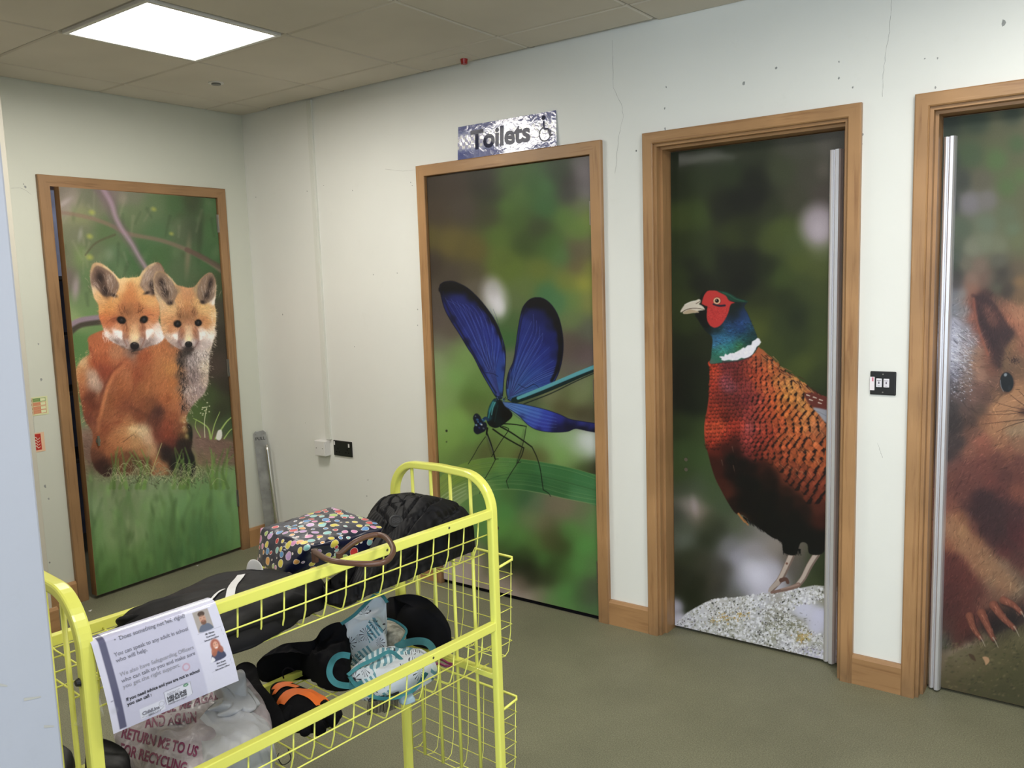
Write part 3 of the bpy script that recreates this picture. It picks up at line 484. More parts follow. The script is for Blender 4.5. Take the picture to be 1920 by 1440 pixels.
def paint_damselfly():
    c = Paint(785, 285, 1135, 1175, 2.0, seed=5); R = c.rng
    A = lambda p: tr(780, 240, 2.77, p)
    bg = A([(60,280,66,56,46),(200,300,70,58,48),(350,280,50,46,36),(400,350,46,50,34),(100,450,74,62,50),(250,420,78,68,58),(380,440,66,66,42),(70,560,96,86,44),(180,600,108,96,48),(300,640,104,94,44),(80,700,66,56,48),(200,760,78,68,58),(280,740,86,78,56),
            (500,260,70,104,42),(460,400,84,124,46),(540,330,84,120,50),(440,560,88,116,44),(520,480,74,104,40),(600,300,58,104,44),(680,300,70,124,62),(680,400,62,112,56),(740,250,50,70,44),(790,280,58,52,52),(800,350,62,58,60),(870,250,138,126,132),(880,330,142,132,138),(850,400,120,130,84),(900,480,128,150,64),(850,520,112,148,62),(780,450,96,134,54),(640,530,60,72,38),(560,600,62,84,34),(700,600,78,118,48),(760,660,84,128,66),(830,640,104,88,68),(840,720,110,92,66),(890,620,116,108,76),(900,740,138,144,60),(870,800,168,168,60),(780,800,128,138,56),(640,740,110,124,48),(500,720,100,122,44),(430,700,98,118,46),(560,830,104,124,62),(680,860,70,124,76),(740,900,76,128,82),(820,900,110,140,70),(890,900,140,142,72),
            (300,830,104,96,82),(520,900,100,118,70),(500,1000,80,110,60),(480,1100,64,110,56),(500,1200,110,116,90),(820,1000,110,130,76),(880,1050,96,98,82),(800,1120,100,84,76),(860,1160,96,78,78),(890,1200,110,92,94),(820,1280,104,96,90),(100,900,88,78,70),(100,1000,96,84,78),(170,1060,98,86,76),(130,1120,120,114,100),(180,1170,124,146,92),(110,1200,150,170,120),(240,1200,134,174,92),(120,1300,150,176,118),(200,1290,130,180,92),(320,1330,112,150,74),(120,1400,150,178,112),(300,1400,88,126,50),(850,1400,132,142,92),(900,1330,110,130,76)])
    Bq = lambda p: tr(780, 700, 2.77, p)
    bg += Bq([(60,150,140,172,100),(150,100,134,172,92),(130,260,148,190,100),(220,230,140,186,88),(200,350,140,184,86),(300,160,108,124,66),(300,330,120,170,78),(250,400,110,140,70),(350,400,96,104,56),(480,380,112,140,66),(520,300,122,178,90),(600,340,130,180,100),(640,250,118,160,84),(560,420,98,96,52),(640,430,104,110,58),(700,360,140,186,106),(780,330,160,192,140),(880,350,206,220,212),(900,380,214,224,220),(840,400,190,210,180),(760,420,132,184,92),(820,440,120,160,76),(860,490,66,84,40),(930,500,60,56,36),(820,100,104,118,66),(700,110,124,128,88),(760,180,88,82,48),(860,200,70,60,40),(920,210,74,68,46),(600,160,84,96,64),(870,60,140,148,106),(920,140,110,120,80),
                (150,700,130,170,100),(300,650,110,156,84),(400,640,88,148,74),(450,720,90,160,78),(430,800,104,170,76),(370,700,110,160,84),(480,620,84,130,66),(560,640,62,110,66),(620,680,104,126,92),(700,690,132,120,98),(780,700,134,122,98),(860,720,116,126,88),(920,760,104,150,84),(600,760,122,146,92),(540,850,100,160,74),(660,780,128,118,88),(680,860,96,96,56),(620,880,96,140,64),(720,880,78,84,44),(800,820,96,156,74),(860,900,96,166,78),(760,900,62,80,36),(500,900,84,130,60),(440,940,76,110,50),(500,980,34,40,24),(580,1000,32,36,22),(560,940,60,84,40),(660,960,84,140,62),(720,1000,56,76,36),(600,1060,40,46,26),(680,1060,60,70,40),(760,1020,84,130,60),(840,1000,96,160,76),(920,1000,94,140,74),(380,1000,120,120,92),(300,1000,196,176,168),(220,1060,206,188,184),(160,1020,210,196,192),(420,1100,190,170,160),(500,1150,200,180,172),(580,1180,196,176,166),(540,1090,130,112,96),(640,1160,150,146,116),(700,1170,110,160,88),(780,1140,96,164,78),(850,1160,78,110,62),(900,1180,84,84,72),(930,1100,84,92,70),(880,1220,90,140,76),(800,1220,104,160,84),(940,1220,90,130,80)])
    c.rbf(bg, 17)
    for _ in range(40): x, y = R.uniform(790,1130), R.uniform(290,1170); v = R.choice([-1,1])*7; q = c.im[int((y-285)*2), int((x-785)*2)]*255; c.blob(x,y,R.uniform(15,35),R.uniform(20,60),q*(1+v/60),R.uniform(-30,30),1,.3)
    c.blob(*A([(408,885)])[0], 36, 58, (226,222,230), -12, .9, .95); c.blob(*A([(400,830)])[0], 20, 26, (176,172,172), 0, 1, .5); c.blob(*A([(430,930)])[0], 18, 26, (234,232,240), -10, .9, .8)
    c.blob(*Bq([(905,350)])[0], 34, 26, (220,228,226), 15, 1, .8)
    # the leaf blade
    leaf = Bq([(115,560),(200,490),(280,455),(380,438),(500,440),(640,458),(780,485),(880,512),(1000,556),(1000,690),(860,665),(760,645),(640,618),(520,600),(420,600),(340,618),(270,650),(215,690),(115,760)])
    m = c.mask(leaf, True, .7); c.rbf(Bq([(150,600,150,180,84),(220,540,140,176,70),(300,500,122,160,66),(380,470,108,150,66),(480,470,92,146,74),(560,500,62,122,62),(660,500,66,130,72),(760,530,62,126,68),(860,560,66,132,76),(940,600,70,136,80),(620,560,52,110,60),(740,600,58,116,64),(860,630,76,140,84),(500,560,66,124,66),(420,550,80,138,70),(380,580,110,160,84),(300,600,130,172,92),(250,640,150,184,112),(190,680,160,190,128),(450,500,104,160,76)]), 9, m)
    c.line(Bq([(350,560),(450,528),(560,520),(700,545),(940,610)]), 1.2, 1.2, (50,100,56), .7, .8)
    for k in range(34):
        t = R.uniform(0,1); o = t*150; c.line(Bq([(120,570+o*1.2),(220,495+o),(330,460+o*.95),(480,448+o*.9),(640,465+o*.9),(800,495+o),(960,550+o*.8)][:7 if R.random()<.5 else 4]), 1, 1, (np.array((190,214,140)) if R.random()<.5 else np.array((60,110,60)))*R.uniform(.7,1.1), .16, .8)
    for k in range(9): c.line(Bq([(118,640+k*13),(190,590+k*11),(260,560+k*9)]), 2.4, 1, (206,222,184) if k % 2 else (130,160,96), .55, 1.2)
    c.line(Bq([(280,455),(380,438),(500,440),(640,458),(780,485),(880,512),(965,545)]), 1, 1, (130,170,90), .6, .8); c.line(Bq([(330,622),(420,603),(520,602),(640,620),(760,647),(860,667),(965,684)]), 1.4, 1.4, (140,176,112), .6, .8)
    # wings
    WM = []
    def wing(out, cols, veins, rim):
        m = c.poly(out, (14,14,40), .7, full=True); WM.append(m); c.rbf([(q[0], q[1], q[2]*.70, q[3]*.82, q[4]*.80)+tuple(q[5:]) for q in cols], 9, m)
        for v in veins: c.line(v[0], v[1], v[1]*.8, v[2], v[3], .7)
        return m
    lw = A([(122,830),(135,805),(170,795),(215,805),(265,830),(320,880),(370,940),(410,1000),(440,1070),(462,1150),(463,1230),(455,1310),(448,1395),(430,1405),(410,1390),(380,1340),(340,1270),(300,1190),(270,1145),(225,1070),(180,1000),(145,930)])
    wing(lw, A([(135,830,12,12,16,8),(170,810,12,12,18,6),(230,830,12,12,20,7),(200,820,12,12,18,7),(290,870,14,14,30,6),(340,920,16,16,40,6),(390,990,18,18,54,5),(430,1060,18,20,60,4),(458,1150,20,24,70,3),(455,1250,30,40,110,4),(150,890,26,28,80,5),(170,920,36,42,140),(220,900,44,50,150),(250,960,46,54,168),(300,960,40,46,150),(330,1010,50,58,178),(280,1050,54,62,180),(230,1030,40,46,140,5),(380,1080,52,62,190),(340,1130,58,70,190),(300,1160,44,52,150,5),(410,1150,56,72,200),(400,1220,66,86,206),(360,1230,56,70,176),(430,1260,60,90,206),(390,1310,60,84,196,5),(425,1350,66,104,206,5),(430,1395,30,50,100,4),(190,990,24,26,80,4),(260,1110,24,26,80,4),(340,1250,24,30,90,4)]), [], None)
    for k in range(16):
        f = k/15; c.line(A([(432-10*f,1390),(400-40*f+10,1280-10*f),(440-150*f,1120-60*f),(425-210*f,1010-80*f),(400-240*f,940-45*f)]), 1.0, .6, np.array((96,116,214) if k % 2 else (26,28,92)), .55, .6)
    for k in range(70): q = lw[R.integers(0, len(lw))]; 
    rw = A([(590,890),(620,880),(660,885),(700,915),(735,970),(755,1040),(764,1120),(758,1200),(740,1270),(712,1325),(680,1360),(620,1385),(550,1405),(500,1420),(475,1400),(468,1340),(480,1270),(505,1210),(518,1130),(530,1040),(548,950),(565,915)])
    wing(rw, A([(600,900,10,10,14,9),(650,910,10,10,14,8),(700,950,12,12,18,7),(735,1020,12,12,20,6),(750,1100,14,14,24,5),(750,1180,16,16,34,5),(735,1250,16,18,40,4),(560,940,16,16,40,5),(600,970,34,40,128),(640,980,30,34,118),(570,1020,50,60,170),(640,1050,40,48,150),(690,1030,26,30,96,5),(700,1100,34,40,140),(600,1110,50,60,176),(550,1120,54,66,184),(660,1170,48,58,176),(715,1180,30,36,120,5),(700,1240,46,56,170),(620,1210,58,74,196),(560,1210,60,78,196),(520,1260,64,90,200),(620,1290,62,88,206),(680,1300,60,84,196),(560,1310,66,100,210),(500,1340,70,110,206),(600,1360,70,112,210),(520,1390,76,124,206),(485,1400,50,84,150,4),(480,1300,36,50,120,4)]), [], None)
    for k in range(17):
        f = k/16; c.line(A([(488,1395),(505+60*f,1290+50*f),(545+110*f,1170+110*f),(600+115*f,1040+170*f),(600+130*f,950+260*f)] if k < 9 else [(488,1395),(530+40*f,1320+30*f),(600+40*f,1250+60*f),(735-20*f,1180+100*f)]), 1.0, .6, np.array((98,122,216) if k % 2 else (24,26,90)), .55, .6)
    c.line(A([(134,838),(150,818),(185,808),(222,820),(268,846),(322,896),(368,954),(408,1014),(436,1080),(454,1150)]), 13, 3, (12,12,20), .9, 2.5); c.line(A([(140,850),(150,900),(190,985),(240,1070),(300,1175),(360,1285),(415,1375)]), 2.6, 3, (20,22,60), .85, 1.6)
    c.line(A([(590,915),(620,900),(660,905),(692,932),(724,985),(742,1050),(750,1120),(746,1190),(728,1262),(704,1312)]), 13, 6, (12,12,22), .9, 3); c.line(A([(575,935),(552,980),(536,1060),(524,1140),(508,1215),(485,1280),(474,1350)]), 2.4, 3.4, (20,24,70), .8, 1.4)
    keep = c.im.copy()
    for k in range(26):
        f = k/25; x0, y0 = 150+255*f, 880+170*f**1.6; c.line(A([(434,1385),(414-30*(1-f),1280),(x0+(420-x0)*.45+8*math.sin(k),y0+(1280-y0)*.5),(x0,y0)]), .9, .6, (20,24,86) if k % 3 else (104,130,214), .5, .6)
    for k in range(22):
        f = k/21; an = math.radians(98-82*f); L_ = 470-250*f; x1, y1 = 500+math.cos(an)*L_*.95, 1395-math.sin(an)*L_*1.02; c.line(A([(486,1398),(500+(x1-500)*.45-22*(1-f),1395+(y1-1395)*.55),(x1,y1)]), .9, .6, (20,24,86) if k % 3 else (108,134,216), .5, .6)
    mm = np.clip(WM[0]+WM[1], 0, 1)[..., None]; c.im = keep*(1-mm)+c.im*mm
    for w_ in (lw, rw): c.line(w_+[w_[0]], 1.4, 1.4, (14,16,44), .8, .7)
    c.line(A([(360,1270),(400,1275),(425,1290)]), 1, 1, (16,18,50), .8, .6); c.line(A([(530,1330),(570,1350),(610,1330),(640,1350)]), 1, 1, (16,18,50), .8, .6)
    # abdomen
    c.line(A([(510,1415),(640,1370),(760,1320),(860,1275),(1010,1212)]), 12, 13, (14,40,40), 1, .7); c.line(A([(530,1402),(640,1358),(760,1308),(860,1266),(1010,1206)]), 6, 7.5, (92,178,192), .95, .8)
    c.line(A([(560,1400),(680,1352),(800,1300),(1010,1218)]), 1.4, 1.4, (70,130,150), .6, .7); c.line(A([(560,1432),(700,1378),(840,1310),(1010,1236)]), 2, 2, (10,24,26), .8, .8)
    # fore wing swept right
    fw = Bq([(440,148),(480,150),(540,158),(600,170),(680,190),(750,215),(800,238),(870,250),(1000,274),(1000,312),(900,300),(830,286),(790,300),(740,305),(680,303),(620,290),(575,262),(540,225),(500,195),(460,170)])
    m = c.poly(fw, (24,26,70), .7, full=True); c.rbf(Bq([(450,152,110,150,200,5),(500,165,76,124,206),(560,190,70,120,214),(620,210,66,104,210),(600,250,60,84,200),(680,220,50,70,190),(660,270,54,66,186),(740,240,40,46,150),(740,285,24,24,70),(790,270,20,20,50),(800,245,34,40,120,5),(860,262,44,50,140,5),(930,270,40,46,130,5),(860,285,14,14,30,5),(940,295,12,12,22,5),(550,220,40,54,130,4),(640,292,30,34,110,4)]), 8, m)
    for k in range(9): c.line(Bq([(450,152+k),(540,172+k*8),(640,200+k*10),(730,225+k*8)]), .9, .6, (110,156,226) if k % 2 else (26,34,110), .5, .6)
    c.line(fw+[fw[0]], 1.2, 1.2, (14,18,50), .7, .7)
    # thorax and head
    th_ = tr(870, 680, 5.54, [(322,372),(290,400),(256,470),(240,560),(240,615),(268,655),(320,674),(372,662),(425,625),(484,575),(500,535),(470,490),(430,462),(402,420),(376,385)])
    m = c.poly(th_, (14,30,34), .6, full=True); c.rbf(Bq([(385,190,30,104,114,3),(380,230,22,70,84,3),(400,160,26,90,100,3),(410,210,12,24,28,5),(430,180,12,22,28,5),(460,180,8,12,16),(470,220,8,10,14),(430,250,12,30,32,5),(400,262,12,18,22,5)]), 6, m); c.line(Bq([(410,150),(398,180),(392,215)]), 2.4, 1.6, (96,186,190), .8, 1); c.line(Bq([(425,165),(415,210),(408,250)]), 2, 1.4, (20,60,60), .8, 1.2)
    c.line(Bq([(400,150),(385,190),(376,230)]), 3.2, 2, (56,160,170), .7, 1.2); c.line(Bq([(372,240),(360,232),(345,245)]), 5, 6, (28,60,100), 1, 1)
    c.poly(Bq([(296,235),(302,214),(316,208),(332,222),(345,250),(362,255),(368,275),(358,298),(340,308),(318,316),(302,305),(298,285),(305,265)]), (16,22,46), .6)
    for x,y,r,k in ((318,240,3.4,(60,110,170)),(335,262,3.2,(70,120,190)),(312,268,2.6,(150,196,226)),(340,266,2.2,(228,236,240)),(328,282,2.6,(50,60,130)),(350,285,2.6,(100,110,120)),(308,222,1.8,(120,130,140)),(355,245,2.4,(50,110,160)),(345,240,1.8,(70,140,180)),(322,252,2,(90,150,210))): c.blob(*Bq([(x,y)])[0], r*1.3, r, k, 30, .8, .9)
    for _ in range(30): q = Bq([(R.uniform(415,490), 132+R.normal()*7)])[0]; c.blob(q[0], q[1], 1.5, 1.1, (16,24,44) if R.random()<.6 else (70,110,170), 0, .5, .9)
    K = (14,20,18)
    Cq = lambda p: tr(870, 680, 5.54, p)
    for pts, w in (([(390,632),(520,640),(645,660)],2.4),([(645,660),(630,760),(600,880),(545,1045)],1.3),([(300,690),(400,760),(520,830),(620,885)],3),([(620,885),(600,960),(555,1040),(490,1140),(438,1228)],1.5),([(438,1228),(450,1270),(462,1305)],1.1),
                   ([(380,665),(480,720),(600,800),(705,875)],3),([(705,875),(755,980),(790,1100),(810,1240),(822,1320)],1.8),([(822,1320),(870,1350),(900,1388)],1.4),([(400,660),(455,680),(455,710),(380,820),(285,975)],1.6),
                   ([(232,720),(280,850),(322,1000)],3),([(322,1010),(270,1110),(205,1220)],1.3),([(220,770),(150,870),(100,960),(42,1052)],1.3),([(205,1220),(160,1360)],1),([(322,1000),(355,1000)],1.4),([(555,1040),(590,1030)],1.4),([(240,680),(232,740)],4)):
        c.line(Cq(pts), w, w*.8, K, .95, .6)
    for k in range(26):
        f = k/25; 
        for a0, b0, s_ in (((625,900),(560,1030),-1),((640,700),(600,860),-1),((240,760),(300,960),1)): 
            x, y = a0[0]+(b0[0]-a0[0])*f, a0[1]+(b0[1]-a0[1])*f; c.line(Cq([(x,y),(x-26,y-12)]), .5, .3, (30,34,28), .4, .5)
    c.line(Cq([(240,760),(300,930)]), 1, 1, (120,124,130), .7, .5)
    c.blob(*Bq([(158,298)])[0], 2.6, 3, (40,52,30), 0, .4); c.blob(*Bq([(158,355)])[0], 2, 2.4, (90,110,60), 0, .5)
    c.grain(.008); return c

def paint_pheasant():
    c = Paint(1245, 235, 1590, 1255, 2.0, seed=7); R = c.rng
    A = lambda p: tr(1180, 180, 2.25, p); B = lambda p: tr(1180, 700, 2.25, p)
    bg = A([(200,260,38,46,28),(350,260,44,54,34),(500,230,52,58,42),(700,200,78,78,66),(860,180,92,88,80),(200,380,34,44,22),(300,350,46,58,32),(430,330,46,58,34),(520,360,30,34,26),(640,320,66,72,50),(760,340,72,70,58),(820,420,74,66,60),(220,520,62,76,30),(300,500,62,80,32),(380,480,28,32,22),(450,450,22,26,20),(530,430,26,28,24),(600,480,48,54,34),(700,440,66,66,50),(640,560,74,88,38),(600,620,70,82,36),(700,620,74,88,44),(440,580,52,62,26),(480,560,40,48,24),(330,700,48,60,30),(280,640,50,62,30),(220,620,42,54,22),(220,750,48,62,26),(400,700,24,28,20),(500,700,24,28,20),(480,780,20,24,18),(300,780,24,28,20),(260,720,30,36,24),(580,720,32,40,22),(640,760,62,78,32),(720,700,76,88,36),(800,640,96,104,66),(800,740,74,84,36),(820,820,62,72,32),(740,800,58,70,32),(660,860,40,50,24),(700,940,34,44,24),(640,960,50,62,30),(560,920,60,70,28),(560,860,40,48,24),(540,980,78,88,34),(600,1050,58,70,30),(700,1050,48,60,28),(800,950,56,68,30),(740,1130,70,82,32),(800,1180,50,60,28),(820,1260,40,50,24),(820,1060,60,72,30),
            (230,860,50,62,26),(240,960,46,58,26),(220,1050,30,38,22),(300,1050,34,40,22),(250,1150,26,30,20),(300,1200,28,34,20),(220,1240,22,26,18),(260,1300,20,26,18),(220,1400,34,46,24)])
    bg += B([(220,100,24,28,20),(290,100,30,38,22),(230,220,52,66,34),(300,240,56,72,36),(240,320,58,78,40),(300,360,60,82,42),(220,420,56,74,36),(340,440,60,80,44),(230,480,64,74,54),(300,480,70,84,60),(340,520,62,80,48),(400,560,66,82,56),(210,600,60,66,54),(260,560,160,146,144),(290,590,150,130,120),(230,640,80,88,70),(230,700,96,104,92),(330,620,56,64,40),(380,660,44,50,34),(330,700,40,48,30),(250,780,50,56,36),(300,800,60,60,46),(220,850,40,44,30),(300,880,34,38,22),(360,880,70,66,54),(400,820,60,58,50),(390,900,40,40,32),(260,940,32,38,20),(200,980,190,186,206,8),(210,1040,206,202,222,8),(250,1000,40,46,30,5),(420,720,120,118,124),(450,780,160,158,176),(500,820,206,204,222),(560,880,206,204,224),(480,880,186,184,204),(600,840,186,182,200),(520,740,150,144,150),(560,660,130,124,120),(500,660,100,100,90),(620,720,140,130,124),(680,760,100,90,80),(700,820,90,84,78),(560,920,190,186,206),(440,900,110,110,116),(780,880,60,70,40),(800,800,50,60,34),(820,850,44,54,30),(450,640,80,90,66),(440,940,90,90,80)])
    c.rbf(bg, 17)
    c.blob(*A([(800,545)])[0], 52, 58, (172,158,170), 0, .7, .9); c.blob(*A([(800,560)])[0], 26, 34, (198,184,200), 0, 1, .5); c.blob(*A([(820,310)])[0], 26, 30, (110,100,92), 0, 1, .5)
    c.blob(*B([(540,850)])[0], 34, 32, (214,212,232), 0, 1, .8); c.blob(*B([(275,560)])[0], 12, 30, (176,160,160), -10, 1, .6)
    # stone with lichen
    st = B([(190,1060),(240,1010),(320,965),(360,950),(440,945),(560,930),(640,915),(720,905),(780,893),(860,900),(900,900),(900,1250),(190,1250)])
    m = c.mask(st, False, .7); c.rbf(B([(220,1060,206,204,216),(300,1010,206,206,214),(360,990,200,198,200),(450,960,180,178,176),(560,970,196,196,208),(620,940,170,166,164),(700,930,190,190,196),(780,930,186,186,188),(820,950,150,148,132),(740,990,206,206,230),(800,1020,206,206,234),(780,1080,204,204,232),(600,1010,160,158,150),(520,1050,190,190,196),(440,1050,176,176,168),(360,1060,180,180,176),(620,1090,150,150,128),(700,1080,140,138,116),(560,1110,170,170,166),(660,1130,186,186,196),(740,1110,170,160,110),(800,1130,170,170,160),(760,1170,186,184,210),(820,1190,196,194,220)]), 9, m)
    fl = c.mask(B([(690,1000),(740,975),(900,965),(900,1100),(800,1100),(740,1060),(690,1030)]), True, 3)
    rough = m*(1-fl*.92)
    c.cells(rough, 2300, 3.2, [(232,232,240),(220,220,226),(206,206,214),(186,186,180),(238,238,246)], .8)
    c.cells(rough, 900, 1.8, [(60,62,50),(96,96,80),(120,118,96),(40,42,36),(110,104,110)], .8, .4)
    c.cells(rough, 900, 1.6, [(244,244,250),(232,232,240),(150,150,130)], .9)
    c.cells(m, 260, 1.2, [(160,160,190),(120,120,150)], .5)
    for x, y, n in ((395,1030,26),(475,1020,22),(440,1035,16),(735,1110,40),(350,1050,10)):
        for _ in range(n): q = B([(x+R.normal()*16, y+R.normal()*10)])[0]; c.blob(q[0], q[1], R.uniform(1,3), R.uniform(.8,2), [(196,160,84),(180,140,70),(214,190,120)][R.integers(3)], R.uniform(0,180), .5, .8)
    for _ in range(60): q = B([(R.uniform(560,740), R.uniform(1010,1090))])[0]; c.line([q,(q[0]+R.uniform(2,7),q[1]+R.normal()*2)], 1.3, .6, (64,66,48), .5, .7)
    # legs
    for pts in ([(685,765),(660,820),(636,868),(618,890),(600,910)], [(790,762),(760,810),(735,860),(712,890)]):
        c.line(B(pts), 13, 10, (120,100,92), 1, .8); c.line([(x-1.5,y) for x,y in B(pts)], 8, 6.5, (196,178,166), .9, 1.5)
    c.line(B([(712,892),(680,905),(640,915),(600,924)]), 9, 5, (130,100,90), 1, 1); c.line(B([(712,890),(672,902),(640,910)]), 4, 2.5, (168,140,128), .8, 1); c.line(B([(640,872),(660,868),(668,882)]), 8, 6, (96,66,58), 1, 1); c.line(B([(625,885),(600,905),(590,918)]), 9, 5, (176,160,152), .9, 1)
    c.blob(*B([(664,802)])[0], 3.2, 3, (120,80,66), 0, .6)
    for _ in range(60): q = B([(R.uniform(640,700), R.uniform(770,890))])[0]
    # body
    D = lambda p: tr(1310, 660, 4.8, p)
    body = D([(112,70),(100,150),(95,280),(88,420),(70,540),(50,660),(55,800),(80,900),(110,1020),(150,1140),(200,1240),(260,1350),(330,1450)])+B([(480,600),(560,660),(600,690),(640,710),(652,755),(700,765),(722,715),(750,720),(760,760),(812,760),(840,700),(860,600)])+D([(1250,1100),(1250,700),(1250,440),(1140,400),(1080,385),(960,290),(860,220),(760,160),(690,90),(620,20),(560,-30),(480,-40)])
    mb = c.mask(body, True, .7)
    cb = D([(110,130,206,66,40),(150,200,196,70,50),(120,300,186,60,46),(230,120,130,50,60),(330,120,120,46,54),(230,250,150,70,92),(270,320,140,76,100),(350,220,116,42,46),(420,150,140,56,50),(520,100,190,92,64),(600,60,170,100,60),(500,200,186,74,50),(440,300,150,60,66),(540,280,190,84,54),(600,220,206,104,60),(660,160,214,124,64),(700,260,226,154,76),(640,330,216,112,64),(760,240,200,140,80),(840,280,220,170,90),(420,420,130,50,60),(500,420,150,60,62),(330,420,110,42,46),(260,420,120,44,44),(180,400,130,46,42),(110,440,170,58,44),(160,520,150,52,38),(90,600,176,60,42),(110,680,206,80,50),(200,660,216,86,54),(180,740,200,74,50),(300,650,196,64,48),(370,660,190,64,50),(120,800,170,56,40),(240,760,140,44,36),(330,720,140,44,36),(250,600,90,30,26),(330,540,124,46,44),(430,560,150,60,64),(500,560,160,64,60),(440,680,176,84,96),(420,780,170,66,70),(560,640,170,70,58),(600,540,190,82,52),(560,460,170,72,62),(660,440,206,104,56),(740,400,216,140,64),(820,420,222,160,76),(900,360,214,160,84),(940,460,214,160,84),(1000,540,210,152,80),(760,520,214,120,56),(860,600,204,126,64),(960,660,206,140,74),(1060,700,190,130,80),(700,640,196,90,54),(640,740,170,66,50),(540,800,150,54,48),(440,880,150,56,60),(520,920,110,40,34),(640,880,150,64,44),(760,780,190,96,54),(880,760,204,116,60),(1000,820,196,112,62),(1100,880,190,110,60),(860,900,180,92,54),(960,960,180,94,54),(1080,1020,176,92,54),(740,960,150,70,46),(840,1060,150,74,50),(960,1100,140,66,46),(1080,1160,134,64,46),(900,1180,130,62,44),(1000,1280,110,50,36),(1100,1300,104,46,34),(1080,1400,80,36,28),(820,1160,100,46,32),(1180,1200,110,52,38),(1180,1000,150,80,50),(1180,700,170,110,70),(1060,420,120,50,40),(1100,470,110,46,38),
             (150,900,90,30,24),(240,860,60,22,20),(330,800,60,22,20),(350,900,40,16,16),(300,960,16,14,14),(400,1000,16,12,12),(140,980,56,22,18),(170,1080,60,24,20),(210,1180,66,28,22),(250,1280,70,32,24),(280,1100,22,12,12),(400,1150,12,12,12),(500,1050,20,12,12),(560,1050,56,24,20),(600,1100,30,14,12),(640,1180,24,14,12),(500,1200,12,12,12),(650,1300,14,12,12),(800,1250,40,20,16),(800,1350,20,14,12),(900,1350,40,20,16),(600,1400,12,12,12),(400,1350,14,12,12),(300,1350,30,16,14),(950,1420,30,16,14)])
    cb += B([(500,560,14,12,12),(600,620,12,12,12),(700,650,12,12,12),(760,700,12,12,12),(820,700,14,12,12),(820,620,60,24,18),(850,560,80,34,24),(700,600,14,12,12),(680,720,12,14,14),(470,610,60,36,24,5)])
    cb = [(q[0], q[1], q[2], q[3]*(.86 if q[3] > 100 else .92), q[4]*.82)+tuple(q[5:]) for q in cb]; c.rbf(cb, 8, mb)
    # feather scales, laid in rows that follow the body
    def scale(x, y, r, an, col, dark):
        t = math.radians(an); ca, sa = math.cos(t), math.sin(t)
        f = lambda u, v: (x+u*ca-v*sa, y+u*sa+v*ca)
        c.poly([f(-.2*r,-.75*r), f(.6*r,-.8*r), f(1.3*r,-.25*r), f(1.3*r,.2*r), f(.7*r,.8*r), f(-.2*r,.75*r)], dark, .3, .75, False) if r < 9 else None
        p = [f(-.9*r,-.6*r), f(.2*r,-.7*r), f(.8*r,-.1*r), f(.3*r,.62*r), f(-.8*r,.5*r)]
        c.poly(p, col, .35, .7, False)
    def at(x, y): return c.im[min(max(int((y-c.y0)*2),0),c.h-1), min(max(int((x-c.x0)*2),0),c.w-1)]*255
    base = c.im.copy()
    rows = 0; y = 674.
    pts = []
    while y < 960:
        f = (y-674)/266
        x = 1322 + R.uniform(0, 4)
        while x < 1560:
            g = (x-1320)/240; r = 3.3+5.2*max(0, g-.15)+2.6*f*g
            xx, yy = x+R.normal()*.7, y-14*g+R.normal()*.7
            pts.append((xx, yy, r, 78-35*g, g)); x += r*2.05
        y += 5.8+3.0*f
    for xx, yy, r, an, g in pts:
        i, j = int((yy-c.y0)*2), int((xx-c.x0)*2)
        if not (0 <= i < c.h and 0 <= j < c.w) or mb[i, j] < .5: continue
        q = base[i, j]*255
        if q.sum() < 150: continue
        scale(xx, yy, r, an, np.clip(q*(1.16+R.normal()*.13)*(1, .95, .92), 0, 255), q*(.30 if g < .4 else .38))
        if g > .36 and R.random() < .85:
            t = math.radians(-60); s_ = r*(.55+.25*g)
            cx_, cy_ = xx+r*.5, yy+r*.4
            c.poly([(cx_-s_*1.15,cy_+s_*.9),(cx_-s_*.35,cy_-s_*.35),(cx_+s_*.55,cy_-s_*1.05),(cx_+s_*.75,cy_-s_*.1),(cx_+s_*.1,cy_+s_*.8)], (26,12,12), .3, .92, False)
    c.fur(mb, 1500, 5, D([(200,300,.1,1),(400,600,.2,1),(700,600,.6,.8),(1000,800,.8,.6),(300,1100,.4,1)]), .2, .6, .25, .25)
    for _ in range(26): q = D([(R.uniform(700,1080), R.uniform(620,1100))])[0]; c.line([q,(q[0]+R.uniform(4,12),q[1]+R.uniform(4,12))], .9, .4, (226,170,120), .5, .6)
    # back feathers with pale streaks and the folded wing
    for k in range(60):
        f = R.random(); x, y = 1422+f*125+R.normal()*3, 660+f*88+R.normal()*4+2; c.line([(x,y),(x+R.uniform(6,14),y+R.uniform(6,12))], 1.6, .6, [(70,34,24),(60,30,22),(178,128,84),(150,84,50)][R.integers(4)], .8, .6)
    c.poly(D([(950,380),(1040,370),(1180,420),(1250,450),(1250,560),(1120,520),(1010,480)]), (104,44,36), .8)
    for x,y in ((985,388),(1045,408),(1100,430),(1010,430),(1090,458)): c.line(D([(x-14,y-4),(x+14,y+6)]), 2.2, 1.6, (214,196,180), .9, .7)
    c.poly(D([(1030,500),(1150,520),(1250,560),(1250,660),(1150,640),(1080,560)]), (150,152,164), .8); c.line(D([(1060,530),(1140,570),(1240,640)]), 1, 1, (104,106,120), .7, .7)
    for _ in range(40): q = D([(R.uniform(160,420), R.uniform(860,1250))])[0]; c.line([q,(q[0]+R.uniform(1,4),q[1]+R.uniform(3,9))], .9, .4, (46,34,30), .5, .6)
    for q in ((300,850),(205,970),(310,1020)): c.line(D([q,(q[0]+12,q[1]+50)]), 1.6, .8, (120,92,76), .6, .9)
    for x,y in ((468,604),(480,620),(495,632)): c.line(B([(x-8,y-12),(x+6,y+8)]), 4, 2, (176,112,60), .9, 1)
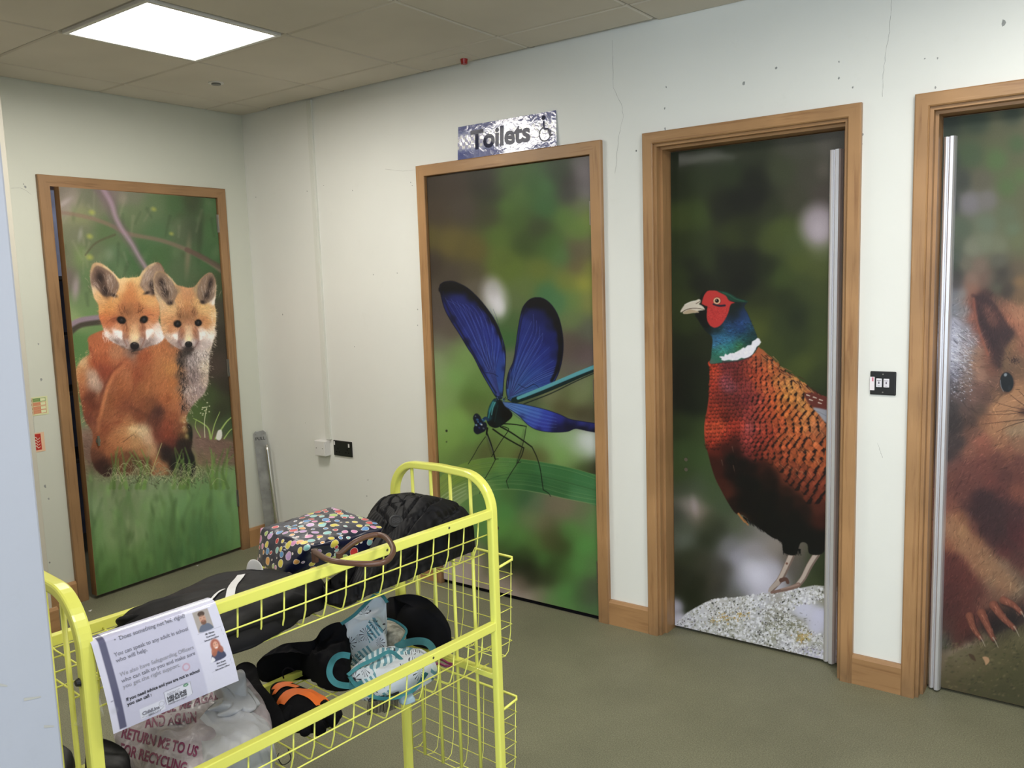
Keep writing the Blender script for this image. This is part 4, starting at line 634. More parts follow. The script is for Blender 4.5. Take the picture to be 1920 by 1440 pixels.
    for _ in range(120): q = B([(R.uniform(560,660), 0)])[0]; t = R.random(); x, y = 480+170*t, 612+100*t; c.line(B([(x,y-8),(x+R.uniform(2,14),y+R.uniform(2,16))]), 1.4, .4, (14,12,12), .8, .6)
    for x0, x1, yb in ((648,722,762),(752,815,758)):
        for _ in range(50): x = R.uniform(x0,x1); c.line(B([(x,yb-20),(x+R.normal()*3,yb+R.uniform(-6,8))]), 1.8, .5, (12,12,12), .9, .6)
    # neck
    N = lambda p: tr(1260, 520, 8, p)
    neck = N([(430,700),(500,800),(590,880),(605,960),(595,1080),(585,1200),(572,1290),(760,1275),(1000,1250),(1180,1180),(1280,1060),(1290,950),(1240,800),(1190,680),(1130,540),(1080,440),(1120,360),(1000,310),(900,260),(820,225),(700,200),(560,190),(480,210),(430,270),(415,330),(420,420),(340,540),(400,650)])
    m = c.poly(neck, (20,30,30), .5, full=True); c.rbf(N([(440,300,18,22,18),(430,600,16,22,18),(520,780,16,26,26),(700,780,20,40,44),(900,500,20,32,30),(960,420,20,30,28),(960,560,22,32,40),(880,640,22,40,60),(1050,560,26,50,96),(1100,640,34,66,116),(1000,680,30,62,120),(850,740,34,70,120),(760,850,34,84,116),(900,820,30,70,116),(1050,780,26,60,110),(1180,740,30,72,100),(1230,860,24,56,60),(700,930,44,100,150),(640,1000,50,104,150),(800,950,50,116,160),(900,930,40,100,140),(950,1000,40,110,100),(1080,900,26,72,84),(1150,960,24,66,60),(1000,1040,54,110,60),(840,1040,40,130,130),(720,1060,60,140,140),(640,1120,40,110,100),(760,1130,50,130,110),(640,1200,40,110,90),(700,1200,40,104,80),(590,1270,80,100,90),(1200,1050,40,60,50),(900,1130,50,110,90)]), 7, m)
    for _ in range(520):
        q = N([(R.uniform(600,1250), R.uniform(640,1200))])[0]; i, j = int((q[1]-c.y0)*2), int((q[0]-c.x0)*2)
        if m[i, j] < .6: continue
        k = c.im[i, j]*255; L = R.uniform(2,4.5); c.line([q,(q[0]+L*.6,q[1]+L*.35),(q[0]+L,q[1]-.4)], .9, .4, k*(1.5 if R.random()<.45 else .45), .55, .5)
    # red face, crest, beak, eye, collar
    c.poly(N([(540,200),(640,195),(720,220),(800,262),(830,310),(860,350),(940,378),(890,395),(865,440),(845,520),(810,600),(760,680),(700,735),(630,752),(570,720),(525,660),(515,580),(520,500),(490,430),(445,400),(460,320),(490,250)]), (206,50,48), .4)
    for _ in range(130): q = N([(R.uniform(540,820), R.uniform(450,640))])[0]; c.line([q,(q[0]+1.6,q[1]-.8)], .7, .5, (120,24,30) if R.random()<.6 else (230,84,80), .55, .5)
    c.poly(N([(680,205),(800,215),(900,260),(980,310),(1120,350),(1130,370),(1040,372),(930,360),(850,330),(800,270)]), (24,66,50), .6); c.line(N([(760,225),(860,265),(950,320),(1080,355)]), 2, 1.4, (50,110,84), .6, 1.2)
    c.poly(N([(445,400),(500,425),(530,440),(515,520),(525,640),(560,730),(500,760),(440,700),(390,600),(360,540),(400,500),(480,490),(460,440)]), (14,16,16), .5)
    for _ in range(60): t = R.random(); q = N([(540+250*math.sin(t*3.1),740-0*t)])[0]
    c.line(N([(620,400),(700,425),(790,420)]), 3.4, 4, (30,28,50), .95, .8); c.blob(*N([(675,350)])[0], 8.6, 8.4, (120,30,30), 0, .3, .8); c.blob(*N([(672,350)])[0], 7.4, 7, (232,190,150), 0, .25); c.blob(*N([(672,350)])[0], 5.4, 5.2, (206,120,70), 0, .4, .7); c.blob(*N([(672,350)])[0], 4.2, 4.2, (16,10,12), 0, .25); c.blob(*N([(662,338)])[0], 1.1, 1, (220,220,220), 0, .4)
    c.poly(N([(122,520),(150,460),(200,400),(280,360),(350,345),(400,325),(430,345),(420,380),(400,400),(440,420),(475,450),(490,485),(430,495),(380,505),(400,525),(320,530),(230,545),(170,545),(160,520)]), (226,214,196), .4)
    c.poly(N([(165,540),(200,505),(280,480),(380,505),(400,525),(320,530),(230,545)]), (196,170,136), .5, .9); c.line(N([(150,520),(220,480),(320,462),(420,468),(480,482)]), 1.6, 1.2, (96,76,60), .85, .7); c.line(N([(360,392),(400,370),(425,350)]), 1.8, 1.2, (110,90,76), .8, .7); c.line(N([(190,410),(280,370),(350,355)]), 2, 1.4, (244,236,226), .7, 1)
    col = [(702,1190),(730,1180),(780,1185),(795,1140),(830,1165),(870,1135),(920,1140),(990,1100),(1040,1075),(1065,1050),(1090,1060),(1130,1020),(1190,1010),(1200,960),(1240,940),(1285,905),(1310,930),(1335,970),(1310,1010),(1270,1040),(1240,1100),(1210,1150),(1150,1200),(1080,1215),(1040,1205),(980,1240),(900,1245),(850,1235),(780,1250),(735,1235),(745,1215)]
    c.poly(N(col), (236,234,246), .4, 1, False); c.cells(c.mask(N(col), False, 0), 60, 2.2, [(224,222,240),(248,246,252)], .5)
    c.line(N([(760,1262),(900,1262),(1000,1248),(1100,1225),(1190,1185)]), 3, 3, (84,40,50), .6, 1.6)
    pass
    c.grain(.008); return c

def paint_squirrel():
    c = Paint(1755, 190, 2310, 1420, 2.0, seed=9); R = c.rng
    A = lambda p: tr(1760, 440, 4, p); B = lambda p: tr(1750, 780, 2.667, p)
    bg = [(1775,230,40,54,40),(1830,225,44,62,40),(1900,215,44,60,36),(1775,300,44,56,44),(1820,290,70,90,56),(1870,300,84,112,58),(1910,270,70,98,50),(1800,340,62,66,56),(1840,340,96,92,72),(1890,350,84,110,56),(1915,330,86,112,56),(1775,380,50,54,52),(1820,380,126,120,126),(1850,375,120,114,112),(1890,400,96,108,76),(1800,430,84,96,74),(1850,420,104,116,92),(1900,430,100,116,84),(1785,500,60,70,54),(1780,470,66,78,60)]
    bg += [(x, y, 84+(x//7)%16, 104-(y//9)%14, 62, 45) for x in (1990, 2080, 2180, 2290) for y in (230, 330, 430)]+[(x, y, 78, 96, 58, 40) for x, y in ((2150,520),(2230,520),(2290,520),(2190,600),(2270,600),(2290,690),(2230,680),(2290,780),(2280,880))]
    bg += A([(120,60,84,92,74),(250,100,124,126,104),(350,60,118,124,98),(450,80,116,120,92),(600,40,104,110,70),(120,180,80,88,76),(200,220,112,106,88),(130,300,66,62,58),(300,240,126,104,88),(350,330,120,90,76),(250,330,140,110,94),(450,200,94,92,76),(480,290,60,54,44),(440,340,64,56,46),(540,300,84,72,56),(600,260,100,84,60),(520,400,70,58,46),(600,460,120,90,60),(440,400,88,90,70),(400,330,104,92,76),(500,430,60,48,38),(600,350,140,104,64),(120,380,72,66,66),(110,440,120,122,130),(180,450,142,138,138),(110,560,128,130,140),(190,580,140,136,140),(120,680,170,170,188),(200,720,150,148,160),(130,760,180,180,200),(240,800,150,146,160),(120,860,186,186,206),(220,880,156,140,140),(120,960,170,170,190),(180,960,140,130,136),(120,1050,120,118,134),(200,1060,136,116,112),(280,960,162,116,92),(320,1060,166,120,98),(300,880,160,120,98),(260,760,150,130,130),
             (250,400,150,104,84),(240,460,150,92,70),(280,520,150,72,54),(260,620,166,96,76),(290,720,140,76,60),(330,800,150,86,68),(370,900,150,90,70),(400,1000,130,80,64),(320,480,56,34,34),(370,470,70,40,36),(320,560,64,38,38),(330,640,46,28,30),(370,720,50,32,34),(380,600,96,56,46),(440,600,140,80,60),(420,680,90,52,44),(400,780,44,28,30),(440,860,50,32,32),(430,960,60,38,36),(500,760,60,36,34),(530,740,50,30,30),(470,540,140,90,68),(480,640,150,86,62),(440,500,110,78,60),(520,560,170,110,80),(560,660,190,116,84),(600,600,186,124,90),(620,720,180,110,80),(500,860,140,104,70),(560,820,150,104,70),(620,840,150,90,66),(480,960,130,100,70),(580,960,110,80,60),(620,1000,120,86,60),(560,900,130,90,64),
             (110,1140,90,84,90),(200,1140,130,104,96),(300,1150,120,84,74),(400,1120,116,80,66),(480,1180,90,64,50),(160,1220,100,84,84),(260,1230,124,90,80),(360,1220,100,70,62),(420,1190,120,84,64),(100,1300,70,62,62),(200,1310,100,76,70),(300,1320,92,70,60),(120,1400,60,50,50),(250,1400,80,60,54),(350,1400,120,80,60),(480,1230,196,140,96),(560,1200,186,130,86),(440,1300,196,136,92),(560,1300,190,136,92),(620,1240,170,120,80),(620,1320,110,76,56),(420,1400,190,126,86),(540,1400,170,122,84),(620,1400,120,96,74)])
    bg += B([(100,40,62,54,54),(120,140,70,58,58),(80,200,66,54,54),(200,80,120,80,66),(260,30,180,120,84),(300,60,182,126,88),(240,120,166,96,76),(340,130,160,106,76),(400,60,160,130,100),(420,140,150,104,78),(380,180,140,84,64),(180,180,150,94,76),(260,170,140,80,64),(110,240,120,76,70),(90,300,116,72,62),(160,260,120,70,64),(240,240,122,66,60),(320,220,110,62,54),(420,230,110,62,54),(140,340,100,60,58),(200,330,112,64,60),(280,320,116,62,56),(360,300,96,54,50),(430,300,110,60,52),(160,420,110,66,60),(220,400,70,44,48),(280,430,64,44,46),(340,380,104,56,52),(420,380,130,72,58),(240,480,70,46,48),(320,480,76,50,50),(400,470,100,54,52),(90,460,140,84,68),(120,520,160,104,74),(80,560,160,108,80),(150,580,176,126,84),(200,560,120,70,60),(260,560,74,46,48),(330,560,70,46,46),(400,560,100,42,44),(440,600,130,54,52),(300,620,84,50,50),(360,660,96,48,48),(420,700,90,52,50),(100,640,150,90,66),(150,650,160,110,80),(210,640,150,98,70),(250,680,150,106,80),(200,720,150,98,74),(280,740,150,112,84),(340,760,140,108,86),(240,780,146,98,74),(300,820,146,110,86),(380,820,130,104,84),(430,860,124,104,84),(340,860,136,96,76),(90,720,110,58,52),(150,740,120,64,56),(120,800,104,54,50),(180,820,120,64,56),(90,880,90,50,48),(160,900,104,56,50),(220,880,110,66,58),(100,960,84,50,48),(90,1040,86,60,54),(150,1040,100,52,46),(120,1120,90,54,46),(80,1120,84,84,72),(200,1000,110,60,54),(180,1100,70,40,38),(240,940,130,84,70),(260,1000,60,40,40),(300,1050,40,30,32),(350,1080,50,42,40),(400,1020,40,32,34),(440,1000,60,46,44)])
    bg += B([(70,1240,120,104,80),(120,1200,150,132,108),(180,1160,146,130,108),(240,1130,120,104,80),(100,1290,110,96,70),(160,1250,124,108,80),(220,1200,120,104,74),(280,1180,96,88,60),(180,1320,84,80,54),(90,1340,84,72,50),(260,1240,110,96,66),(320,1220,90,86,54),(380,1150,96,90,58),(430,1120,110,104,74),(420,1200,70,70,42),(360,1280,64,66,38),(280,1310,70,70,42),(420,1300,58,62,36),(350,1380,44,50,30),(430,1400,44,50,30),(200,1370,60,60,40),(130,1370,80,70,50)])
    for X in (1985, 2045, 2110):
        k = (X-1960)/330
        bg += [(X,y,*q,26) for y, q in ((520,(120,96,60)),(600,(170,110,76)),(680,(180,112,80)),(760,(150,110,80)),(860,(130,90,66)),(950,(100,56,50)),(1050,(104,56,50)),(1120,(90,50,46)),(1180,(100,64,54)),(1230,(84,84,50)),(1300,(58,64,38)),(1390,(44,50,30)))]
    c.rbf(bg, 9.5)
    for pts, k, bl, al in ((A([(262,462),(330,455),(400,500),(470,600),(545,745),(500,860),(462,1010),(420,960),(350,820),(300,660),(270,540)]), (58,34,36), 4, .72), (A([(330,520),(400,560),(440,660),(400,700),(350,620)]), (150,92,74), 4, .45),
                           (B([(150,440),(300,380),(450,470),(470,640),(360,665),(260,600),(200,520)]), (62,38,42), 8, .6), (B([(60,690),(180,760),(250,900),(190,1080),(70,1110)]), (92,46,44), 8, .5), (B([(60,290),(200,200),(300,230),(260,330),(120,420),(60,440)]), (120,68,58), 8, .45),
                           (B([(70,480),(170,560),(260,680),(420,830),(390,890),(240,800),(140,690),(70,610)]), (176,126,90), 6, .55), (B([(55,1250),(240,1130),(450,1040),(900,960),(1480,900),(1480,1700),(55,1700)]), (98,90,60), 3, .6),
                           (A([(480,1240),(640,1180),(760,1180),(760,1400),(600,1420),(420,1400)]), (190,132,92), 7, .5)):
        c.poly(pts, k, bl, al)
    allm = np.zeros((c.h, c.w), np.float32); y0 = int((560-190)*2); allm[y0:int((1215-190)*2)] = 1
    gd = A([(110,700,.7,.6),(200,900,.8,.5),(150,1100,.9,.2),(300,1000,.9,.3),(280,600,-.1,-1),(420,600,.3,-1),(600,600,-.3,-1),(560,760,-.4,-1),(480,900,-.6,-.5),(350,1300,1,0),(480,1250,-.8,.3)])+B([(200,80,-.8,.6),(120,250,-.6,.9),(240,200,-.8,.5),(300,300,-.8,.5),(250,430,-.6,.8),(350,500,-.5,.9),(420,400,-.5,.9),(120,560,-.3,1),(200,650,-.4,1),(150,800,-.5,.9),(250,780,-.5,.9),(330,800,-.6,.7),(150,1000,-.3,1)])
    c.fur(allm, 2600, 15, gd, .22, 3.2, .35, .3); c.fur(allm, 9000, 9, gd, .26, 1.2, .5, .3); c.fur(allm, 6000, 6, gd, .4, .8, .5, .35)
    c.fur(c.mask(A([(90,680),(160,690),(300,800),(260,900),(220,1100),(90,1180)]), True, 3), 420, 9, [(1790,640,.7,.5),(1800,700,.8,.3)], .5, 1.1, .6, .3, bright=.2)
    for _ in range(150): q = A([(R.uniform(90,250), R.uniform(690,1250))])[0]; c.blob(q[0], q[1], R.uniform(1,3.4), R.uniform(.5,1.1), (214,214,232), R.uniform(0,50), .6, .7)
    c.fur(c.mask(A([(300,440),(420,470),(560,740),(470,1000),(380,900),(300,700)]), True, 3), 300, 9, [(1850,600,.4,-.9)], .3, .9, .5, .3)
    c.line(A([(255,455),(330,500),(400,510),(460,600),(545,740)]), 7, 4, (60,34,34), .4, 4); c.line(A([(262,480),(275,600),(310,740),(370,900)]), 5, 4, (176,96,72), .5, 3)
    # the far side of the head
    c.poly([(1998,640),(2010,590),(2040,545),(2066,520),(2076,560),(2072,620),(2052,668),(2020,680)], (120,66,52), 3, .85); c.poly([(2016,640),(2030,590),(2056,556),(2060,600),(2046,650)], (52,32,32), 4, .8)
    c.fur(c.mask([(1990,680),(2010,580),(2070,520),(2080,600),(2060,680)], True, 2), 420, 8, [(2040,600,.3,-1)], .3, .9, .5, .3)
    c.blob(1942,800,46,34,(214,176,134),0,1,.7); c.blob(1938,778,9,6.5,(70,40,36),0,.4); c.line([(1938,785),(1938,798),(1924,806)], 2, 1.4, (70,44,36), .8, .8); c.line([(1938,798),(1952,806)], 2, 1.4, (70,44,36), .8, .8)
    c.blob(1996,716,16,22,(70,44,34),0,.4,.7); c.blob(1998,714,12,18,(20,24,28),5,.15); c.blob(1994,704,3.6,4,(150,160,170),30,.6,.9)
    for k in range(6): c.line([(1955,778),(1990,768+k*9),(2040,752+k*18)], 1.3, .5, (50,28,22), .7, .6)
    c.blob(1990,900,70,60,(196,150,120),0,1,.4)
    # eye
    c.blob(*A([(513,1110)])[0], 17, 24, (70,44,34), 0, .4, .7); c.blob(*A([(510,1105)])[0], 13.5, 20, (20,24,28), -5, .15); c.blob(*A([(500,1050)])[0], 4.2, 4.6, (150,160,170), 30, .6, .9); c.line(A([(462,1090),(468,1140),(485,1175)]), 1.2, 1, (160,170,180), .7, .8); c.blob(*A([(530,1150)])[0], 5, 8, (44,52,56), 0, 1, .6)
    for _ in range(40): q = A([(555+R.normal()*25, 945+R.normal()*16)])[0]; c.line([q,(q[0]+R.normal()*2,q[1]-R.uniform(1,4))], 1.6, .6, (52,30,26), .6, .7)
    for p in ([(640,1330),(520,1345),(340,1350)],[(640,1385),(500,1400),(320,1422)],[(640,1310),(540,1290),(420,1255)],[(640,1340),(540,1320),(400,1330)],[(640,1280),(580,1235),(530,1195)],[(640,1210),(600,1170)],[(640,1400),(540,1430),(430,1480)]): c.line(A(p), 1.3, .5, (50,28,22), .85, .6)
    c.blob(*A([(640,1330)])[0], 16, 12, (60,34,26), 0, 1, .7)
    # foot with claws on mossy bark
    for _ in range(260): q = B([(R.uniform(60,450), R.uniform(1130,1400))])[0]; k = [(150,134,96),(60,62,34),(84,90,44),(110,96,70),(46,44,32)][R.integers(5)]; c.blob(q[0], q[1], R.uniform(2,7), R.uniform(1.5,4), k, R.uniform(-40,20), .9, .35)
    for pts, w in (([(180,1000),(200,1060),(235,1110)],15),([(240,985),(270,1050),(300,1115)],17),([(300,945),(350,1010),(405,1060)],17),([(350,920),(400,945),(440,985)],15)):
        c.line([(x+2,y+3) for x,y in B(pts)], w*1.15, w*.5, (50,30,30), .6, 3); c.line(B(pts), w, w*.45, (134,74,58), .9, 2.5); c.line([(x-1,y-2) for x,y in B(pts)], w*.5, w*.2, (176,104,80), .5, 4)
        q = B(pts[-1:])[0]; c.line([(q[0]-1,q[1]-3),(q[0]+4,q[1]+5),(q[0]+9,q[1]+16)], 2.6, .8, (176,160,140), .9, .8)
        for _ in range(40): t = R.random(); i = min(int(t*2), 1); a0, b0 = B(pts)[i], B(pts)[i+1]; u = t*2-i; x, y = a0[0]+(b0[0]-a0[0])*u+R.normal()*3, a0[1]+(b0[1]-a0[1])*u+R.normal()*3; c.line([(x,y),(x+2.5,y+5)], .9, .3, (206,130,104) if R.random()<.5 else (104,50,42), .6, .5)
    c.poly(B([(175,1190),(200,1195),(212,1225),(190,1215)]), (84,64,46), .5); c.poly(B([(245,1205),(270,1205),(280,1225),(262,1245),(255,1225)]), (196,150,110), .5)
    c.grain(.008); return c
# ---------------------------------------------------------------- room shell
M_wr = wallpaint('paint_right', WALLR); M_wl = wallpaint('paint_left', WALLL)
M_dark = plain('dark_void', (.01, .01, .012), .9, spec=0)
def floor_mat():
    m, nt, b = nmat('green_sheet_floor'); L = nt.links; tc = N_(nt, 'ShaderNodeTexCoord')
    n = N_(nt, 'ShaderNodeTexNoise', Scale=230.0, Detail=3.0, Roughness=.7); L.new(tc.outputs['Object'], n.inputs['Vector'])
    c = np.array(FLOORC); r = ramp(nt, [(.32, c*.62), (.5, c), (.68, c*1.4)]); L.new(n.outputs['Fac'], r.inputs[0])
    n2 = N_(nt, 'ShaderNodeTexNoise', Scale=2.2, Detail=7.0, Roughness=.65); L.new(tc.outputs['Object'], n2.inputs['Vector'])
    r2 = ramp(nt, [(.3, (.86, .86, .84)), (.7, (1.12, 1.12, 1.1))]); L.new(n2.outputs['Fac'], r2.inputs[0])
    mx = N_(nt, 'ShaderNodeMix', data_type='RGBA', blend_type='MULTIPLY'); mx.inputs[0].default_value = 1; L.new(r.outputs[0], mx.inputs[6]); L.new(r2.outputs[0], mx.inputs[7]); L.new(mx.outputs[2], b.inputs['Base Color'])
    b.inputs['Roughness'].default_value = .55; b.inputs['Specular IOR Level'].default_value = .35
    u = N_(nt, 'ShaderNodeBump', Strength=.15, Distance=.0006); L.new(n.outputs['Fac'], u.inputs['Height']); L.new(u.outputs[0], b.inputs['Normal']); return m
XR, YB, TOPZ = 6.4, -6.0, 2.86
OR = [(1.404, 2.339, 2.05), (2.625, 3.385, 2.06), (3.635, 4.395, 2.06)]        # openings in the right wall
OL = (-1.135, -.208, 2.05)
tag(MB().box(-1.3, XR+.15, YB-.15, .6, -.1, 0).build('floor', floor_mat()), 'speckled olive green sheet floor', 'floor', kind='structure')
# wall with doors (y = 0)
def wall_with_holes(name, mat, a0, a1, holes, M, label, depth=.16):
    mb = MB(); x = a0
    for h0, h1, hz in holes:
        mb.box(x, h0, 0, depth, 0, TOPZ, M); mb.box(h0, h1, 0, depth, hz, TOPZ, M); x = h1
    mb.box(x, a1, 0, depth, 0, TOPZ, M)
    return tag(mb.build(name, mat), label, 'wall', kind='structure')
MR = lambda s, d, z: (s, d, z)                 # s along the wall to the right, d into the wall
ML = lambda s, d, z: (-d, s, z)
wr = wall_with_holes('wall_right', M_wr, -.16, XR+.15, OR, MR, 'pale painted wall with three picture doors')
wl = wall_with_holes('wall_left', M_wl, YB-.15, -.0005, [OL], ML, 'pale green wall with the fox picture door')
# closets behind the doors
cb = MB()
for a, b_, hz in OR: cb.box(a-.1, b_+.1, .45, .5, 0, 2.3); 
tag(cb.build('wall_behind_doors', M_dark), 'dark space closing the toilets off', 'wall', kind='structure')
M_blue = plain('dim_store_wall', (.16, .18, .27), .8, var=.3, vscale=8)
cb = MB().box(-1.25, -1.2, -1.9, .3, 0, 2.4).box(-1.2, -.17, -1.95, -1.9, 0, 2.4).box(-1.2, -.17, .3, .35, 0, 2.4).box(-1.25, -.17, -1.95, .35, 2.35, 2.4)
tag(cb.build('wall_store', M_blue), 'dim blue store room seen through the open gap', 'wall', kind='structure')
sh = MB()
for z in (.55, .95, 1.28, 1.62): sh.box(-1.19, -.75, -1.88, .28, z, z+.02)
tag(sh.build('shelf', plain('store_shelf', (.03, .03, .035), .7)), 'dark shelf boards just visible through the gap beside the fox door', 'shelf')
area_light('store_fill_light', (-.7, -.8, 2.33), (0, 0, -1), .3, .3, 7.0, (1, .96, .9))  # added unseen lamp that brightens the gap beside the fox door
# far walls behind the viewer, with windows
MBk = lambda s, d, z: (s, YB-d, z)
mb = MB().box(-.16, 3.6, 0, .15, 0, TOPZ, MBk).box(5.9, XR+.15, 0, .15, 0, TOPZ, MBk).box(3.6, 5.9, 0, .15, 0, .94, MBk).box(3.6, 5.9, 0, .15, 2.3, TOPZ, MBk)
tag(mb.build('wall_back', M_wr), 'pale painted wall with a wide window', 'wall', kind='structure')
MS = lambda s, d, z: (XR+d, s, z)
mb = MB().box(YB, -4.4, 0, .15, 0, TOPZ, MS).box(-2.2, .16, 0, .15, 0, TOPZ, MS).box(-4.4, -2.2, 0, .15, 0, .94, MS).box(-4.4, -2.2, 0, .15, 2.3, TOPZ, MS)
tag(mb.build('wall_side', M_wr), 'pale painted side wall with a window', 'wall', kind='structure')
M_white = plain('white_plastic', (.72, .71, .70), .38, bump=.03)
for nm, M_, a0, a1 in (('window_1', MBk, 3.6, 5.9), ('window_2', MS, -4.4, -2.2)):
    w = empty(nm, (0, 0, 0), 'white framed window letting daylight in', 'window', kind='structure'); mb = MB()
    for k in range(4): s_ = a0+(a1-a0)*k/3; mb.box(s_-.025, s_+.025, .02, .08, .94, 2.3, M_)
    mb.box(a0, a1, .02, .08, .94, .99, M_).box(a0, a1, .02, .08, 2.25, 2.3, M_); mb.build('window_frame', M_white, w)
# pier on the left wall and the near partition end
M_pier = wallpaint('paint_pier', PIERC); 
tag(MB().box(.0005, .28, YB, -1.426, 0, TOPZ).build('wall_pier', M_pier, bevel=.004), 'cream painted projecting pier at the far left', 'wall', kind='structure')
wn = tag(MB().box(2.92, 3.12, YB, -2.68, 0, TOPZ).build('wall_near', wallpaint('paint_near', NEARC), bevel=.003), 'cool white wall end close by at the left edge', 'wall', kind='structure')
# ceiling: lay-in tiles on a T-bar grid
gx = [-.35+.6*i for i in range(13)]; gy = [-.25-.6*j for j in range(-1, 12)]
M_tile = plain('ceiling_tile', CEILC, .9, bump=.25, bscale=240, bdist=.001, var=.04, vscale=3)
tl = MB()
for i in range(len(gx)-1):
    for j in range(len(gy)-1):
        x0, x1 = max(gx[i], 0), min(gx[i+1], XR); y1, y0 = min(gy[j], 0), max(gy[j+1], YB)
        if x1-x0 < .05 or y1-y0 < .05: continue
        if any(abs(x0-px_) < .02 and abs(y0-py_) < .02 for px_, py_ in PANELS): continue
        g = .004; ea = g if x0 > 0 else .010; eb = g if y1 < 0 else (.028 if (round(x0, 2) in (.85, 1.45, 1.9, 2.05) or (x0 < .9 and x0 > .2)) else .003)
        c_ = .006
        a0, a1, b0, b1 = x0+ea, x1-g, y0+g, y1-eb
        v = [(a0, b0, H+.018), (a1, b0, H+.018), (a1, b1, H+.018), (a0, b1, H+.018), (a0, b0, H+c_), (a1, b0, H+c_), (a1, b1, H+c_), (a0, b1, H+c_), (a0+c_, b0+c_, H), (a1-c_, b0+c_, H), (a1-c_, b1-c_, H), (a0+c_, b1-c_, H)]
        tl.add(v, [(0, 1, 5, 4), (1, 2, 6, 5), (2, 3, 7, 6), (3, 0, 4, 7), (4, 5, 9, 8), (5, 6, 10, 9), (6, 7, 11, 10), (7, 4, 8, 11), (8, 9, 10, 11), (0, 3, 2, 1)])
ceil = tag(tl.build('ceiling', M_tile), 'suspended ceiling of square grey white tiles', 'ceiling', kind='structure')
tb = MB()
for x in gx:
    if 0 < x < XR: tb.box(x-.012, x+.012, YB, -.0, H+.007, H+.010)
for y in gy:
    if YB < y < 0: tb.box(0, XR, y-.012, y+.012, H+.0072, H+.0102)
tag(tb.build('trim_1', plain('tbar', np.array(CEILC)*.55, .6)), 'metal grid bars between the ceiling tiles', 'trim', kind='structure')
tag(MB().box(-.16, XR+.15, YB-.15, .5, TOPZ, TOPZ+.05).build('ceiling_void', M_dark), 'dark void closing the room above the ceiling tiles', 'ceiling', kind='structure')
# ---------------------------------------------------------------- doors
W_v, W_x, W_y = wood('oak_upright', 'z', dirt=1), wood('oak_head_x', 'x'), wood('oak_head_y', 'y')
W_base_x, W_base_y = wood('oak_skirting_x', 'x', sc=.6, dirt=.0), wood('oak_skirting_y', 'y', sc=.6)
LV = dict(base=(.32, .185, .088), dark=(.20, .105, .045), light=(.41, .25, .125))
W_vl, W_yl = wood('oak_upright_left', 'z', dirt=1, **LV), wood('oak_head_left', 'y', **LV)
M_steel = plain('brushed_steel', (.30, .28, .25), .35, 1, bump=.05, bscale=300)
M_alu = plain('anodised_aluminium', (.80, .79, .83), .36, .75, bump=.04, bscale=200)
M_edge = plain('door_edge', (.22, .12, .06), .5, var=.15)
def frame(root, M, s0, s1, z1, prof, mv, mh):
    # prof: (inset from the outer edge, depth into the wall); the back corner closes at the last depth
    P = prof+[(prof[-1][0]+.0, prof[-1][1]), (0, prof[-1][1])]
    for side in (0, 1):
        mb = MB(); vs_ = []
        for w, d in P: vs_.append(M(s0+w if side == 0 else s1-w, d, 0))
        for w, d in P: vs_.append(M(s0+w if side == 0 else s1-w, d, z1-w))
        n = len(P); mb.add(vs_, [tuple(range(n)), tuple(range(n, 2*n))]+[(i, (i+1) % n, n+(i+1) % n, n+i) for i in range(n)])
        mb.build('side_jamb', mv, root)
    mb = MB(); vs_ = [M(s0+w, d, z1-w) for w, d in P]+[M(s1-w, d, z1-w) for w, d in P]; n = len(P)
    mb.add(vs_, [tuple(range(n)), tuple(range(n, 2*n))]+[(i, (i+1) % n, n+(i+1) % n, n+i) for i in range(n)]); mb.build('head_jamb', mh, root)
def hinge(M, s, d, z, parent):
    mb = MB(); h = .1
    p0 = M(s, d, z-h/2); 
    for k in range(5):
        a = z-h/2+k*h/5; mb.tube([M(s, d, a+.0008), M(s, d, a+h/5-.0008)], .0055, 10)
    mb.box(s-.012, s+.004, d+.002, d+.006, z-h/2, z+h/2, M)
    return mb.build('hinge', M_steel, parent, smooth=False)
flush = [(0, 0), (0, -.018), (.004, -.021), (.052, -.021), (.054, -.018), (.054, .10)]
deep = [(0, 0), (0, -.018), (.004, -.021), (.041, -.021), (.045, -.017), (.045, -.004), (.056, -.004), (.056, .03), (.066, .03), (.066, .15)]
ops = {}
def leaf_print(root, M, s0, s1, z0, z1, d, paint, mat, gain, sat, nu, nv, thick=.044, edge=None, angle=0, hinge_s=None, width=None):
    # leaf box and its printed face
    ca, sa = math.cos(angle), math.sin(angle)
    def ML_(s, dd, z):
        # rotate about the hinge line
        if hinge_s is None: return M(s, dd, z)
        ds, dn = s-hinge_s, dd-d; return M(hinge_s+ds*ca-dn*sa, d+ds*sa+dn*ca, z)
    lf = MB().box(s0, s1, d, d+thick, z0, z1, ML_).build('door_leaf', edge or M_edge, root)
    o = Vector(ML_(s0+.001, d-.0012, z0+.001)); e1 = Vector(ML_(s1-.001, d-.0012, z0+.001))-o; l1 = width or e1.length; e1.normalize()
    cv = paint()
    def smp(U_, V_, P): X, Y = project(P); return cv.sample(X, Y)
    pr = ink_mesh('door_print', o, e1, (0, 0, 1), l1, z1-z0-.002, nu, nv, smp, mat, lf, gain, sat)
    return lf, ML_
M_print = printmat('picture_laminate', .42, .06); M_print.node_tree.nodes['Principled BSDF'].inputs['Specular IOR Level'].default_value = .3
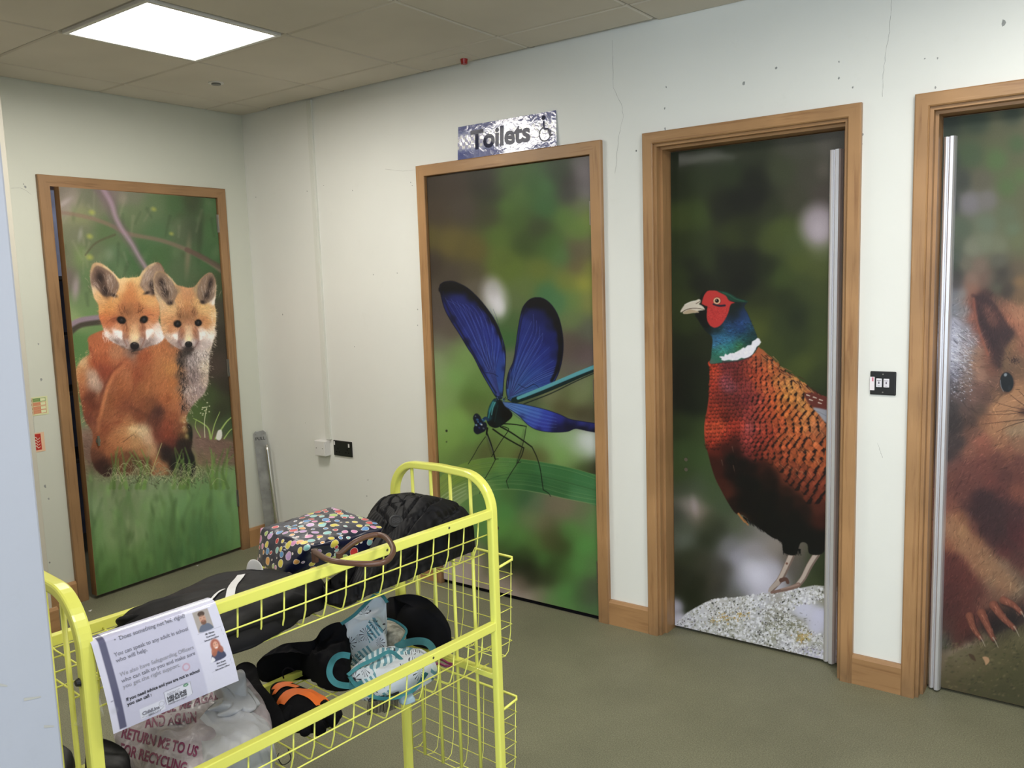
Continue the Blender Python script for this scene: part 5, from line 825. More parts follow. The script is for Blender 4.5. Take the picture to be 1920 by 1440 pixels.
# door 1: damselfly
d1 = empty('door_1', (1.87, 0, 0), 'door with a large print of a blue winged damselfly, Toilets sign above it', 'door', kind='structure')
frame(d1, MR, 1.352, 2.391, 2.1, flush, W_v, W_x)
lf, _ = leaf_print(d1, MR, 1.409, 2.333, .020, 2.043, -.004, paint_damselfly, M_print, G1, SAT, 400, 950)
MB().box(1.408, 2.334, .003, .04, .002, .0195, MR).build('gap_shade_strip', M_dark, d1)  # black strip standing in for the shade under the leaf
for z in (1.805, 1.045, .225): hinge(MR, 2.337, -.010, z, lf)
# door 2: pheasant, recessed, finger guard on the hinge side
d2 = empty('door_2', (3.0, 0, 0), 'recessed door with a print of a cock pheasant standing on a stone', 'door', kind='structure')
frame(d2, MR, 2.584, 3.425, 2.1, deep, W_v, W_x)
lf, _ = leaf_print(d2, MR, 2.652, 3.357, .012, 2.031, .10, paint_pheasant, M_print, G2, SAT, 340, 1050, width=.684)
def guard(M, s0, s1, d, z0, z1, parent):
    w = s1-s0; prof = [(0, 0), (0, -.012), (.006, -.016), (w*.30, -.016), (w*.33, -.011), (w*.42, -.011), (w*.45, -.020), (w*.55, -.026), (w*.80, -.026), (w*.92, -.020), (w, -.008), (w, 0)]
    mb = MB(); n = len(prof); v = [M(s0+a, d+b_, z0) for a, b_ in prof]+[M(s0+a, d+b_, z1) for a, b_ in prof]
    mb.add(v, [tuple(range(n)), tuple(range(n, 2*n))]+[(i, (i+1) % n, n+(i+1) % n, n+i) for i in range(n)]); return mb.build('finger_guard', M_alu, parent)
guard(MR, 3.292, 3.336, .0985, .014, 1.965, lf)
for z in (.714, .757):
    mb = MB(); mb.tube([MR(2.712, .098, z), MR(2.712, .0955, z)], .008, 16); mb.build('escutcheon', M_steel, lf)
# door 3: squirrel
d3 = empty('door_3', (4.0, 0, 0), 'recessed door at the right edge with a print of a red squirrel', 'door', kind='structure')
frame(d3, MR, 3.594, 4.436, 2.1, deep, W_v, W_x)
lf, _ = leaf_print(d3, MR, 3.661, 4.369, .012, 2.031, .10, paint_squirrel, M_print, G3, SAT, 520, 1000)
guard(MR, 3.668, 3.706, .0985, .008, 1.965, lf)
# door 4: fox cubs, standing ajar
d4 = empty('door_4', (0, -.67, 0), 'door standing slightly open with a print of two fox cubs', 'door', kind='structure')
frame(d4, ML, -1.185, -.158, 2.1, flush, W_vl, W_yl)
ops['a'] = math.radians(2.9)
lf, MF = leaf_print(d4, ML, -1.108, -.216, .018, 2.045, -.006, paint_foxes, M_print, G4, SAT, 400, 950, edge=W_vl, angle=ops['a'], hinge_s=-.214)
for z in (1.905, 1.085, .315): hinge(ML, -.2105, -.012, z, lf)
mb = MB(); mb.tube([MF(-1.03, -.0075, .80), MF(-1.03, -.012, .80)], .012, 16); mb.box(-1.036, -1.024, -.016, -.012, .775, .825, MF); mb.build('door_latch', M_steel, lf)
# ---------------------------------------------------------------- skirting boards
def skirt(name, M, s0, s1, label, mat, h=.112):
    P = [(0, 0), (-.018, 0), (-.018, h-.012), (-.012, h), (0, h)]
    mb = MB(); n = len(P); v = [M(s0, d, z) for d, z in P]+[M(s1, d, z) for d, z in P]
    mb.add(v, [tuple(range(n)), tuple(range(n, 2*n))]+[(i, (i+1) % n, n+(i+1) % n, n+i) for i in range(n)]); return tag(mb.build(name, mat), label, 'skirting board', kind='structure')
skirt('baseboard_right', MR, .0, 1.352, 'wooden skirting left of the damselfly door', W_base_x)
skirt('baseboard_right', MR, 2.391, 2.584, 'short wooden skirting between the damselfly and pheasant doors', W_base_x)
skirt('baseboard_right', MR, 3.425, 3.594, 'short wooden skirting between the pheasant and squirrel doors', W_base_x)
skirt('baseboard_right', MR, 4.436, XR, 'wooden skirting right of the squirrel door', W_base_x)
skirt('baseboard_left', ML, -.158, -.018, 'short wooden skirting between the fox door and the corner', W_base_y)
skirt('baseboard_left', ML, -1.426, -1.185, 'short wooden skirting left of the fox door', W_base_y)
skirt('baseboard_pier', lambda s, d, z: (.28-d, s, z), -2.6, -1.408, 'wooden skirting at the foot of the pier', W_base_y)
# ---------------------------------------------------------------- paint chips and hairline cracks on the walls
M_chip = plain('bare_plaster', (.30, .31, .30), .8, var=.3, vscale=60); M_crack = plain('crack', (.34, .34, .32), .9)
rng = random.Random(4)
def bk(x, y, plane='R'):
    d = fw*FPX+rt*(x-960)-up*(y-720)
    t = (0-CAM[1])/d[1] if plane == 'R' else (0-CAM[0])/d[0]; return CAM+d*t
def wall_marks(name, parent, pts, plane):
    mb = MB()
    for x, y, r in pts:
        p = bk(x, y, plane); k = 7; an = [rng.uniform(.5, 1.2)*r for _ in range(k)]
        poly = [(an[i]*math.cos(2*math.pi*i/k), 1.35*an[i]*math.sin(2*math.pi*i/k)) for i in range(k)]
        if plane == 'R': mb.prism(poly, (p[0], -.0006, p[2]), (1, 0, 0), (0, 0, 1), (0, 1, 0), .0004)
        else: mb.prism(poly, (.0006, p[1], p[2]), (0, 1, 0), (0, 0, 1), (-1, 0, 0), .0004)
    return mb.build(name, M_chip, parent)
wall_marks('paint_chips', wr, [(1249,163,.004),(1455,128,.005),(1395,157,.006),(1573,116,.003),(1573,146,.004),(1599,164,.003),(1734,110,.003),(1758,109,.003),(1754,164,.004),(1246,203,.004),(1247,241,.005),(1881,43,.007),(1193,283,.003),(576,359,.004),(661,357,.003),(607,348,.003),(1193,283,.003),(770,342,.003),(773,348,.003),(782,350,.003),(786,452,.003),(783,610,.003),(783,580,.003),(573,793,.002),(1617,252,.004),(1616,270,.003),(530,590,.004),(480,370,.003),(700,515,.003),(745,512,.003),(665,650,.003),(690,900,.003),(688,930,.004)], 'R')
wall_marks('paint_chips', wl, [(47,350,.006),(44,345,.003),(90,355,.003),(72,645,.004),(77,712,.006),(497,370,.003),(91,935,.005),(84,912,.008),(93,1055,.004),(70,920,.004)], 'L')
def crack(px, plane='R', w=.0012, parent=None):
    pts = []
    for i in range(len(px)-1):
        for k in range(6):
            t = k/6; a, b_ = px[i], px[i+1]; pts.append((a[0]+(b_[0]-a[0])*t+rng.uniform(-.8, .8), a[1]+(b_[1]-a[1])*t))
    mb = MB(); Q = [bk(x, y, plane) for x, y in pts]
    for i in range(len(Q)-1):
        a, b_ = Q[i], Q[i+1]
        ww = w*rng.uniform(.5, 1.2); dv = Vector(b_-a); 
        if dv.length < 1e-6: continue
        nrm = Vector((0, -1, 0)) if plane == 'R' else Vector((1, 0, 0)); sd = dv.normalized().cross(nrm)*ww; off = nrm*.0004
        mb.add([tuple(Vector(a)-sd/2+off), tuple(Vector(a)+sd/2+off), tuple(Vector(b_)+sd/2+off), tuple(Vector(b_)-sd/2+off)], [(0, 1, 2, 3)])
    return mb.build('hairline_crack', M_crack, parent)
crack([(1148,75),(1150,165),(1165,195),(1169,220),(1160,255),(1156,300),(1153,330)], parent=wr)
crack([(1672,0),(1668,60),(1662,90),(1656,140),(1654,190)], parent=wr); crack([(722,317),(755,321),(784,318)], parent=wr, w=.001)
crack([(20,353),(38,352),(50,358),(60,366)], 'L', parent=wl); crack([(62,752),(66,860),(72,930),(82,1000)], 'L', parent=wl, w=.002)
crack([(1645,830),(1652,850),(1656,860)], parent=wr, w=.001)
for a, b_ in (((40, 920), (2, .02)), ((112, 955), (3, .01))): pass
mb = MB()
for z, y, l in ((1.03, -2.72, .02), (.985, -2.70, .012), (1.06, -2.745, .008)): mb.add([(3.1204, y, z), (3.1204, y+l, z-.006), (3.1204, y+l, z-.008), (3.1204, y, z-.004)], [(0, 1, 2, 3)])
mb.build('scuff', M_crack, wn)
# ---------------------------------------------------------------- ceiling fittings
M_emit, nt, b = nmat('light_diffuser'); b.inputs['Base Color'].default_value = (.9, .9, .9, 1); b.inputs['Emission Color'].default_value = (1, .97, .92, 1); b.inputs['Emission Strength'].default_value = 9
M_frame = plain('white_metal_frame', (.70, .69, .66), .4)
cl_lab = ['bright square ceiling light panel near the corner of the room', 'square ceiling light panel over the trolley end', 'square ceiling light panel in front of the squirrel door', 'square ceiling light panel behind the viewer', 'square ceiling light panel nearest the back window']
for (x, y), lab in zip(PANELS, cl_lab):
    t = empty('ceiling_light', (x+.3, y+.3, H), lab, 'ceiling light', 'square ceiling light panels')
    mb = MB(); a, b_ = .012, .03
    for X0, X1, Y0, Y1 in ((a, .6-a, a, b_), (a, .6-a, .6-b_, .6-a), (a, b_, b_, .6-b_), (.6-b_, .6-a, b_, .6-b_)): mb.box(x+X0, x+X1, y+Y0, y+Y1, H-.006, H+.02)
    mb.build('light_frame', M_frame, t, bevel=.002)
    MB().box(x+b_, x+.6-b_, y+b_, y+.6-b_, H-.002, H+.01).build('diffuser', M_emit, t)
# recessed detector disc and red indicator
t = empty('ceiling_sensor', (.583, -.57, H), 'small round white sensor on the tile below the light panel', 'sensor')
mb = MB(); mb.tube([(.583, -.57, H), (.583, -.57, H-.004)], .036, 28); mb.build('sensor_rim', M_frame, t)
mb = MB(); mb.tube([(.583, -.57, H-.004), (.583, -.57, H-.010)], .022, 24); mb.build('sensor_lens', plain('sensor_grey', (.16, .16, .15), .4), t)
t = empty('alarm_indicator', (1.70, -.1, H), 'small red alarm lamp on a plate in the ceiling above the Toilets sign', 'alarm')
MB().box(1.62, 1.80, -.17, -.045, H-.002, H).build('mounting_plate', M_tile, t, bevel=.001)
mb = MB(); mb.tube([(1.735, -.085, H-.001), (1.735, -.085, H-.024)], [.017, .014], 16); mb.build('red_lens', plain('red_lens', (.35, .015, .012), .25), t, smooth=False)
# ---------------------------------------------------------------- trunking and sockets on the right wall
tag(MB().box(.575, .613, -.012, 0, .68, H).box(.5985, .6005, -.014, -.012, .68, H).build('cable_trunking', plain('trunking', (.70, .71, .66), .4), bevel=.002), 'slim white cable trunking running up the wall from the socket box', 'trunking')
t = empty('spur_box', (.545, 0, .63), 'white raised spur box at the foot of the trunking', 'electrical box')
MB().box(.512, .598, -.034, 0, .588, .674).build('back_box', M_white, t, bevel=.003); MB().box(.512, .598, -.043, -.034, .588, .674).build('face_plate', M_white, t, bevel=.004, seg=3)
for x in (.530, .580): MB().tube([(x, -.0425, .632), (x, -.0445, .632)], .003, 10).build('screw', M_steel, t)
M_blk = plain('black_satin_plate', (.012, .012, .013), .35)
t = empty('wall_socket', (.69, 0, .635), 'black double wall socket beside the white box', 'socket')
MB().box(.632, .778, -.008, 0, .594, .680).build('face_plate', M_blk, t, bevel=.003)
for cx in (.668, .742):
    mb = MB()
    for dx, dz, w, h in ((0, .004, .002, .006), (-.011, -.014, .004, .002), (.011, -.014, .004, .002)): mb.box(cx+dx-w, cx+dx+w, -.0084, -.0078, .630+dz-h, .630+dz+h)
    mb.build('socket_outlet', M_dark, t)
MB().box(.637, .646, -.0092, -.008, .654, .674).build('label_tab', M_white, t); MB().box(.752, .762, -.0092, -.008, .648, .668).build('label_tab', M_white, t)
t = empty('light_switch', (3.51, 0, 1.13), 'black key switch plate with two white rockers between the doors', 'light switch')
MB().box(3.467, 3.553, -.007, 0, 1.088, 1.172).build('face_plate', M_blk, t, bevel=.004, seg=3)
for x in (3.488, 3.5125):
    r_ = MB().box(x, x+.019, -.0105, -.007, 1.116, 1.147).build('rocker', plain('rocker_white', (.74, .72, .78), .35), t, bevel=.0025, seg=3)
    MB().box(x+.0075, x+.0115, -.0112, -.0105, 1.128, 1.136).box(x+.003, x+.016, -.0109, -.0105, 1.139, 1.1405).box(x+.006, x+.013, -.0109, -.0105, 1.1205, 1.1215).build('key_slot', plain('slot_grey', (.12, .10, .14), .5), r_)
st = MB().box(3.4665, 3.4825, -.0085, -.007, 1.104, 1.152).build('sticker', plain('sticker_white', (.80, .74, .78), .4), t, bevel=.0007)
MB().box(3.474, 3.479, -.0089, -.0085, 1.136, 1.150).build('sticker_print', plain('sticker_pink', (.62, .16, .25), .5), st)
for z in (1.162, 1.098): MB().tube([(3.510, -.0068, z), (3.510, -.0085, z)], .0025, 10).build('screw', M_steel, t)
# ---------------------------------------------------------------- notices beside the pier
def wsheet(name, y0, y1, z0, z1, cv, label, cat, x=.0014):
    m = printmat(name+'_paper', .5, .1)
    o = ink_mesh(name, (x, y0, z0), (0, 1, 0), (0, 0, 1), y1-y0, z1-z0, 120, 140, lambda U_, V_, P: cv.sample(U_*100, (1-V_)*100), m, None, .95)
    return tag(o, label, cat)
cv = Paint(0, 0, 100, 100, 3, (222, 224, 178))
cv.poly([(2,5),(30,5),(30,95),(2,95)], (190,150,120), .5, .5, False)
for y, k in ((8,(80,130,60)),(30,(206,110,80)),(52,(206,110,80)),(72,(206,110,80))):
    cv.poly([(28,y),(90,y),(90,y+19),(28,y+19)], k, .3, .9, False); cv.poly([(64,y+2),(88,y+2),(88,y+17),(64,y+17)], (228,230,186), .3, 1, False)
    for q in range(4): cv.line([(30,y+4+q*4),(60,y+4+q*4)], 1.4, 1.4, (228,206,160), .7)
    cv.blob(14, y+10, 10, 9, (60,70,40) if y < 10 else (150,50,40), 0, .3, .9); cv.blob(14, y+10, 6, 5, (222,210,170), 0, .3, .9)
wsheet('extinguisher_notice', -1.325, -1.230, .963, 1.052, cv, 'pale yellow and red extinguisher notice partly behind the pier', 'notice')
cv = Paint(0, 0, 100, 100, 3, (236, 196, 164)); cv.poly([(0,6),(74,6),(74,90),(0,90)], (186,44,34), .4, 1, False)
for k in range(4): cv.line([(20,26+k*15),(38,22+k*15),(50,34+k*15),(66,28+k*15)], 4.5, 2.5, (240,224,206), 1)
cv.line([(18,22),(14,40),(24,60)], 4, 3, (240,224,206), 1)
wsheet('fire_notice', -1.325, -1.262, .787, .880, cv, 'small red fire notice with white flames partly behind the pier', 'notice')
# ---------------------------------------------------------------- pull handle leaning in the corner
t = empty('pull_handle', (.04, -.03, 0), 'long steel pull plate and bar leaning upright in the corner', 'door handle')
a = Vector((.085, -.050, .004)); b_ = Vector((.022, -.050, .690)); ez = (b_-a).normalized(); ex = Vector((.62, .78, 0)); ex = (ex-ez*ex.dot(ez)).normalized(); en = ex.cross(ez).normalized()
if en.dot(Vector((1, -1, 0))) < 0: en = -en
W_ = .072; Lp = (b_-a).length; c0 = a+Vector((.006, .004, 0))
poly = [(-W_/2+.01, 0), (W_/2-.01, 0), (W_/2, .01), (W_/2, Lp-.014), (W_/2-.014, Lp), (-W_/2+.014, Lp), (-W_/2, Lp-.014), (-W_/2, .01)]
M_plate = plain('worn_steel_plate', (.36, .35, .33), .42, 1, var=.25, vscale=14, bump=.1, bscale=90)
mb = MB().prism(poly, c0, ex, ez, en, .002); mb.build('back_plate', M_plate, t, bevel=.0006)
def lp(u, v, w): return tuple(c0+ex*u+ez*v+en*w)
bar = [lp(.034, .10, .002), lp(.034, .10, .03)]+[lp(.034, .10+.02*(1-math.cos(q)), .03+.022*math.sin(q)) for q in (.5, 1.0, 1.57)]+[lp(.034, Lp-.115, .052)]+[lp(.034, Lp-.115+.02*math.sin(q), .052-.022*(1-math.cos(q))) for q in (.5, 1.0, 1.57)]+[lp(.034, Lp-.095, .002)]
mb = MB().tube(bar, .0095, 14); mb.build('grab_bar', plain('polished_steel', (.72, .70, .66), .18, 1), t, smooth=True)
for u, v in ((-.024, Lp-.018), (.024, Lp-.018), (-.02, Lp*.48), (.016, Lp*.48)): MB().tube([lp(u, v, .0015), lp(u, v, .003)], .004, 10).build('screw', M_steel, t)
v, f = text_geo('PULL', .026, .02, 'CENTER'); MB().add([lp(x, Lp-.055+y, .0024) for x, y in v], f).build('lettering', plain('engraving', (.05, .05, .05), .6), t)
# ---------------------------------------------------------------- Toilets sign
cv = Paint(0, 0, 551, 152, 2, (40, 54, 124), seed=2)
for i in range(0, 34):
    for j in range(0, 7):
        x, y = i*17.2-8, 22+j*17
        if (i+j) % 2: cv.poly([(x,y),(x+17.2,y),(x+17.2,y+17),(x,y+17)], (150,148,184), .3, 1, False)
        else: cv.poly([(x,y),(x+17.2,y),(x+17.2,y+17),(x,y+17)], (206,204,204), .3, 1, False)
g = np.linspace(0, 152, cv.h)[:, None, None]; a_ = np.clip((50-g)/34, 0, 1)+np.clip((g-100)/22, 0, 1); cv.im += (np.array((38, 54, 128))/255.-cv.im)*np.clip(a_, 0, 1)
cv.grain(.01)
tilt = math.tan(math.radians(2.6)); M_sign = printmat('laminated_poster', .35, .8, .14); M_sign.node_tree.nodes['Principled BSDF'].inputs['Coat Roughness'].default_value = .035
ts = empty('toilets_sign', (1.893, 0, 2.103), 'laminated blue chequered sign reading Toilets standing on the damselfly door frame', 'sign')
def wav(U_, V_):
    P = np.zeros(U_.shape+(3,)); P[..., 1] = -(.0105-.0070*V_)-.0012*np.sin(U_*6+1)*np.sin(V_*3.)-.0005*np.sin(U_*15+V_*5); P[..., 0] = .008*(V_-.5)*(1-2*U_)*.5; return P
sg = ink_mesh('sign_panel', (1.617, 0, 2.1012), (1, 0, 0), (0, 0, 1), .551, .151, 280, 80, lambda U_, V_, P: cv.sample(U_*551, (1-V_)*152), M_sign, ts, .95, 1, wav)
M_ink = plain('navy_lettering', (.008, .010, .045), .55, coat=.1, spec=.2)
def on_sign(x, y, e=.0012):
    U_, V_ = np.array(x/.551), np.array(y/.151); q = wav(U_, V_); return (1.617+x+q[0], q[1]-e, 2.1012+y)
v, f = text_geo('Toilets', .118, .034, 'LEFT', 0, 1.02); MB().add([on_sign(.078+x, .040+y) for x, y in v], f).build('lettering', M_ink, ts)
mb = MB(); cx, cy = .492, .062
ring = [(cx+.030*math.cos(q), cy-.004+.030*math.sin(q)) for q in np.linspace(math.radians(110), math.radians(385), 22)]
for A_, w_ in ((ring, .0055), ([(cx-.006, cy+.052), (cx-.004, cy+.018), (cx+.018, cy+.016), (cx+.026, cy-.014), (cx+.040, cy-.010)], .008)):
    for i in range(len(A_)-1):
        (x0, y0), (x1, y1) = A_[i], A_[i+1]; L_ = math.hypot(x1-x0, y1-y0); nx, ny = -(y1-y0)/L_*w_/2, (x1-x0)/L_*w_/2
        mb.add([on_sign(x0+nx, y0+ny), on_sign(x1+nx, y1+ny), on_sign(x1-nx, y1-ny), on_sign(x0-nx, y0-ny)], [(0, 1, 2, 3)])
mb.add([on_sign(cx-.006+.010*math.cos(q), cy+.066+.010*math.sin(q)) for q in np.linspace(0, 6.0, 14)], [tuple(range(14))]); mb.build('wheelchair_symbol', M_ink, ts)
# small litter on the floor
def floor_pt(x, y):
    d = fw*FPX+rt*(x-960)-up*(y-720); return CAM+d*(-CAM[2]/d[2])
for x, y, r, lab in ((169, 1146, .009, 'tiny white scrap of paper on the floor close to the trolley'), (370, 1061, .006, 'tiny white speck of paper on the floor in front of the fox door')):
    p = floor_pt(x, y); tag(MB().add([(p[0]-r, p[1]-r*.7, .001), (p[0]+r, p[1]-r*.3, .001), (p[0]+r*.5, p[1]+r, r*.7), (p[0]-r*.6, p[1]+r*.6, r*.4), (p[0], p[1], .0005)], [(0, 1, 2), (0, 2, 3), (1, 2, 4), (0, 3, 4), (0, 1, 4)]).build('paper_scrap', M_white), lab, 'litter')
# ---------------------------------------------------------------- yellow wire basket trolley
# trolley axes: t runs from the far end towards the near end, d from the front rail to the back, z is height.
# Lengths are in trolley units of 0.82 m.
KS, TZ = .82, .2748
TO = np.array((2.8638, -1.4355)); TU = np.array((math.cos(-1.6337), math.sin(-1.6337))); TN = np.array((TU[1], -TU[0]))
def W(t, d, z): q = TO+KS*(TU*t+TN*d); return (q[0], q[1], TZ+KS*z)
def inv(P): q = (np.array(P[:2])-TO)/KS; return (q@TU, q@TN, (P[2]-TZ)/KS)
def at(x, y, z):
    d = fw*FPX+rt*(x-960)-up*(y-720); P = CAM+d*((TZ+KS*z-CAM[2])/d[2]); return inv(P)
M_yel = plain('yellow_powder_coat', YEL, .28, coat=.3, bump=.02, bscale=120)
M_wire = plain('yellow_wire', YEL, .35)
tr_ = empty('basket_trolley', W(.64, .25, -TZ/KS), 'yellow two tier wire basket trolley with arched ends', 'trolley')
TL, TD_, FZ = 1.286, .46, -TZ/KS
def arch(t, top=.905, R_=.115, z0=FZ+.03):
    p = [(t, 0, z0), (t, 0, .3), (t, 0, top-R_)]
    p += [(t, R_*(1-math.cos(a)), top-R_+R_*math.sin(a)) for a in np.linspace(.1, math.pi/2, 14)]
    p += [(t, TD_/2, top+.004)]
    p += [(t, TD_-R_*(1-math.cos(a)), top-R_+R_*math.sin(a)) for a in np.linspace(math.pi/2, .1, 14)]
    p += [(t, TD_, top-R_), (t, TD_, .3), (t, TD_, z0)]
    return [W(*q) for q in p]
def end_frame(t, s):
    e = MB().tube(arch(t), 0, square=(.020, .026, .0045), up_=(1, 0, 0)).build('end_frame', M_yel, tr_, smooth=False)
    for k in range(4):
        d = TD_*(k+1)/5; zt = .897
        MB().tube([W(t, d, zt), W(t, d, .3), W(t, d, FZ+.16)], .0048, 10).build('upright_rod', M_wire, e, smooth=True)
    MB().tube([W(t, .005, .232), W(t, TD_-.005, .232)], 0, square=(.016, .026, .002), up_=(0, 0, 1)).build('end_beam', M_yel, e)
    for d in (0, TD_):
        f = MB().tube([W(t, d, FZ+.03), W(t, d, FZ+.001)], .014, 14).build('rubber_foot', plain('rubber', (.02, .02, .02), .8), e)
    return e
ef = end_frame(0, -1); en_ = end_frame(TL, 1)
def bolt(t, d, z, n):
    a = Vector(W(t, d, z)); MB().tube([tuple(a), tuple(a+Vector((TU[0], TU[1], 0))*n*.006)], [.008, .0055], 12).build('bolt', plain('dark_bolt', (.03, .03, .03), .4, .6), en_ if t > 1 else ef)
bolt(TL+.017, .0, .73, 1); bolt(TL+.017, TD_, .73, 1); bolt(-.017, 0, .73, -1); bolt(-.017, TD_, .73, -1)
def basket(zf, zb, ztop, zrear):
    bk_ = MB()
    # rails
    fr = MB().tube([W(.012, 0, ztop-.0135), W(TL-.012, 0, ztop-.0135)], 0, square=(.023, .019, .002)).build('front_rail', M_yel, tr_)
    rr = MB().tube([W(.012, TD_, zrear-.013), W(TL-.012, TD_, zrear-.013)], 0, square=(.023, .019, .002)).build('rear_rail', M_yel, tr_)
    ins = .028; n = 18; r = .0019; sp = .0667; R_ = .018
    for i in range(n+1):
        t = .0575+sp*i
        if t > TL-.02: break
        p = [(t, .006, ztop-.02), (t, ins*.6, zf+R_+.03), (t, ins, zf+R_), (t, ins+.006, zf+.005), (t, ins+R_, zf), (t, TD_-.05, zf+.003), (t, TD_-.03, zf+.006), (t, TD_-.012, zrear-.02)]
        bk_.tube([W(*q) for q in p], r, 6)
    for d, z in ((.012, (ztop+zf)/2-.008), (ins-.002, zf+.004), (.115, zf+.002), (.20, zf+.002), (.285, zf+.002), (.37, zf+.003), (TD_-.035, zf+.006)):
        bk_.tube([W(.012, d, z), W(TL-.012, d, z)], r, 6)
    return bk_.build('wire_basket', M_wire, tr_, smooth=True)
basket(.645, .65, .8, .672); basket(.268, .273, .422, .294)
M_nick = plain('worn_nick', (.05, .05, .03), .7)
for t, z in ((.21, .79), (.46, .788), (.30, .41)):
    a = Vector(W(t, -.0118, z)); MB().tube([tuple(a), tuple(a+Vector((TN[0], TN[1], 0))*-.0006)], [.0035, .003], 6).build('paint_nick', M_nick, tr_)
# pockets hung on the far end
def pocket(zt, drop):
    mb = MB(); L = [(.0, .0, zt-.015), (-.09, -.002, zt-.004), (-.1, .006, zt), (-.1, TD_-.006, zt), (-.09, TD_+.002, zt-.004), (0, TD_, zt-.015)]
    o = MB().tube([W(*q) for q in L], .0036, 8).build('pocket_rim', M_wire, tr_, smooth=True)
    for k in range(7):
        d = .01+(TD_-.02)*k/6; mb.tube([W(-.1, d, zt), W(-.085, d, zt-drop*.8), (W(-.07, d, zt-drop)), W(-.05, d, zt-drop-.012), W(-.022, d, zt-drop-.005)], .0012, 5)
    for k in range(1, 6):
        f = k/5.6; mb.tube([W(-.022, .004, zt-drop*f), W(-.1+.018*f, .004, zt-drop*f), W(-.1+.018*f, TD_-.004, zt-drop*f), W(-.022, TD_-.004, zt-drop*f)], .0013, 5)
    for d in (.004, TD_-.004): mb.tube([W(-.022, d, zt-.01), W(-.022, d, zt-drop-.005)], .0013, 5)
    for t in (-.022, -.05): mb.tube([W(t, .004, zt-drop-.008), W(t, TD_-.004, zt-drop-.008)], .0013, 5)
    mb.build('pocket_mesh', M_wire, o, smooth=True)
pocket(.609, .32); pocket(.116, .30)
# ---------------------------------------------------------------- things lying in the baskets
def fractal(p, sc, H_=1.0, oc=4): return noise.fractal(Vector(p)*sc, H_, 2.0, oc)
def ridge(p, sc, oc=3):
    return 1-abs(noise.fractal(Vector(p)*sc, .9, 2.0, oc))*1.6
def lump(name, ring, crown, floor, mat, parent=None, seed=0, n=88, m=20, p_=2.2, q_=.55, amp=.012, sc=6, edge=.004, fold=.0, fsc=(3, 9, 3), quilt=None, centre=None):
    # soft garment: closed outline, domed top with folds, tucked underside
    R_ = Paint.smooth(np.array(ring), True, 8); R_ = R_[np.linspace(0, len(R_)-1, n, endpoint=False).astype(int)]
    C_ = np.array(centre if centre is not None else R_.mean(0)); zc = crown
    v = []; f = []
    for k in range(m+1):
        r = math.sin(.5*math.pi*k/m)
        for i in range(n):
            t, d = C_[0]+(R_[i, 0]-C_[0])*r, C_[1]+(R_[i, 1]-C_[1])*r
            z = R_[i, 2]+(zc-R_[i, 2])*(1-r**p_)**q_
            q = (t*1.0+seed*7.1, d*1.0, .3*seed)
            w = (1-r**8)
            h = amp*fractal(q, sc)*w
            if fold: h += fold*(ridge((q[0]*fsc[0], q[1]*fsc[1], q[2]), 1.0)-.6)*w
            if quilt: h += quilt(r, 2*math.pi*i/n)*w
            dr = edge*fractal((q[0], q[1], 5+q[2]), 14)
            v.append(W(t+(t-C_[0])*dr*3*r, d+(d-C_[1])*dr*3*r, z+h))
    for k in range(m):
        for i in range(n): a = k*n+i; b = k*n+(i+1) % n; f.append((a, b, b+n, a+n))
    f.append(tuple(range(n))[::-1])
    base = len(v)-n
    for s_, zz in ((1.0, .5), (.94, .12), (.8, 0)):
        b0 = len(v)
        for i in range(n):
            z = floor+(R_[i, 2]-floor)*zz*.8; t, d = C_[0]+(R_[i, 0]-C_[0])*s_, C_[1]+(R_[i, 1]-C_[1])*s_; e = edge*1.5*fractal((t*9, d*9, zz+seed), 2); v.append(W(t+e, d+e, z))
        for i in range(n): f.append((base+i, base+(i+1) % n, b0+(i+1) % n, b0+i))
        base = b0
    f.append(tuple(base+i for i in range(n)))
    mb = MB(); mb.v = v; mb.f = f; o = mb.build(name, mat, parent, smooth=True); return o
def drape(obj, pts, off=.0015, down=(0, 0, -1)):
    me = obj.data; bv = BVHTree.FromPolygons([v.co[:] for v in me.vertices], [tuple(p.vertices) for p in me.polygons]); out = []
    for t, d in pts:
        P = Vector(W(t, d, 1.2)); h = bv.ray_cast(P, Vector(down)); out.append(tuple(h[0]+Vector((0, 0, off))) if h[0] is not None else None)
    return out
def ribbon(obj, line, w, name, mat, parent, off=.0015, nseg=30):
    L = Paint.smooth(np.array(line, float), False, 8); mb = MB(); A_ = []; B_ = []
    for i in range(len(L)):
        a, b = L[max(i-1, 0)], L[min(i+1, len(L)-1)]; dv = (b-a)/np.linalg.norm(b-a); nn = np.array((-dv[1], dv[0]))*w/2; A_.append(L[i]+nn); B_.append(L[i]-nn)
    PA, PM, PB = drape(obj, A_, off), drape(obj, L, off), drape(obj, B_, off)
    for i in range(len(L)-1):
        for X, Y in ((PA, PM), (PM, PB)):
            if X[i] and X[i+1] and Y[i] and Y[i+1]: mb.add([X[i], X[i+1], Y[i+1], Y[i]], [(0, 1, 2, 3)])
    return mb.build(name, mat, parent, smooth=True)
def cloth(name, col, rough=.85, var=.25, bump=.5, bscale=900, sheen=0, **kw): return plain(name, col, rough, bump=bump, bscale=bscale, var=var, vscale=18, bdist=.0006, sheen=sheen, spec=.12, **kw)
K_shell = plain('black_nylon', (.0055, .0055, .007), .6, bump=.2, bscale=60, bdist=.002, spec=.16); K_soft = cloth('black_soft_cloth', (.006, .006, .008)); K_knit = cloth('black_knit', (.005, .005, .006), .95, bump=1, bscale=700)
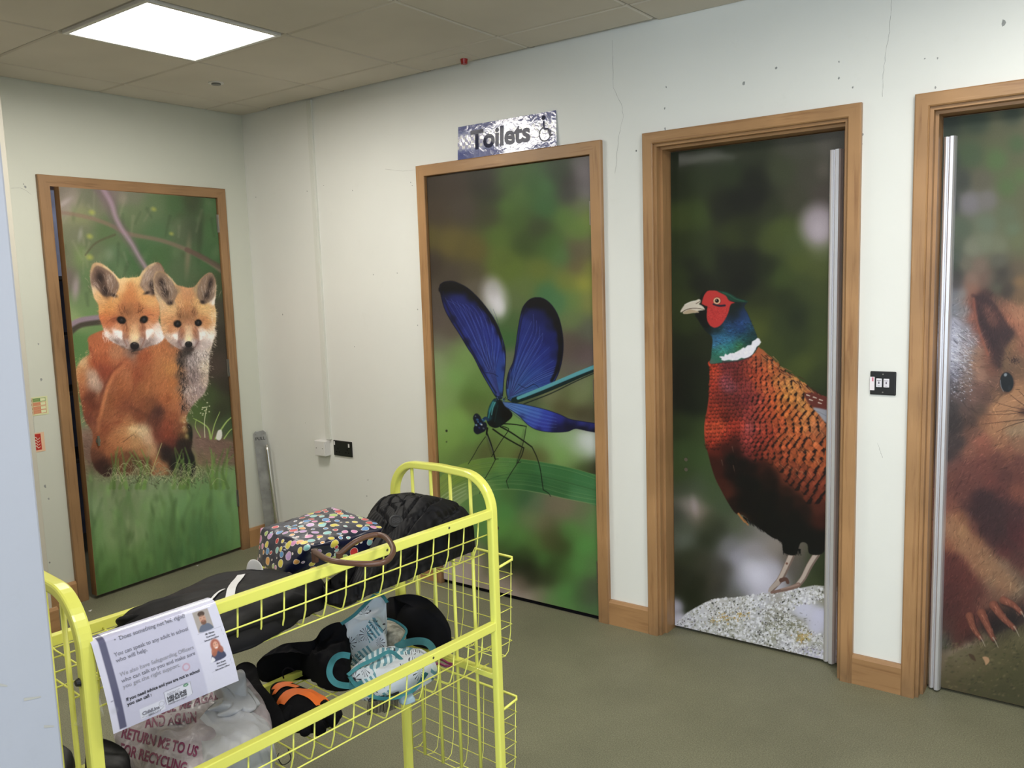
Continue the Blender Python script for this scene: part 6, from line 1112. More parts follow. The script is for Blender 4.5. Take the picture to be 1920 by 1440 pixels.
# black padded jacket, far end of the top basket
Z1 = .655
jr = [(.035,.06,.71),(.03,.20,.73),(.05,.33,.71),(.13,.375,.70),(.20,.385,.70),(.255,.35,.69),(.285,.27,.68),(.34,.19,.67),(.52,.155,.665),(.60,.10,.66),(.57,.045,.658),(.45,.034,.658),(.30,.034,.67),(.15,.034,.69),(.06,.04,.71)]
def quil(r, a):
    # stuffed channels that follow the outline, crossed by a few seams
    g = abs(math.sin(math.pi*(r*3.6+.12*math.sin(2*a+1)))); k = abs(math.sin(a*3.5+.9*math.sin(r*6)+.6)); return .015*(min(g*2.4, 1)**.55-.7)+.007*(min(k*5, 1)**.6-.8)*min(1, r*2.5)
# the highest part of the roll is at the far end
jk = lump('padded_jacket', jr, .822, Z1, K_shell, None, 1, n=180, m=60, p_=2.6, q_=.42, amp=.010, sc=6, edge=.006, quilt=quil, centre=(.20, .20, .8))
for v_ in jk.data.vertices:
    q = inv(v_.co)
    if q[2] > .70: v_.co.z += KS*(.022-.13*max(0, q[0]-.18)/.4*1.6)*min(1, max(0, (q[2]-.68)/.10))
tag(jk, 'rolled black padded jacket at the far end of the top basket', 'jacket')
bx, by, _ = at(741, 950, .845)
bp = drape(jk, [(bx, by)], .001)[0]
if bp:
    bp = Vector(bp); nn = (Vector(CAM)-bp).normalized(); nn = (nn*.55+Vector((0, 0, 1))*.45).normalized(); e1 = nn.cross(Vector((0, 0, 1))).normalized(); e2 = nn.cross(e1)
    mb = MB(); mb.tube([bp-nn*.004, bp+nn*.0035], .0185, 30); bd = mb.build('round_badge', plain('black_rubber_badge', (.012, .012, .014), .55), jk, bevel=.001)
    rg = [tuple(bp+nn*.0038+(e1*math.cos(a)+e2*math.sin(a))*.0155) for a in np.linspace(0, 2*math.pi, 30, endpoint=False)]
    MB().tube(rg, .0012, 6, closed=True).build('badge_rim', plain('badge_rim', (.02, .02, .022), .5), bd)
    v, f = text_geo('88', .021, .02, 'CENTER'); MB().add([tuple(bp+nn*.0040-e1*x-e2*(y-.007)*-1*-1) for x, y in v], f).build('badge_relief', plain('badge_relief', (.03, .03, .034), .5), bd)
# patterned lunch bag with a brown handle
def pattern_mat():
    m, nt, b = nmat('sweets_oilcloth'); L = nt.links; tc = N_(nt, 'ShaderNodeTexCoord')
    mp = N_(nt, 'ShaderNodeMapping'); L.new(tc.outputs['Object'], mp.inputs[0]); mp.inputs['Rotation'].default_value = (.5, .3, .4)
    vo = N_(nt, 'ShaderNodeTexVoronoi', Scale=44.0, Randomness=.68); L.new(mp.outputs[0], vo.inputs['Vector'])
    # squash: size and colour change from sweet to sweet
    sp = N_(nt, 'ShaderNodeSeparateColor'); L.new(vo.outputs['Color'], sp.inputs[0])
    mr = N_(nt, 'ShaderNodeMapRange'); mr.inputs['To Min'].default_value = .34; mr.inputs['To Max'].default_value = .53; L.new(sp.outputs[1], mr.inputs['Value'])
    lt = N_(nt, 'ShaderNodeMath', operation='LESS_THAN'); L.new(vo.outputs['Distance'], lt.inputs[0]); L.new(mr.outputs[0], lt.inputs[1])
    cr = ramp(nt, [(0, (.62, .05, .05)), (.16, (.75, .30, .55)), (.30, (.78, .66, .10)), (.44, (.30, .62, .62)), (.56, (.12, .33, .66)), (.67, (.80, .40, .12)), (.78, (.60, .38, .70)), (.89, (.45, .62, .18)), (.96, (.70, .08, .10))], 'CONSTANT'); L.new(sp.outputs[0], cr.inputs[0])
    mn = N_(nt, 'ShaderNodeMath', operation='SUBTRACT'); L.new(mr.outputs[0], mn.inputs[0]); mn.inputs[1].default_value = .045
    l2 = N_(nt, 'ShaderNodeMath', operation='LESS_THAN'); L.new(vo.outputs['Distance'], l2.inputs[0]); L.new(mn.outputs[0], l2.inputs[1])
    m1 = N_(nt, 'ShaderNodeMix', data_type='RGBA'); L.new(lt.outputs[0], m1.inputs[0]); m1.inputs[6].default_value = (.008, .010, .035, 1); m1.inputs[7].default_value = (.82, .74, .70, 1)
    m2 = N_(nt, 'ShaderNodeMix', data_type='RGBA'); L.new(l2.outputs[0], m2.inputs[0]); L.new(m1.outputs[2], m2.inputs[6]); L.new(cr.outputs[0], m2.inputs[7]); L.new(m2.outputs[2], b.inputs['Base Color'])
    b.inputs['Roughness'].default_value = .38; b.inputs['Coat Weight'].default_value = .35; b.inputs['Coat Roughness'].default_value = .12
    n = N_(nt, 'ShaderNodeTexNoise', Scale=14.0, Detail=3.0, Distortion=.8); L.new(tc.outputs['Object'], n.inputs['Vector']); u = N_(nt, 'ShaderNodeBump', Strength=.25, Distance=.015); L.new(n.outputs['Fac'], u.inputs['Height']); L.new(u.outputs[0], b.inputs['Normal']); L.new(u.outputs[0], b.inputs['Coat Normal'])
    return m
def soft_box(name, c8, mat, parent=None, n=14, puff=.03, amp=.006, seed=3, crease=.0):
    # eight corners (bottom ring then top ring) blown up like a cushion
    c8 = [np.array(W(*c)) for c in c8]; mb = MB(); cen = sum(c8)/8
    F = [(3, 2, 1, 0), (4, 5, 6, 7), (0, 1, 5, 4), (1, 2, 6, 5), (2, 3, 7, 6), (3, 0, 4, 7)]
    bm = bmesh.new(); grid = {}
    for fc in F:
        a, b, c, d = [c8[i] for i in fc]; nf = np.cross(b-a, d-a); nf /= np.linalg.norm(nf)
        if nf@((a+b+c+d)/4-cen) < 0: nf = -nf
        vs_ = []
        for i in range(n+1):
            for j in range(n+1):
                u, v = i/n, j/n; P = (a*(1-u)+b*u)*(1-v)+(d*(1-u)+c*u)*v
                bul = (math.sin(math.pi*u)*math.sin(math.pi*v))**.6; k_ = .35 if fc == F[0] else 1
                vs_.append(P+nf*puff*KS*bul*k_)
        for i in range(n):
            for j in range(n): mb.add([vs_[i*(n+1)+j], vs_[(i+1)*(n+1)+j], vs_[(i+1)*(n+1)+j+1], vs_[i*(n+1)+j+1]], [(0, 1, 2, 3)])
    o = mb.build(name, mat, parent, smooth=True); bm.from_mesh(o.data); bmesh.ops.remove_doubles(bm, verts=bm.verts, dist=.0006)
    for _ in range(2): bmesh.ops.smooth_vert(bm, verts=bm.verts, factor=.5, use_axis_x=True, use_axis_y=True, use_axis_z=True)
    bm.normal_update()
    for v_ in bm.verts: v_.co += v_.normal*(amp*fractal(v_.co, 16, .8)+amp*.6*(ridge(v_.co, 11)-.5))
    bmesh.ops.recalc_face_normals(bm, faces=bm.faces); bm.to_mesh(o.data); bm.free(); return o
c = [(.54, .52, .665), (.58, .345, .665), (.33, .215, .665), (.28, .42, .665), (.515, .53, .775), (.545, .235, .775), (.235, .215, .765), (.275, .475, .80)]
lb = soft_box('lunch_bag', c, pattern_mat(), None, 26, .011, .0035)
tag(lb, 'navy wipe-clean lunch bag printed all over with coloured sweets', 'bag')
M_brown = plain('brown_leatherette', (.10, .045, .028), .38, var=.2, bump=.1)
hp = [at(*q) for q in ((606,1041,.80),(590,1034,.80),(598,1040,.815),(618,1050,.825),(657,1056,.825),(700,1057,.825),(722,1053,.825),(734,1042,.825),(737,1028,.83),(727,1011,.835),(712,1003,.835),(692,1005,.835),(664,1017,.825),(636,1040,.795))]
hs = Paint.smooth(np.array(hp[1:]), False, 6)
MB().tube([W(*q) for q in hs], .0064, 10).build('carry_handle', M_brown, lb, smooth=True)
for q in (hp[1], hp[-1]): MB().tube([W(q[0], q[1], q[2]+.006), W(q[0], q[1], q[2]-.03)], .008, 10).build('handle_tab', M_brown, lb)
# black jacket with a white stripe, near half of the top basket
sr = [at(*q) for q in ((222,1172,.665),(240,1158,.675),(285,1139,.69),(340,1112,.695),(404,1082,.70),(450,1075,.70),(505,1070,.70),(560,1082,.695),(604,1092,.69),(606,1118,.675),(598,1140,.665),(560,1164,.66),(505,1196,.66),(440,1224,.66),(360,1240,.66),(290,1222,.66),(238,1190,.66))]
sj = lump('striped_jacket', sr, .728, Z1, K_shell, None, 2, n=140, m=34, p_=3.0, q_=.5, amp=.007, sc=7, edge=.008, fold=.006, fsc=(4, 9, 3))
tag(sj, 'flat black nylon jacket with a white stripe folded in the top basket', 'jacket')
M_wcl = plain('white_cloth', (.72, .72, .74), .6, bump=.2)
ribbon(sj, [at(x, y, .735)[:2] for x, y in ((452,1068),(444,1080),(437,1094),(431,1112),(426,1128))], .022, 'white_stripe', M_wcl, sj, .003)
ribbon(sj, [at(x, y, .73)[:2] for x, y in ((422,1106),(412,1111),(398,1122),(388,1128))], .006, 'white_piping', M_wcl, sj, .003)
# loose cuff reaching over the wires
cf = [at(*q) for q in ((216,1166,.68),(222,1163,.69),(250,1164,.69),(285,1160,.69),(300,1166,.68),(285,1176,.67),(262,1182,.665),(240,1180,.665),(222,1172,.67))]
lump('loose_cuff', cf, .70, .662, K_shell, sj, 6, n=60, m=12, amp=.008, sc=14, edge=.01)
wcap = lump('white_cap', [at(*q) for q in ((462,1074,.70),(466,1064,.72),(478,1060,.73),(490,1063,.73),(494,1074,.71),(486,1082,.69),(470,1081,.69))], .745, .68, M_wcl, None, 8, n=40, m=10, amp=.002)
tag(wcap, 'small rounded white cap showing behind the black jacket', 'cap')
# striped tail under the bag
kt = lump('folded_scarf', [at(*q) for q in ((520,1092,.665),(560,1082,.67),(600,1084,.67),(608,1110,.665),(604,1135,.66),(570,1150,.66),(530,1140,.66))], .69, .65, K_soft, None, 9, n=50, m=10, amp=.006)
tag(kt, 'dark soft scarf bunched under the patterned lunch bag', 'scarf')
MB().tube([W(*at(583, 1085, .70)), W(*at(586, 1112, .67))], .004, 8).build('brown_tassel', plain('brown_tassel', (.13, .07, .05), .7), kt)
# ---------------------------------------------------------------- lower basket
Z2 = .278
def leafy_mat():
    # blue and white striped and flower drawn cotton
    m, nt, b = nmat('flower_print_cotton'); L = nt.links; tc = N_(nt, 'ShaderNodeTexCoord')
    wv = N_(nt, 'ShaderNodeTexWave', Scale=30.0, Distortion=.8); wv.bands_direction = 'DIAGONAL'; L.new(tc.outputs['Object'], wv.inputs['Vector'])
    rs = ramp(nt, [(.45, (.60, .70, .74)), (.55, (.13, .30, .38))]); L.new(wv.outputs['Fac'], rs.inputs[0])
    pn = N_(nt, 'ShaderNodeTexVoronoi', Scale=15.0); L.new(tc.outputs['Object'], pn.inputs['Vector']); sp = N_(nt, 'ShaderNodeSeparateColor'); L.new(pn.outputs['Color'], sp.inputs[0])
    gt = N_(nt, 'ShaderNodeMath', operation='GREATER_THAN'); gt.inputs[1].default_value = .40; L.new(sp.outputs[0], gt.inputs[0])
    mx = N_(nt, 'ShaderNodeMix', data_type='RGBA'); L.new(gt.outputs[0], mx.inputs[0]); L.new(rs.outputs[0], mx.inputs[6]); mx.inputs[7].default_value = (.58, .63, .70, 1)
    # flower heads: thin dark petals radiating about scattered centres
    fv = N_(nt, 'ShaderNodeTexVoronoi', Scale=21.0, Randomness=.75); L.new(tc.outputs['Object'], fv.inputs['Vector'])
    sb = N_(nt, 'ShaderNodeVectorMath', operation='SUBTRACT'); L.new(tc.outputs['Object'], sb.inputs[0]); L.new(fv.outputs['Position'], sb.inputs[1]); sx = N_(nt, 'ShaderNodeSeparateXYZ'); L.new(sb.outputs[0], sx.inputs[0])
    ad = N_(nt, 'ShaderNodeMath', operation='ADD'); L.new(sx.outputs['X'], ad.inputs[0]); L.new(sx.outputs['Y'], ad.inputs[1])
    an = N_(nt, 'ShaderNodeMath', operation='ARCTAN2'); L.new(sx.outputs['Z'], an.inputs[0]); L.new(ad.outputs[0], an.inputs[1])
    ml = N_(nt, 'ShaderNodeMath', operation='MULTIPLY'); ml.inputs[1].default_value = 12; L.new(an.outputs[0], ml.inputs[0]); co = N_(nt, 'ShaderNodeMath', operation='COSINE'); L.new(ml.outputs[0], co.inputs[0])
    g1 = N_(nt, 'ShaderNodeMath', operation='GREATER_THAN'); g1.inputs[1].default_value = .72; L.new(co.outputs[0], g1.inputs[0])
    ls = N_(nt, 'ShaderNodeMath', operation='LESS_THAN'); ls.inputs[1].default_value = .42; L.new(fv.outputs['Distance'], ls.inputs[0])
    a1 = N_(nt, 'ShaderNodeMath', operation='MULTIPLY'); L.new(g1.outputs[0], a1.inputs[0]); L.new(ls.outputs[0], a1.inputs[1])
    l3 = N_(nt, 'ShaderNodeMath', operation='LESS_THAN'); l3.inputs[1].default_value = .12; L.new(fv.outputs['Distance'], l3.inputs[0])
    a2 = N_(nt, 'ShaderNodeMath', operation='MAXIMUM'); L.new(a1.outputs[0], a2.inputs[0]); L.new(l3.outputs[0], a2.inputs[1])
    m2 = N_(nt, 'ShaderNodeMix', data_type='RGBA'); L.new(a2.outputs[0], m2.inputs[0]); L.new(mx.outputs[2], m2.inputs[6]); m2.inputs[7].default_value = (.03, .03, .05, 1); L.new(m2.outputs[2], b.inputs['Base Color']); b.inputs['Roughness'].default_value = .8
    n = N_(nt, 'ShaderNodeTexNoise', Scale=24.0, Detail=3.0); L.new(tc.outputs['Object'], n.inputs['Vector']); u = N_(nt, 'ShaderNodeBump', Strength=.4, Distance=.01); L.new(n.outputs['Fac'], u.inputs['Height']); L.new(u.outputs[0], b.inputs['Normal'])
    return m
M_teal = cloth('teal_binding', (.05, .20, .23), .7)
ap = empty('flowered_bag', W(.28, .3, Z2), 'blue and white flower printed cotton bag with teal binding', 'bag')
M_fl = leafy_mat()
upper = [at(*q) for q in ((642,1172,.42),(664,1158,.44),(682,1140,.46),(700,1122,.48),(716,1119,.48),(724,1128,.47),(722,1160,.42),(724,1190,.38),(722,1218,.34),(690,1222,.33),(656,1216,.35),(648,1192,.39))]
pa = lump('upper_panel', upper, .44, Z2+.01, M_fl, ap, 21, n=90, m=22, p_=2.4, amp=.010, sc=12, edge=.006, fold=.008, fsc=(9, 5, 3), centre=at(690, 1172, .42))
lowp = [at(*q) for q in ((655,1262,.36),(690,1228,.37),(722,1212,.37),(762,1214,.35),(800,1226,.32),(818,1248,.30),(816,1266,.295),(790,1284,.29),(764,1300,.285),(724,1308,.285),(694,1304,.30),(668,1284,.33))]
pb = lump('lower_panel', lowp, .37, Z2, M_fl, ap, 22, n=90, m=22, p_=2.4, amp=.010, sc=12, edge=.006, fold=.008, fsc=(6, 9, 3), centre=at(738, 1258, .36))
side = [at(*q) for q in ((724,1160,.38),(742,1168,.37),(760,1184,.36),(758,1200,.345),(742,1210,.34),(724,1206,.34))]
M_cr = plain('cream_flower_lining', (.34, .33, .28), .8, var=.5, vscale=60)
lump('lining_panel', side, .375, Z2+.02, M_cr, ap, 23, n=50, m=12, amp=.005, edge=.004)
def strap(pts, w, name, parent, mat, th=.0012):
    P = [Vector(W(*q)) for q in Paint.smooth(np.array(pts, float), False, 7)]; mb = MB(); N0 = len(P); vs_ = []
    for i, p in enumerate(P):
        t = (P[min(i+1, N0-1)]-P[max(i-1, 0)]).normalized(); s_ = t.cross((Vector(CAM)-p).normalized()); s_.normalize(); s_ = (s_+Vector((0, 0, .25))).normalized(); n_ = s_.cross(t); vs_ += [p+s_*w/2+n_*th, p-s_*w/2+n_*th, p-s_*w/2-n_*th, p+s_*w/2-n_*th]
    for i in range(N0-1):
        for k in range(4): mb.f.append((i*4+k, i*4+(k+1) % 4, (i+1)*4+(k+1) % 4, (i+1)*4+k))
    mb.v = [tuple(q) for q in vs_]; mb.f += [(0, 1, 2, 3), tuple(4*(N0-1)+k for k in range(4))]; return mb.build(name, mat, parent, smooth=False)
strap([at(*q) for q in ((640,1170,.43),(662,1155,.45),(680,1138,.475),(698,1120,.49),(708,1112,.49),(718,1118,.49),(726,1130,.47))], .009, 'teal_binding', ap, M_teal)
strap([at(*q) for q in ((652,1266,.37),(676,1248,.38),(706,1234,.385),(730,1222,.385),(748,1232,.37),(764,1252,.36))], .009, 'teal_binding', ap, M_teal)
strap([at(*q) for q in ((655,1268,.36),(668,1286,.345),(694,1304,.315),(724,1310,.30),(764,1302,.30),(784,1284,.31),(800,1262,.32))], .009, 'teal_binding', ap, M_teal)
strap([at(*q) for q in ((656,1230,.405),(640,1228,.415),(626,1236,.41),(618,1254,.40),(620,1270,.38),(632,1282,.36),(656,1286,.34),(680,1282,.34))], .015, 'teal_strap', ap, M_teal)
strap([at(*q) for q in ((742,1214,.36),(760,1206,.37),(784,1202,.38),(802,1206,.38),(812,1220,.36),(806,1236,.34))], .019, 'teal_strap', ap, cloth('dark_teal', (.035, .12, .13), .7))
strap([at(*q) for q in ((726,1160,.40),(744,1166,.39),(762,1182,.375),(752,1204,.36))], .006, 'teal_binding', ap, M_teal)
# black hat behind, dark trousers, gloves
ht = lump('black_hat', [at(*q) for q in ((726,1124,.40),(740,1118,.43),(770,1114,.44),(800,1122,.43),(826,1146,.40),(843,1176,.36),(845,1198,.33),(832,1212,.30),(800,1212,.29),(760,1200,.29),(736,1180,.30),(726,1150,.34))], .41, Z2, K_soft, None, 31, n=80, m=20, p_=2.2, amp=.008, sc=7, edge=.004, fold=.006, fsc=(6, 6, 3))
tag(ht, 'soft black hat lying behind the flowered bag in the lower basket', 'hat')
tr2 = lump('dark_trousers', [at(*q) for q in ((482,1252,.33),(486,1240,.35),(506,1222,.37),(530,1208,.385),(556,1204,.39),(588,1200,.40),(604,1180,.42),(626,1168,.43),(644,1170,.43),(654,1200,.38),(656,1240,.34),(654,1275,.31),(640,1292,.29),(612,1290,.285),(580,1270,.285),(540,1252,.29),(510,1258,.295))], .385, Z2, K_soft, None, 32, n=120, m=30, p_=2.6, q_=.5, amp=.020, sc=9, edge=.008, fold=.016, fsc=(7, 14, 3))
tag(tr2, 'crumpled black trousers left of the flowered bag', 'trousers')
def glove(name, palm, fingers, floor, mat, label, seed, crown, fr=.017, parent=None):
    g = lump(name, palm, crown, floor, mat, None, seed, n=60, m=16, amp=.006, sc=12, edge=.006); tag(g, label, 'glove')
    for fp in fingers:
        P = Paint.smooth(np.array([at(*q) for q in fp]), False, 5); n0 = len(P)
        MB().tube([W(*q) for q in P], [fr*KS*(1.0 if i < n0-2 else (.8 if i == n0-2 else .3)) for i in range(n0)], 12).build('finger', mat, g, smooth=True)
    return g
g1 = glove('orange_striped_glove', [at(*q) for q in ((506,1296,.315),(514,1282,.325),(536,1278,.33),(556,1284,.33),(590,1300,.32),(612,1314,.315),(628,1326,.31),(622,1350,.30),(600,1362,.30),(560,1366,.30),(532,1352,.30),(518,1326,.305)) ],
      [[(560,1345,.32),(568,1362,.31),(577,1376,.30)],[(588,1345,.32),(596,1362,.31),(604,1376,.30)],[(612,1335,.32),(624,1350,.31),(632,1358,.30)],[(606,1322,.325),(622,1332,.32),(637,1344,.315)],[(548,1330,.32),(536,1345,.31),(534,1356,.30)]], Z2, K_knit, 'black glove with two orange bands palm down in the lower basket', 41, .345)
M_or = plain('orange_fabric', (.78, .16, .02), .6, bump=.2)
ribbon(g1, [at(x, y, .345)[:2] for x, y in ((509,1288),(524,1282),(542,1280),(562,1283))], .042, 'orange_band', M_or, g1, .003)
ribbon(g1, [at(x, y, .345)[:2] for x, y in ((524,1307),(544,1299),(566,1296),(588,1302),(606,1312))], .048, 'orange_band', M_or, g1, .003)
g2 = lump('knitted_mitten', [at(*q) for q in ((442,1252,.37),(452,1243,.38),(466,1241,.385),(480,1250,.38),(486,1272,.36),(500,1300,.34),(520,1326,.325),(534,1352,.31),(524,1364,.30),(500,1362,.30),(470,1340,.305),(446,1316,.315),(440,1290,.33),(452,1270,.35))], .365, Z2, K_knit, None, 42, n=70, m=16, amp=.008, sc=12, edge=.008, fold=.006)
tag(g2, 'long black knitted mitten between the carrier bag and the orange banded glove', 'mitten')
MB().tube([W(*q) for q in Paint.smooth(np.array([at(*q) for q in ((532,1272,.36),(530,1260,.38),(540,1252,.385),(552,1258,.37))]), False, 6)], .0018, 8).build('hanging_loop', K_soft, g1, smooth=True)
# bundle of black hair combs and a plum coloured clip
cm = empty('hair_combs', W(.42, .12, Z2), 'bundle of black toothed hair combs poking under the flowered bag', 'comb')
M_pl = plain('black_plastic', (.012, .012, .014), .3)
for (x, y, dx, dy, L_) in ((692,1322,18,-6,9), (722,1318,16,-8,7)):
    a, b_ = at(x, y, .285), at(x+dx*1.6, y+dy*1.6, .29); MB().tube([W(a[0], a[1], .30), W(b_[0], b_[1], .30)], .0042, 8).build('comb_spine', M_pl, cm)
    mb = MB()
    for k in range(12): f = k/11; t_, d_ = a[0]+(b_[0]-a[0])*f, a[1]+(b_[1]-a[1])*f; mb.tube([W(t_, d_, .302), W(t_+.012, d_-.008, .286), W(t_+.014, d_-.010, .262)], .0011, 5)
    mb.build('comb_teeth', M_pl, cm)
pc = tag(MB().tube([W(*q) for q in Paint.smooth(np.array([at(*q) for q in ((812,1236,.285),(826,1236,.285),(840,1243,.285),(850,1246,.285),(838,1249,.285),(822,1244,.285),(812,1248,.285))]), False, 5)], .0035, 8).build('hair_clip', plain('plum_plastic', (.20, .02, .08), .35), smooth=True), 'plum coloured looped hair clip in the far corner of the lower basket', 'hair clip')
bt = tag(lump('cloth_tag', [at(*q) for q in ((748,1310,.29),(764,1298,.30),(774,1302,.30),(772,1312,.29),(756,1320,.285))], .30, .28, plain('pale_blue_tag', (.26, .36, .44), .7), None, 44, n=24, m=6, amp=.001), 'pale blue patterned tag sticking out under the flowered bag', 'tag')
# carrier bag
def carrier_mat():
    m, nt, b = nmat('thin_polythene'); L = nt.links; tc = N_(nt, 'ShaderNodeTexCoord')
    b.inputs['Base Color'].default_value = (.42, .40, .42, 1); b.inputs['Roughness'].default_value = .5; b.inputs['Coat Weight'].default_value = .08
    mp = N_(nt, 'ShaderNodeMapping'); mp.inputs['Scale'].default_value = (12, 12, 30); L.new(tc.outputs['Object'], mp.inputs[0]); n = N_(nt, 'ShaderNodeTexNoise', Scale=1.4, Detail=5.0, Distortion=1.2); L.new(mp.outputs[0], n.inputs['Vector'])
    u = N_(nt, 'ShaderNodeBump', Strength=.45, Distance=.008); L.new(n.outputs['Fac'], u.inputs['Height']); L.new(u.outputs[0], b.inputs['Normal'])
    r = ramp(nt, [(.35, (.27, .24, .26)), (.65, (.38, .34, .37))]); L.new(n.outputs['Fac'], r.inputs[0]); L.new(r.outputs[0], b.inputs['Base Color'])
    return m
M_poly = carrier_mat(); M_poly2 = plain('grey_polythene', (.42, .43, .47), .5, bump=.2, bscale=16, bdist=.006, coat=.08, var=.15, vscale=12)
cr_ = [at(*q) for q in ((214,1352,.37),(240,1330,.40),(290,1300,.42),(340,1278,.43),(400,1262,.44),(450,1262,.43),(485,1300,.37),(505,1345,.33),(510,1400,.30),(500,1440,.29),(450,1476,.285),(380,1500,.285),(320,1500,.29),(270,1480,.30),(236,1430,.31),(216,1390,.33))]
cbg = lump('carrier_bag', cr_, .40, Z2, M_poly, None, 51, n=150, m=40, p_=3, q_=.5, amp=.014, sc=6, edge=.010, fold=.014, fsc=(9, 5, 3), centre=at(370, 1385, .38))
tag(cbg, 'knotted grey white polythene carrier bag printed with a recycling message', 'bag')
# gathered neck and ear
nk = [(430,1330,.40,.055),(452,1318,.415,.05),(448,1300,.425,.040),(436,1286,.44,.034),(424,1276,.45,.036),(432,1264,.46,.045)]
P = Paint.smooth(np.array([at(*q[:3]) for q in nk]), False, 5); rr_ = np.interp(np.linspace(0, 1, len(P)), np.linspace(0, 1, len(nk)), [q[3] for q in nk])
mb = MB(); n0 = 36
for i, q in enumerate(P):
    for k in range(n0): a = 2*math.pi*k/n0; r_ = rr_[i]*(1+.24*math.sin(a*6+i*.15)+.12*math.sin(a*11+1)); mb.v.append(W(q[0]+r_*math.cos(a)*.9, q[1]+r_*math.sin(a)*.6, q[2]+.35*r_*math.sin(a+1)))
for i in range(len(P)-1):
    for k in range(n0): mb.f.append((i*n0+k, i*n0+(k+1) % n0, (i+1)*n0+(k+1) % n0, (i+1)*n0+k))
mb.f.append(tuple(range(len(mb.v)-n0, len(mb.v)))); mb.build('gathered_neck', M_poly2, cbg, smooth=True)
ear_ = [at(*q) for q in ((400,1302,.40),(420,1280,.43),(438,1262,.46),(452,1255,.475),(460,1264,.47),(458,1284,.45),(440,1302,.43),(420,1312,.41))]
lump('knot_ear', ear_, .47, .40, M_poly2, cbg, 53, n=50, m=12, amp=.006, sc=14, edge=.004, fold=.006, fsc=(12, 6, 3))
pouch = [at(*q) for q in ((352,1392,.37),(372,1350,.40),(402,1318,.42),(432,1310,.42),(462,1330,.39),(492,1352,.35),(512,1385,.32),(512,1430,.30),(470,1462,.30),(400,1478,.31),(356,1450,.33),(344,1420,.35))]
lump('plain_pouch', pouch, .405, Z2+.005, M_poly2, cbg, 52, n=120, m=30, p_=2.4, q_=.5, amp=.010, sc=6, edge=.008, fold=.022, fsc=(11, 5, 3), centre=at(425, 1375, .40))
M_mar = plain('maroon_print', (.16, .018, .07), .45)
def bag_text(s, p0, ux, uy, size, narrow=.62):
    # lettering wrapped on to the bag, laid along the photographed line of print
    me = cbg.data; bv = BVHTree.FromPolygons([v.co[:] for v in me.vertices], [tuple(p.vertices) for p in me.polygons])
    v, f = text_geo(s, 1, .03, 'LEFT', .12, narrow); a = np.array(p0, float); mb = MB(); out = []
    for x, y in v:
        X, Y = a+np.array(ux)*x+np.array(uy)*y; d = fw*FPX+rt*(X-960)-up*(Y-720); d = Vector(d/np.linalg.norm(d)); h = bv.ray_cast(Vector(CAM), d); out.append(tuple(h[0]-d*.0016) if h[0] is not None else None)
    ff = [q for q in f if all(out[i] is not None for i in q)]; vv = [o or (0, 0, 0) for o in out]
    used = sorted({i for q in ff for i in q}); mp = {i: k for k, i in enumerate(used)}
    return mb.add([vv[i] for i in used], [tuple(mp[i] for i in q) for q in ff]).build('lettering', M_mar, cbg)
bag_text('AND AGAIN', (272, 1364), (28, -3), (-2, -28), 1); bag_text('RETURN ME TO US', (226, 1382), (27, 7), (5, -28), 1)
bag_text('FOR RECYCLING', (222, 1412), (27, 8), (4, -28), 1); bag_text('USE ME AGAIN', (300, 1340), (30, -8), (2, -26), 1, .6)
# black shoes at the near end of the lower basket
def shoe(px, lab, seed):
    s_ = lump('black_shoe', [at(*q) for q in px], .345, Z2+.012, plain('black_leather', (.008, .008, .009), .55, bump=.5, bscale=45, spec=.3), None, seed, n=60, m=16, p_=2.8, amp=.004, edge=.003, centre=None)
    tag(s_, lab, 'shoe'); b0 = [at(x, y, .30) for x, y, _ in px]
    sole = Paint.smooth(np.array([(q[0], q[1]) for q in b0]), True, 5); mb = MB(); n0 = len(sole)
    c0 = sole.mean(0); v = [W(*(c0+(q-c0)*.98), .285) for q in sole]+[W(*(c0+(q-c0)*.98), .268) for q in sole]
    mb.add(v, [tuple(range(n0)), tuple(range(n0, 2*n0))]+[(i, (i+1) % n0, n0+(i+1) % n0, n0+i) for i in range(n0)]); mb.build('sole', plain('black_sole', (.02, .02, .02), .7), s_)
    return s_
shoe([(160,1416,.33),(168,1398,.36),(184,1384,.375),(214,1392,.37),(238,1410,.35),(246,1440,.32),(240,1470,.30),(186,1480,.30),(162,1452,.31)], 'black leather shoe beside the near leg of the trolley', 61)
shoe([(98,1404,.33),(104,1392,.35),(120,1398,.35),(136,1414,.33),(138,1446,.31),(130,1475,.30),(104,1475,.30),(94,1440,.31)], 'black leather shoe partly hidden by the near wall end', 62)
hk = tag(MB().tube([W(*q) for q in Paint.smooth(np.array([at(*q) for q in ((540,1404,.265),(545,1424,.255),(530,1434,.25),(521,1420,.262),(523,1412,.268))]), False, 6)], .0012, 6).build('wire_hook', M_pl, smooth=True), 'small black wire hook hanging under the lower basket', 'hook')
# ---------------------------------------------------------------- laminated safeguarding notice folded over the front rail
SW, SH = .297*1.0/KS*.82, .21
def sheet(u, v):
    # u 0..1 from the near edge to the far edge, v 0..1 from the fold down
    L_ = .283+.015*v; t0 = 1.279-.020*v; t = t0-L_*u
    if v < 0: a = -v*6; return (t, .008+.012*min(a, 1.2), .8135-.02*max(0, a-1))
    if v < .06: k = v/.06; return (t, .006-.022*math.sin(k*1.57), .8135-.010*(1-math.cos(k*1.57)))
    k = (v-.06)/.94; return (t, -.016-.020*math.sin(k*1.9)-.004*math.sin(u*3.1), .8035-.196*k+.003*math.sin(u*3.1))
nu, nv = 220, 170
cv = Paint(0, 0, 297, 210, 2, (214, 214, 236), seed=8)
cv.poly([(20,0),(212,0),(216,210),(20,210)], (196,196,222), 1.5, 1, False); cv.poly([(14,0),(28,0),(28,206),(14,206)], (88,88,120), .5, 1, False)
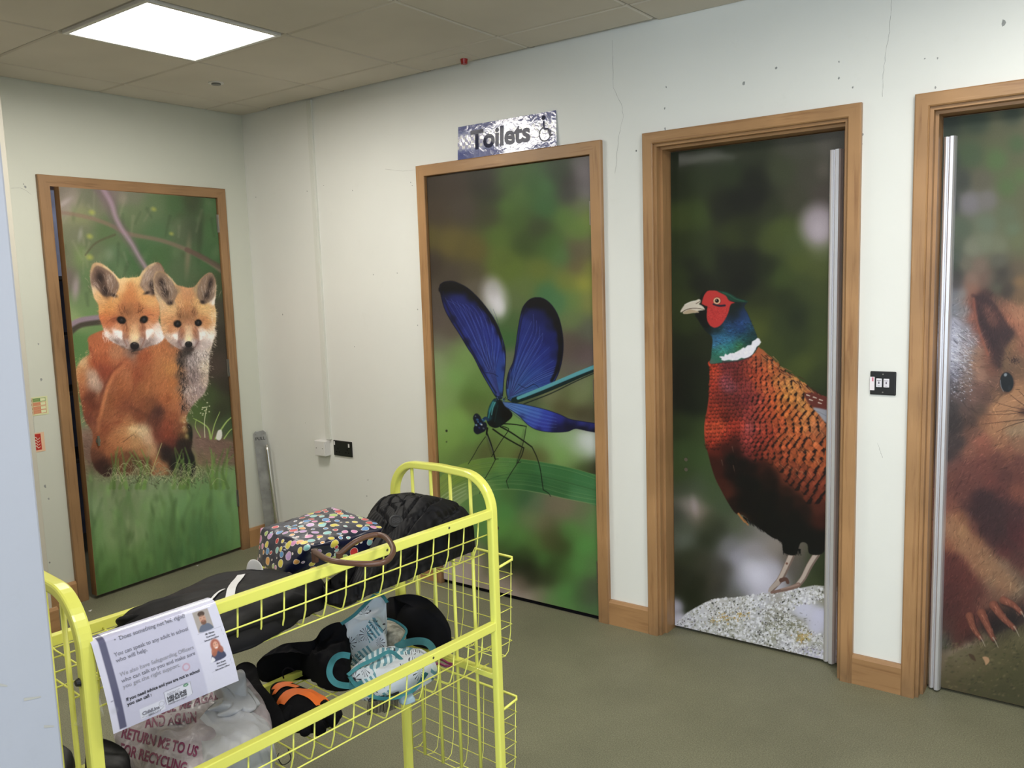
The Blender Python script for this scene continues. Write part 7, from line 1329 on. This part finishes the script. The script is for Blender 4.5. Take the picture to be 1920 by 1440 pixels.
cv.blob(180,128,11,11,(196,130,150),0,.4,.7); cv.blob(180,128,8,8,(200,196,222),0,.4,1); cv.blob(10,138,4,2.4,(140,140,170),0,.6,.8); cv.blob(10,160,12,12,(186,188,206),0,1,.5)
# two small head and shoulders photographs
cv.poly([(232,16),(272,16),(272,64),(232,64)], (168,160,158), .3, 1, False); cv.poly([(236,64),(240,52),(250,48),(258,48),(266,52),(270,64)], (96,104,128), .4); cv.blob(252,36,9.5,13.5,(196,150,130),0,.25); cv.blob(252,44,8.5,7,(110,76,62),0,.4,.9); cv.blob(252,24,10.5,7,(70,52,46),0,.3,.95); cv.blob(252,41,4,1.6,(170,110,100),0,.4); cv.blob(248,34,1.6,1,(60,40,40),0,.4); cv.blob(256,34,1.6,1,(60,40,40),0,.4); cv.blob(252,31,7,6,(200,156,136),0,.5,.5)
cv.poly([(244,140),(248,122),(260,116),(274,118),(280,138)], (70,74,104), .4); cv.blob(262,104,15,19,(168,96,80),0,.35,.95); cv.blob(255,118,9,14,(176,106,84),15,.4,.9); cv.blob(272,116,8,12,(160,92,76),-15,.4,.9); cv.blob(263,104,8,11,(214,160,140),0,.3); cv.blob(263,110,4,1.8,(236,220,220),0,.3); cv.blob(260,101,1.4,1,(60,40,40),0,.4); cv.blob(267,101,1.4,1,(60,40,40),0,.4); cv.poly([(240,140),(246,128),(252,138)], (226,226,240), .4)
for x0, y0, w, h in ((118,166,62,30),(60,180,54,24)):
    cv.poly([(x0,y0),(x0+w,y0),(x0+w,y0+h),(x0,y0+h)], (216,218,236), .5, 1, False)
cv.line([(118,168),(122,164),(176,164),(180,168),(180,192),(176,196)], .8, .8, (120,124,140), .8); cv.line([(118,168),(118,194)], .8, .8, (90,90,110), .8)
cv.line([(62,200),(80,203),(100,202),(112,196)], .8, .8, (110,112,130), .8); cv.blob(108,188,7,7,(150,152,168),0,.2,.6); cv.blob(108,188,5.6,5.6,(212,214,234),0,.2,1); cv.blob(169,168,7,4,(60,120,90),0,.2,.9); cv.blob(169,168,4.5,1.6,(190,214,200),0,.4,.9)
for a in ((228,66,290,66),(288,70,290,86),(228,88,270,88),(236,142,290,142),(288,146,290,160),(236,164,276,164),(222,10,262,10)): cv.line([a[:2], a[2:]], .6, .6, (150,150,175), .7)
nt_ = empty('safeguarding_notice', W(1.13, 0, .6), 'laminated A4 safeguarding notice hooked over the front rail of the trolley', 'notice')
M_lam = printmat('laminated_notice', .25, .8, .05)
U0 = np.vectorize(lambda u, v: W(*sheet(u, v)), otypes=[object])
def shp(U_, V_):
    P = np.zeros(U_.shape+(3,))
    for i in range(U_.shape[0]):
        v = 1-(V_[i, 0]*1.06)
        for j in range(U_.shape[1]): P[i, j] = W(*sheet(U_[i, j], v))
    return P
ink_mesh('sheet', (0, 0, 0), (0, 0, 0), (0, 0, 0), 0, 0, nu, nv, lambda U_, V_, P: cv.sample(U_*297, np.clip(1-V_*1.06, 0, 1)*210), M_lam, nt_, 1.0, 1, shp)
def on_sheet(x, y, off=.0009):
    u, v = x/297, y/210; a = Vector(W(*sheet(u, v))); b_ = Vector(W(*sheet(u+.01, v))); c_ = Vector(W(*sheet(u, v+.01))); n_ = (c_-a).cross(b_-a).normalized(); cmv = Vector(CAM)-a
    if n_.dot(cmv) < 0: n_ = -n_
    return tuple(a+n_*off)
TXT = {}
for g_, c_ in ((0, (.05, .05, .07)), (1, (.20, .20, .26)), (2, (.33, .33, .40))): TXT[g_] = plain('notice_ink_glare_%d' % g_, c_, .3, coat=.5)  # the paler greys put the glare on the laminate into the ink colour
def put(s, x, y, size, grey, bold=.01, align='LEFT', narrow=1.0):
    v, f = text_geo(s, size, bold, align, 0, narrow); MB().add([on_sheet(x+a, y-b_) for a, b_ in v], f).build('text_line', TXT[grey], nt_)
put('\u2022  Does something not feel right?', 46, 20, 12.5, 1); put('You can speak to any adult in school', 38, 50, 12.5, 1, narrow=.93); put('who will help.', 38, 63, 12.5, 1)
put('We also have Safeguarding Officers', 38, 94, 12.5, 2, narrow=.96); put('who can talk to you and make sure', 38, 108, 12.5, 1, narrow=.96); put('you get the right support.', 38, 121, 12.5, 2)
put('If you need advice and you are not in school', 38, 150, 10.2, 0, .035, narrow=.93); put('you can call :', 38, 161, 10.2, 0, .035)
put('NSPCC', 124, 176, 9.5, 2, .0); put('HELPLINE', 122, 185, 10.5, 0, .04, narrow=1.02); put('0808 800 5000', 122, 191.5, 7.4, 0, .035); put('help@nspcc.org.uk', 122, 197, 5.6, 1, .01)
put('ChildLine', 64, 196, 11, 1, .04, narrow=.9); put('0800 1111', 76, 203.5, 6.5, 1, .03)
for y0, nm in ((74, 'Mr Girvan'), (149, 'Mrs Grant')):
    x0 = 258 if y0 < 100 else 264
    put(nm, x0, y0, 5.6, 0, .03, 'CENTER'); put('Designated', x0, y0+7, 5.2, 0, .02, 'CENTER'); put('Safeguarding Officer', x0, y0+14, 5.2, 0, .02, 'CENTER', .9)
# clear sticky tape / plastic wallet corner behind the near leg
M_clear, nt, b = nmat('clear_wallet'); b.inputs['Base Color'].default_value = (.8, .8, .76, 1); b.inputs['Roughness'].default_value = .15; b.inputs['Alpha'].default_value = .28
wl_ = MB().add([W(1.275, .010, .80), W(1.262, -.006, .64), W(1.275, .055, .60), W(1.30, .055, .615), W(1.285, .012, .70)], [(0, 1, 2, 3, 4)]).build('wallet_corner', M_clear, nt_)
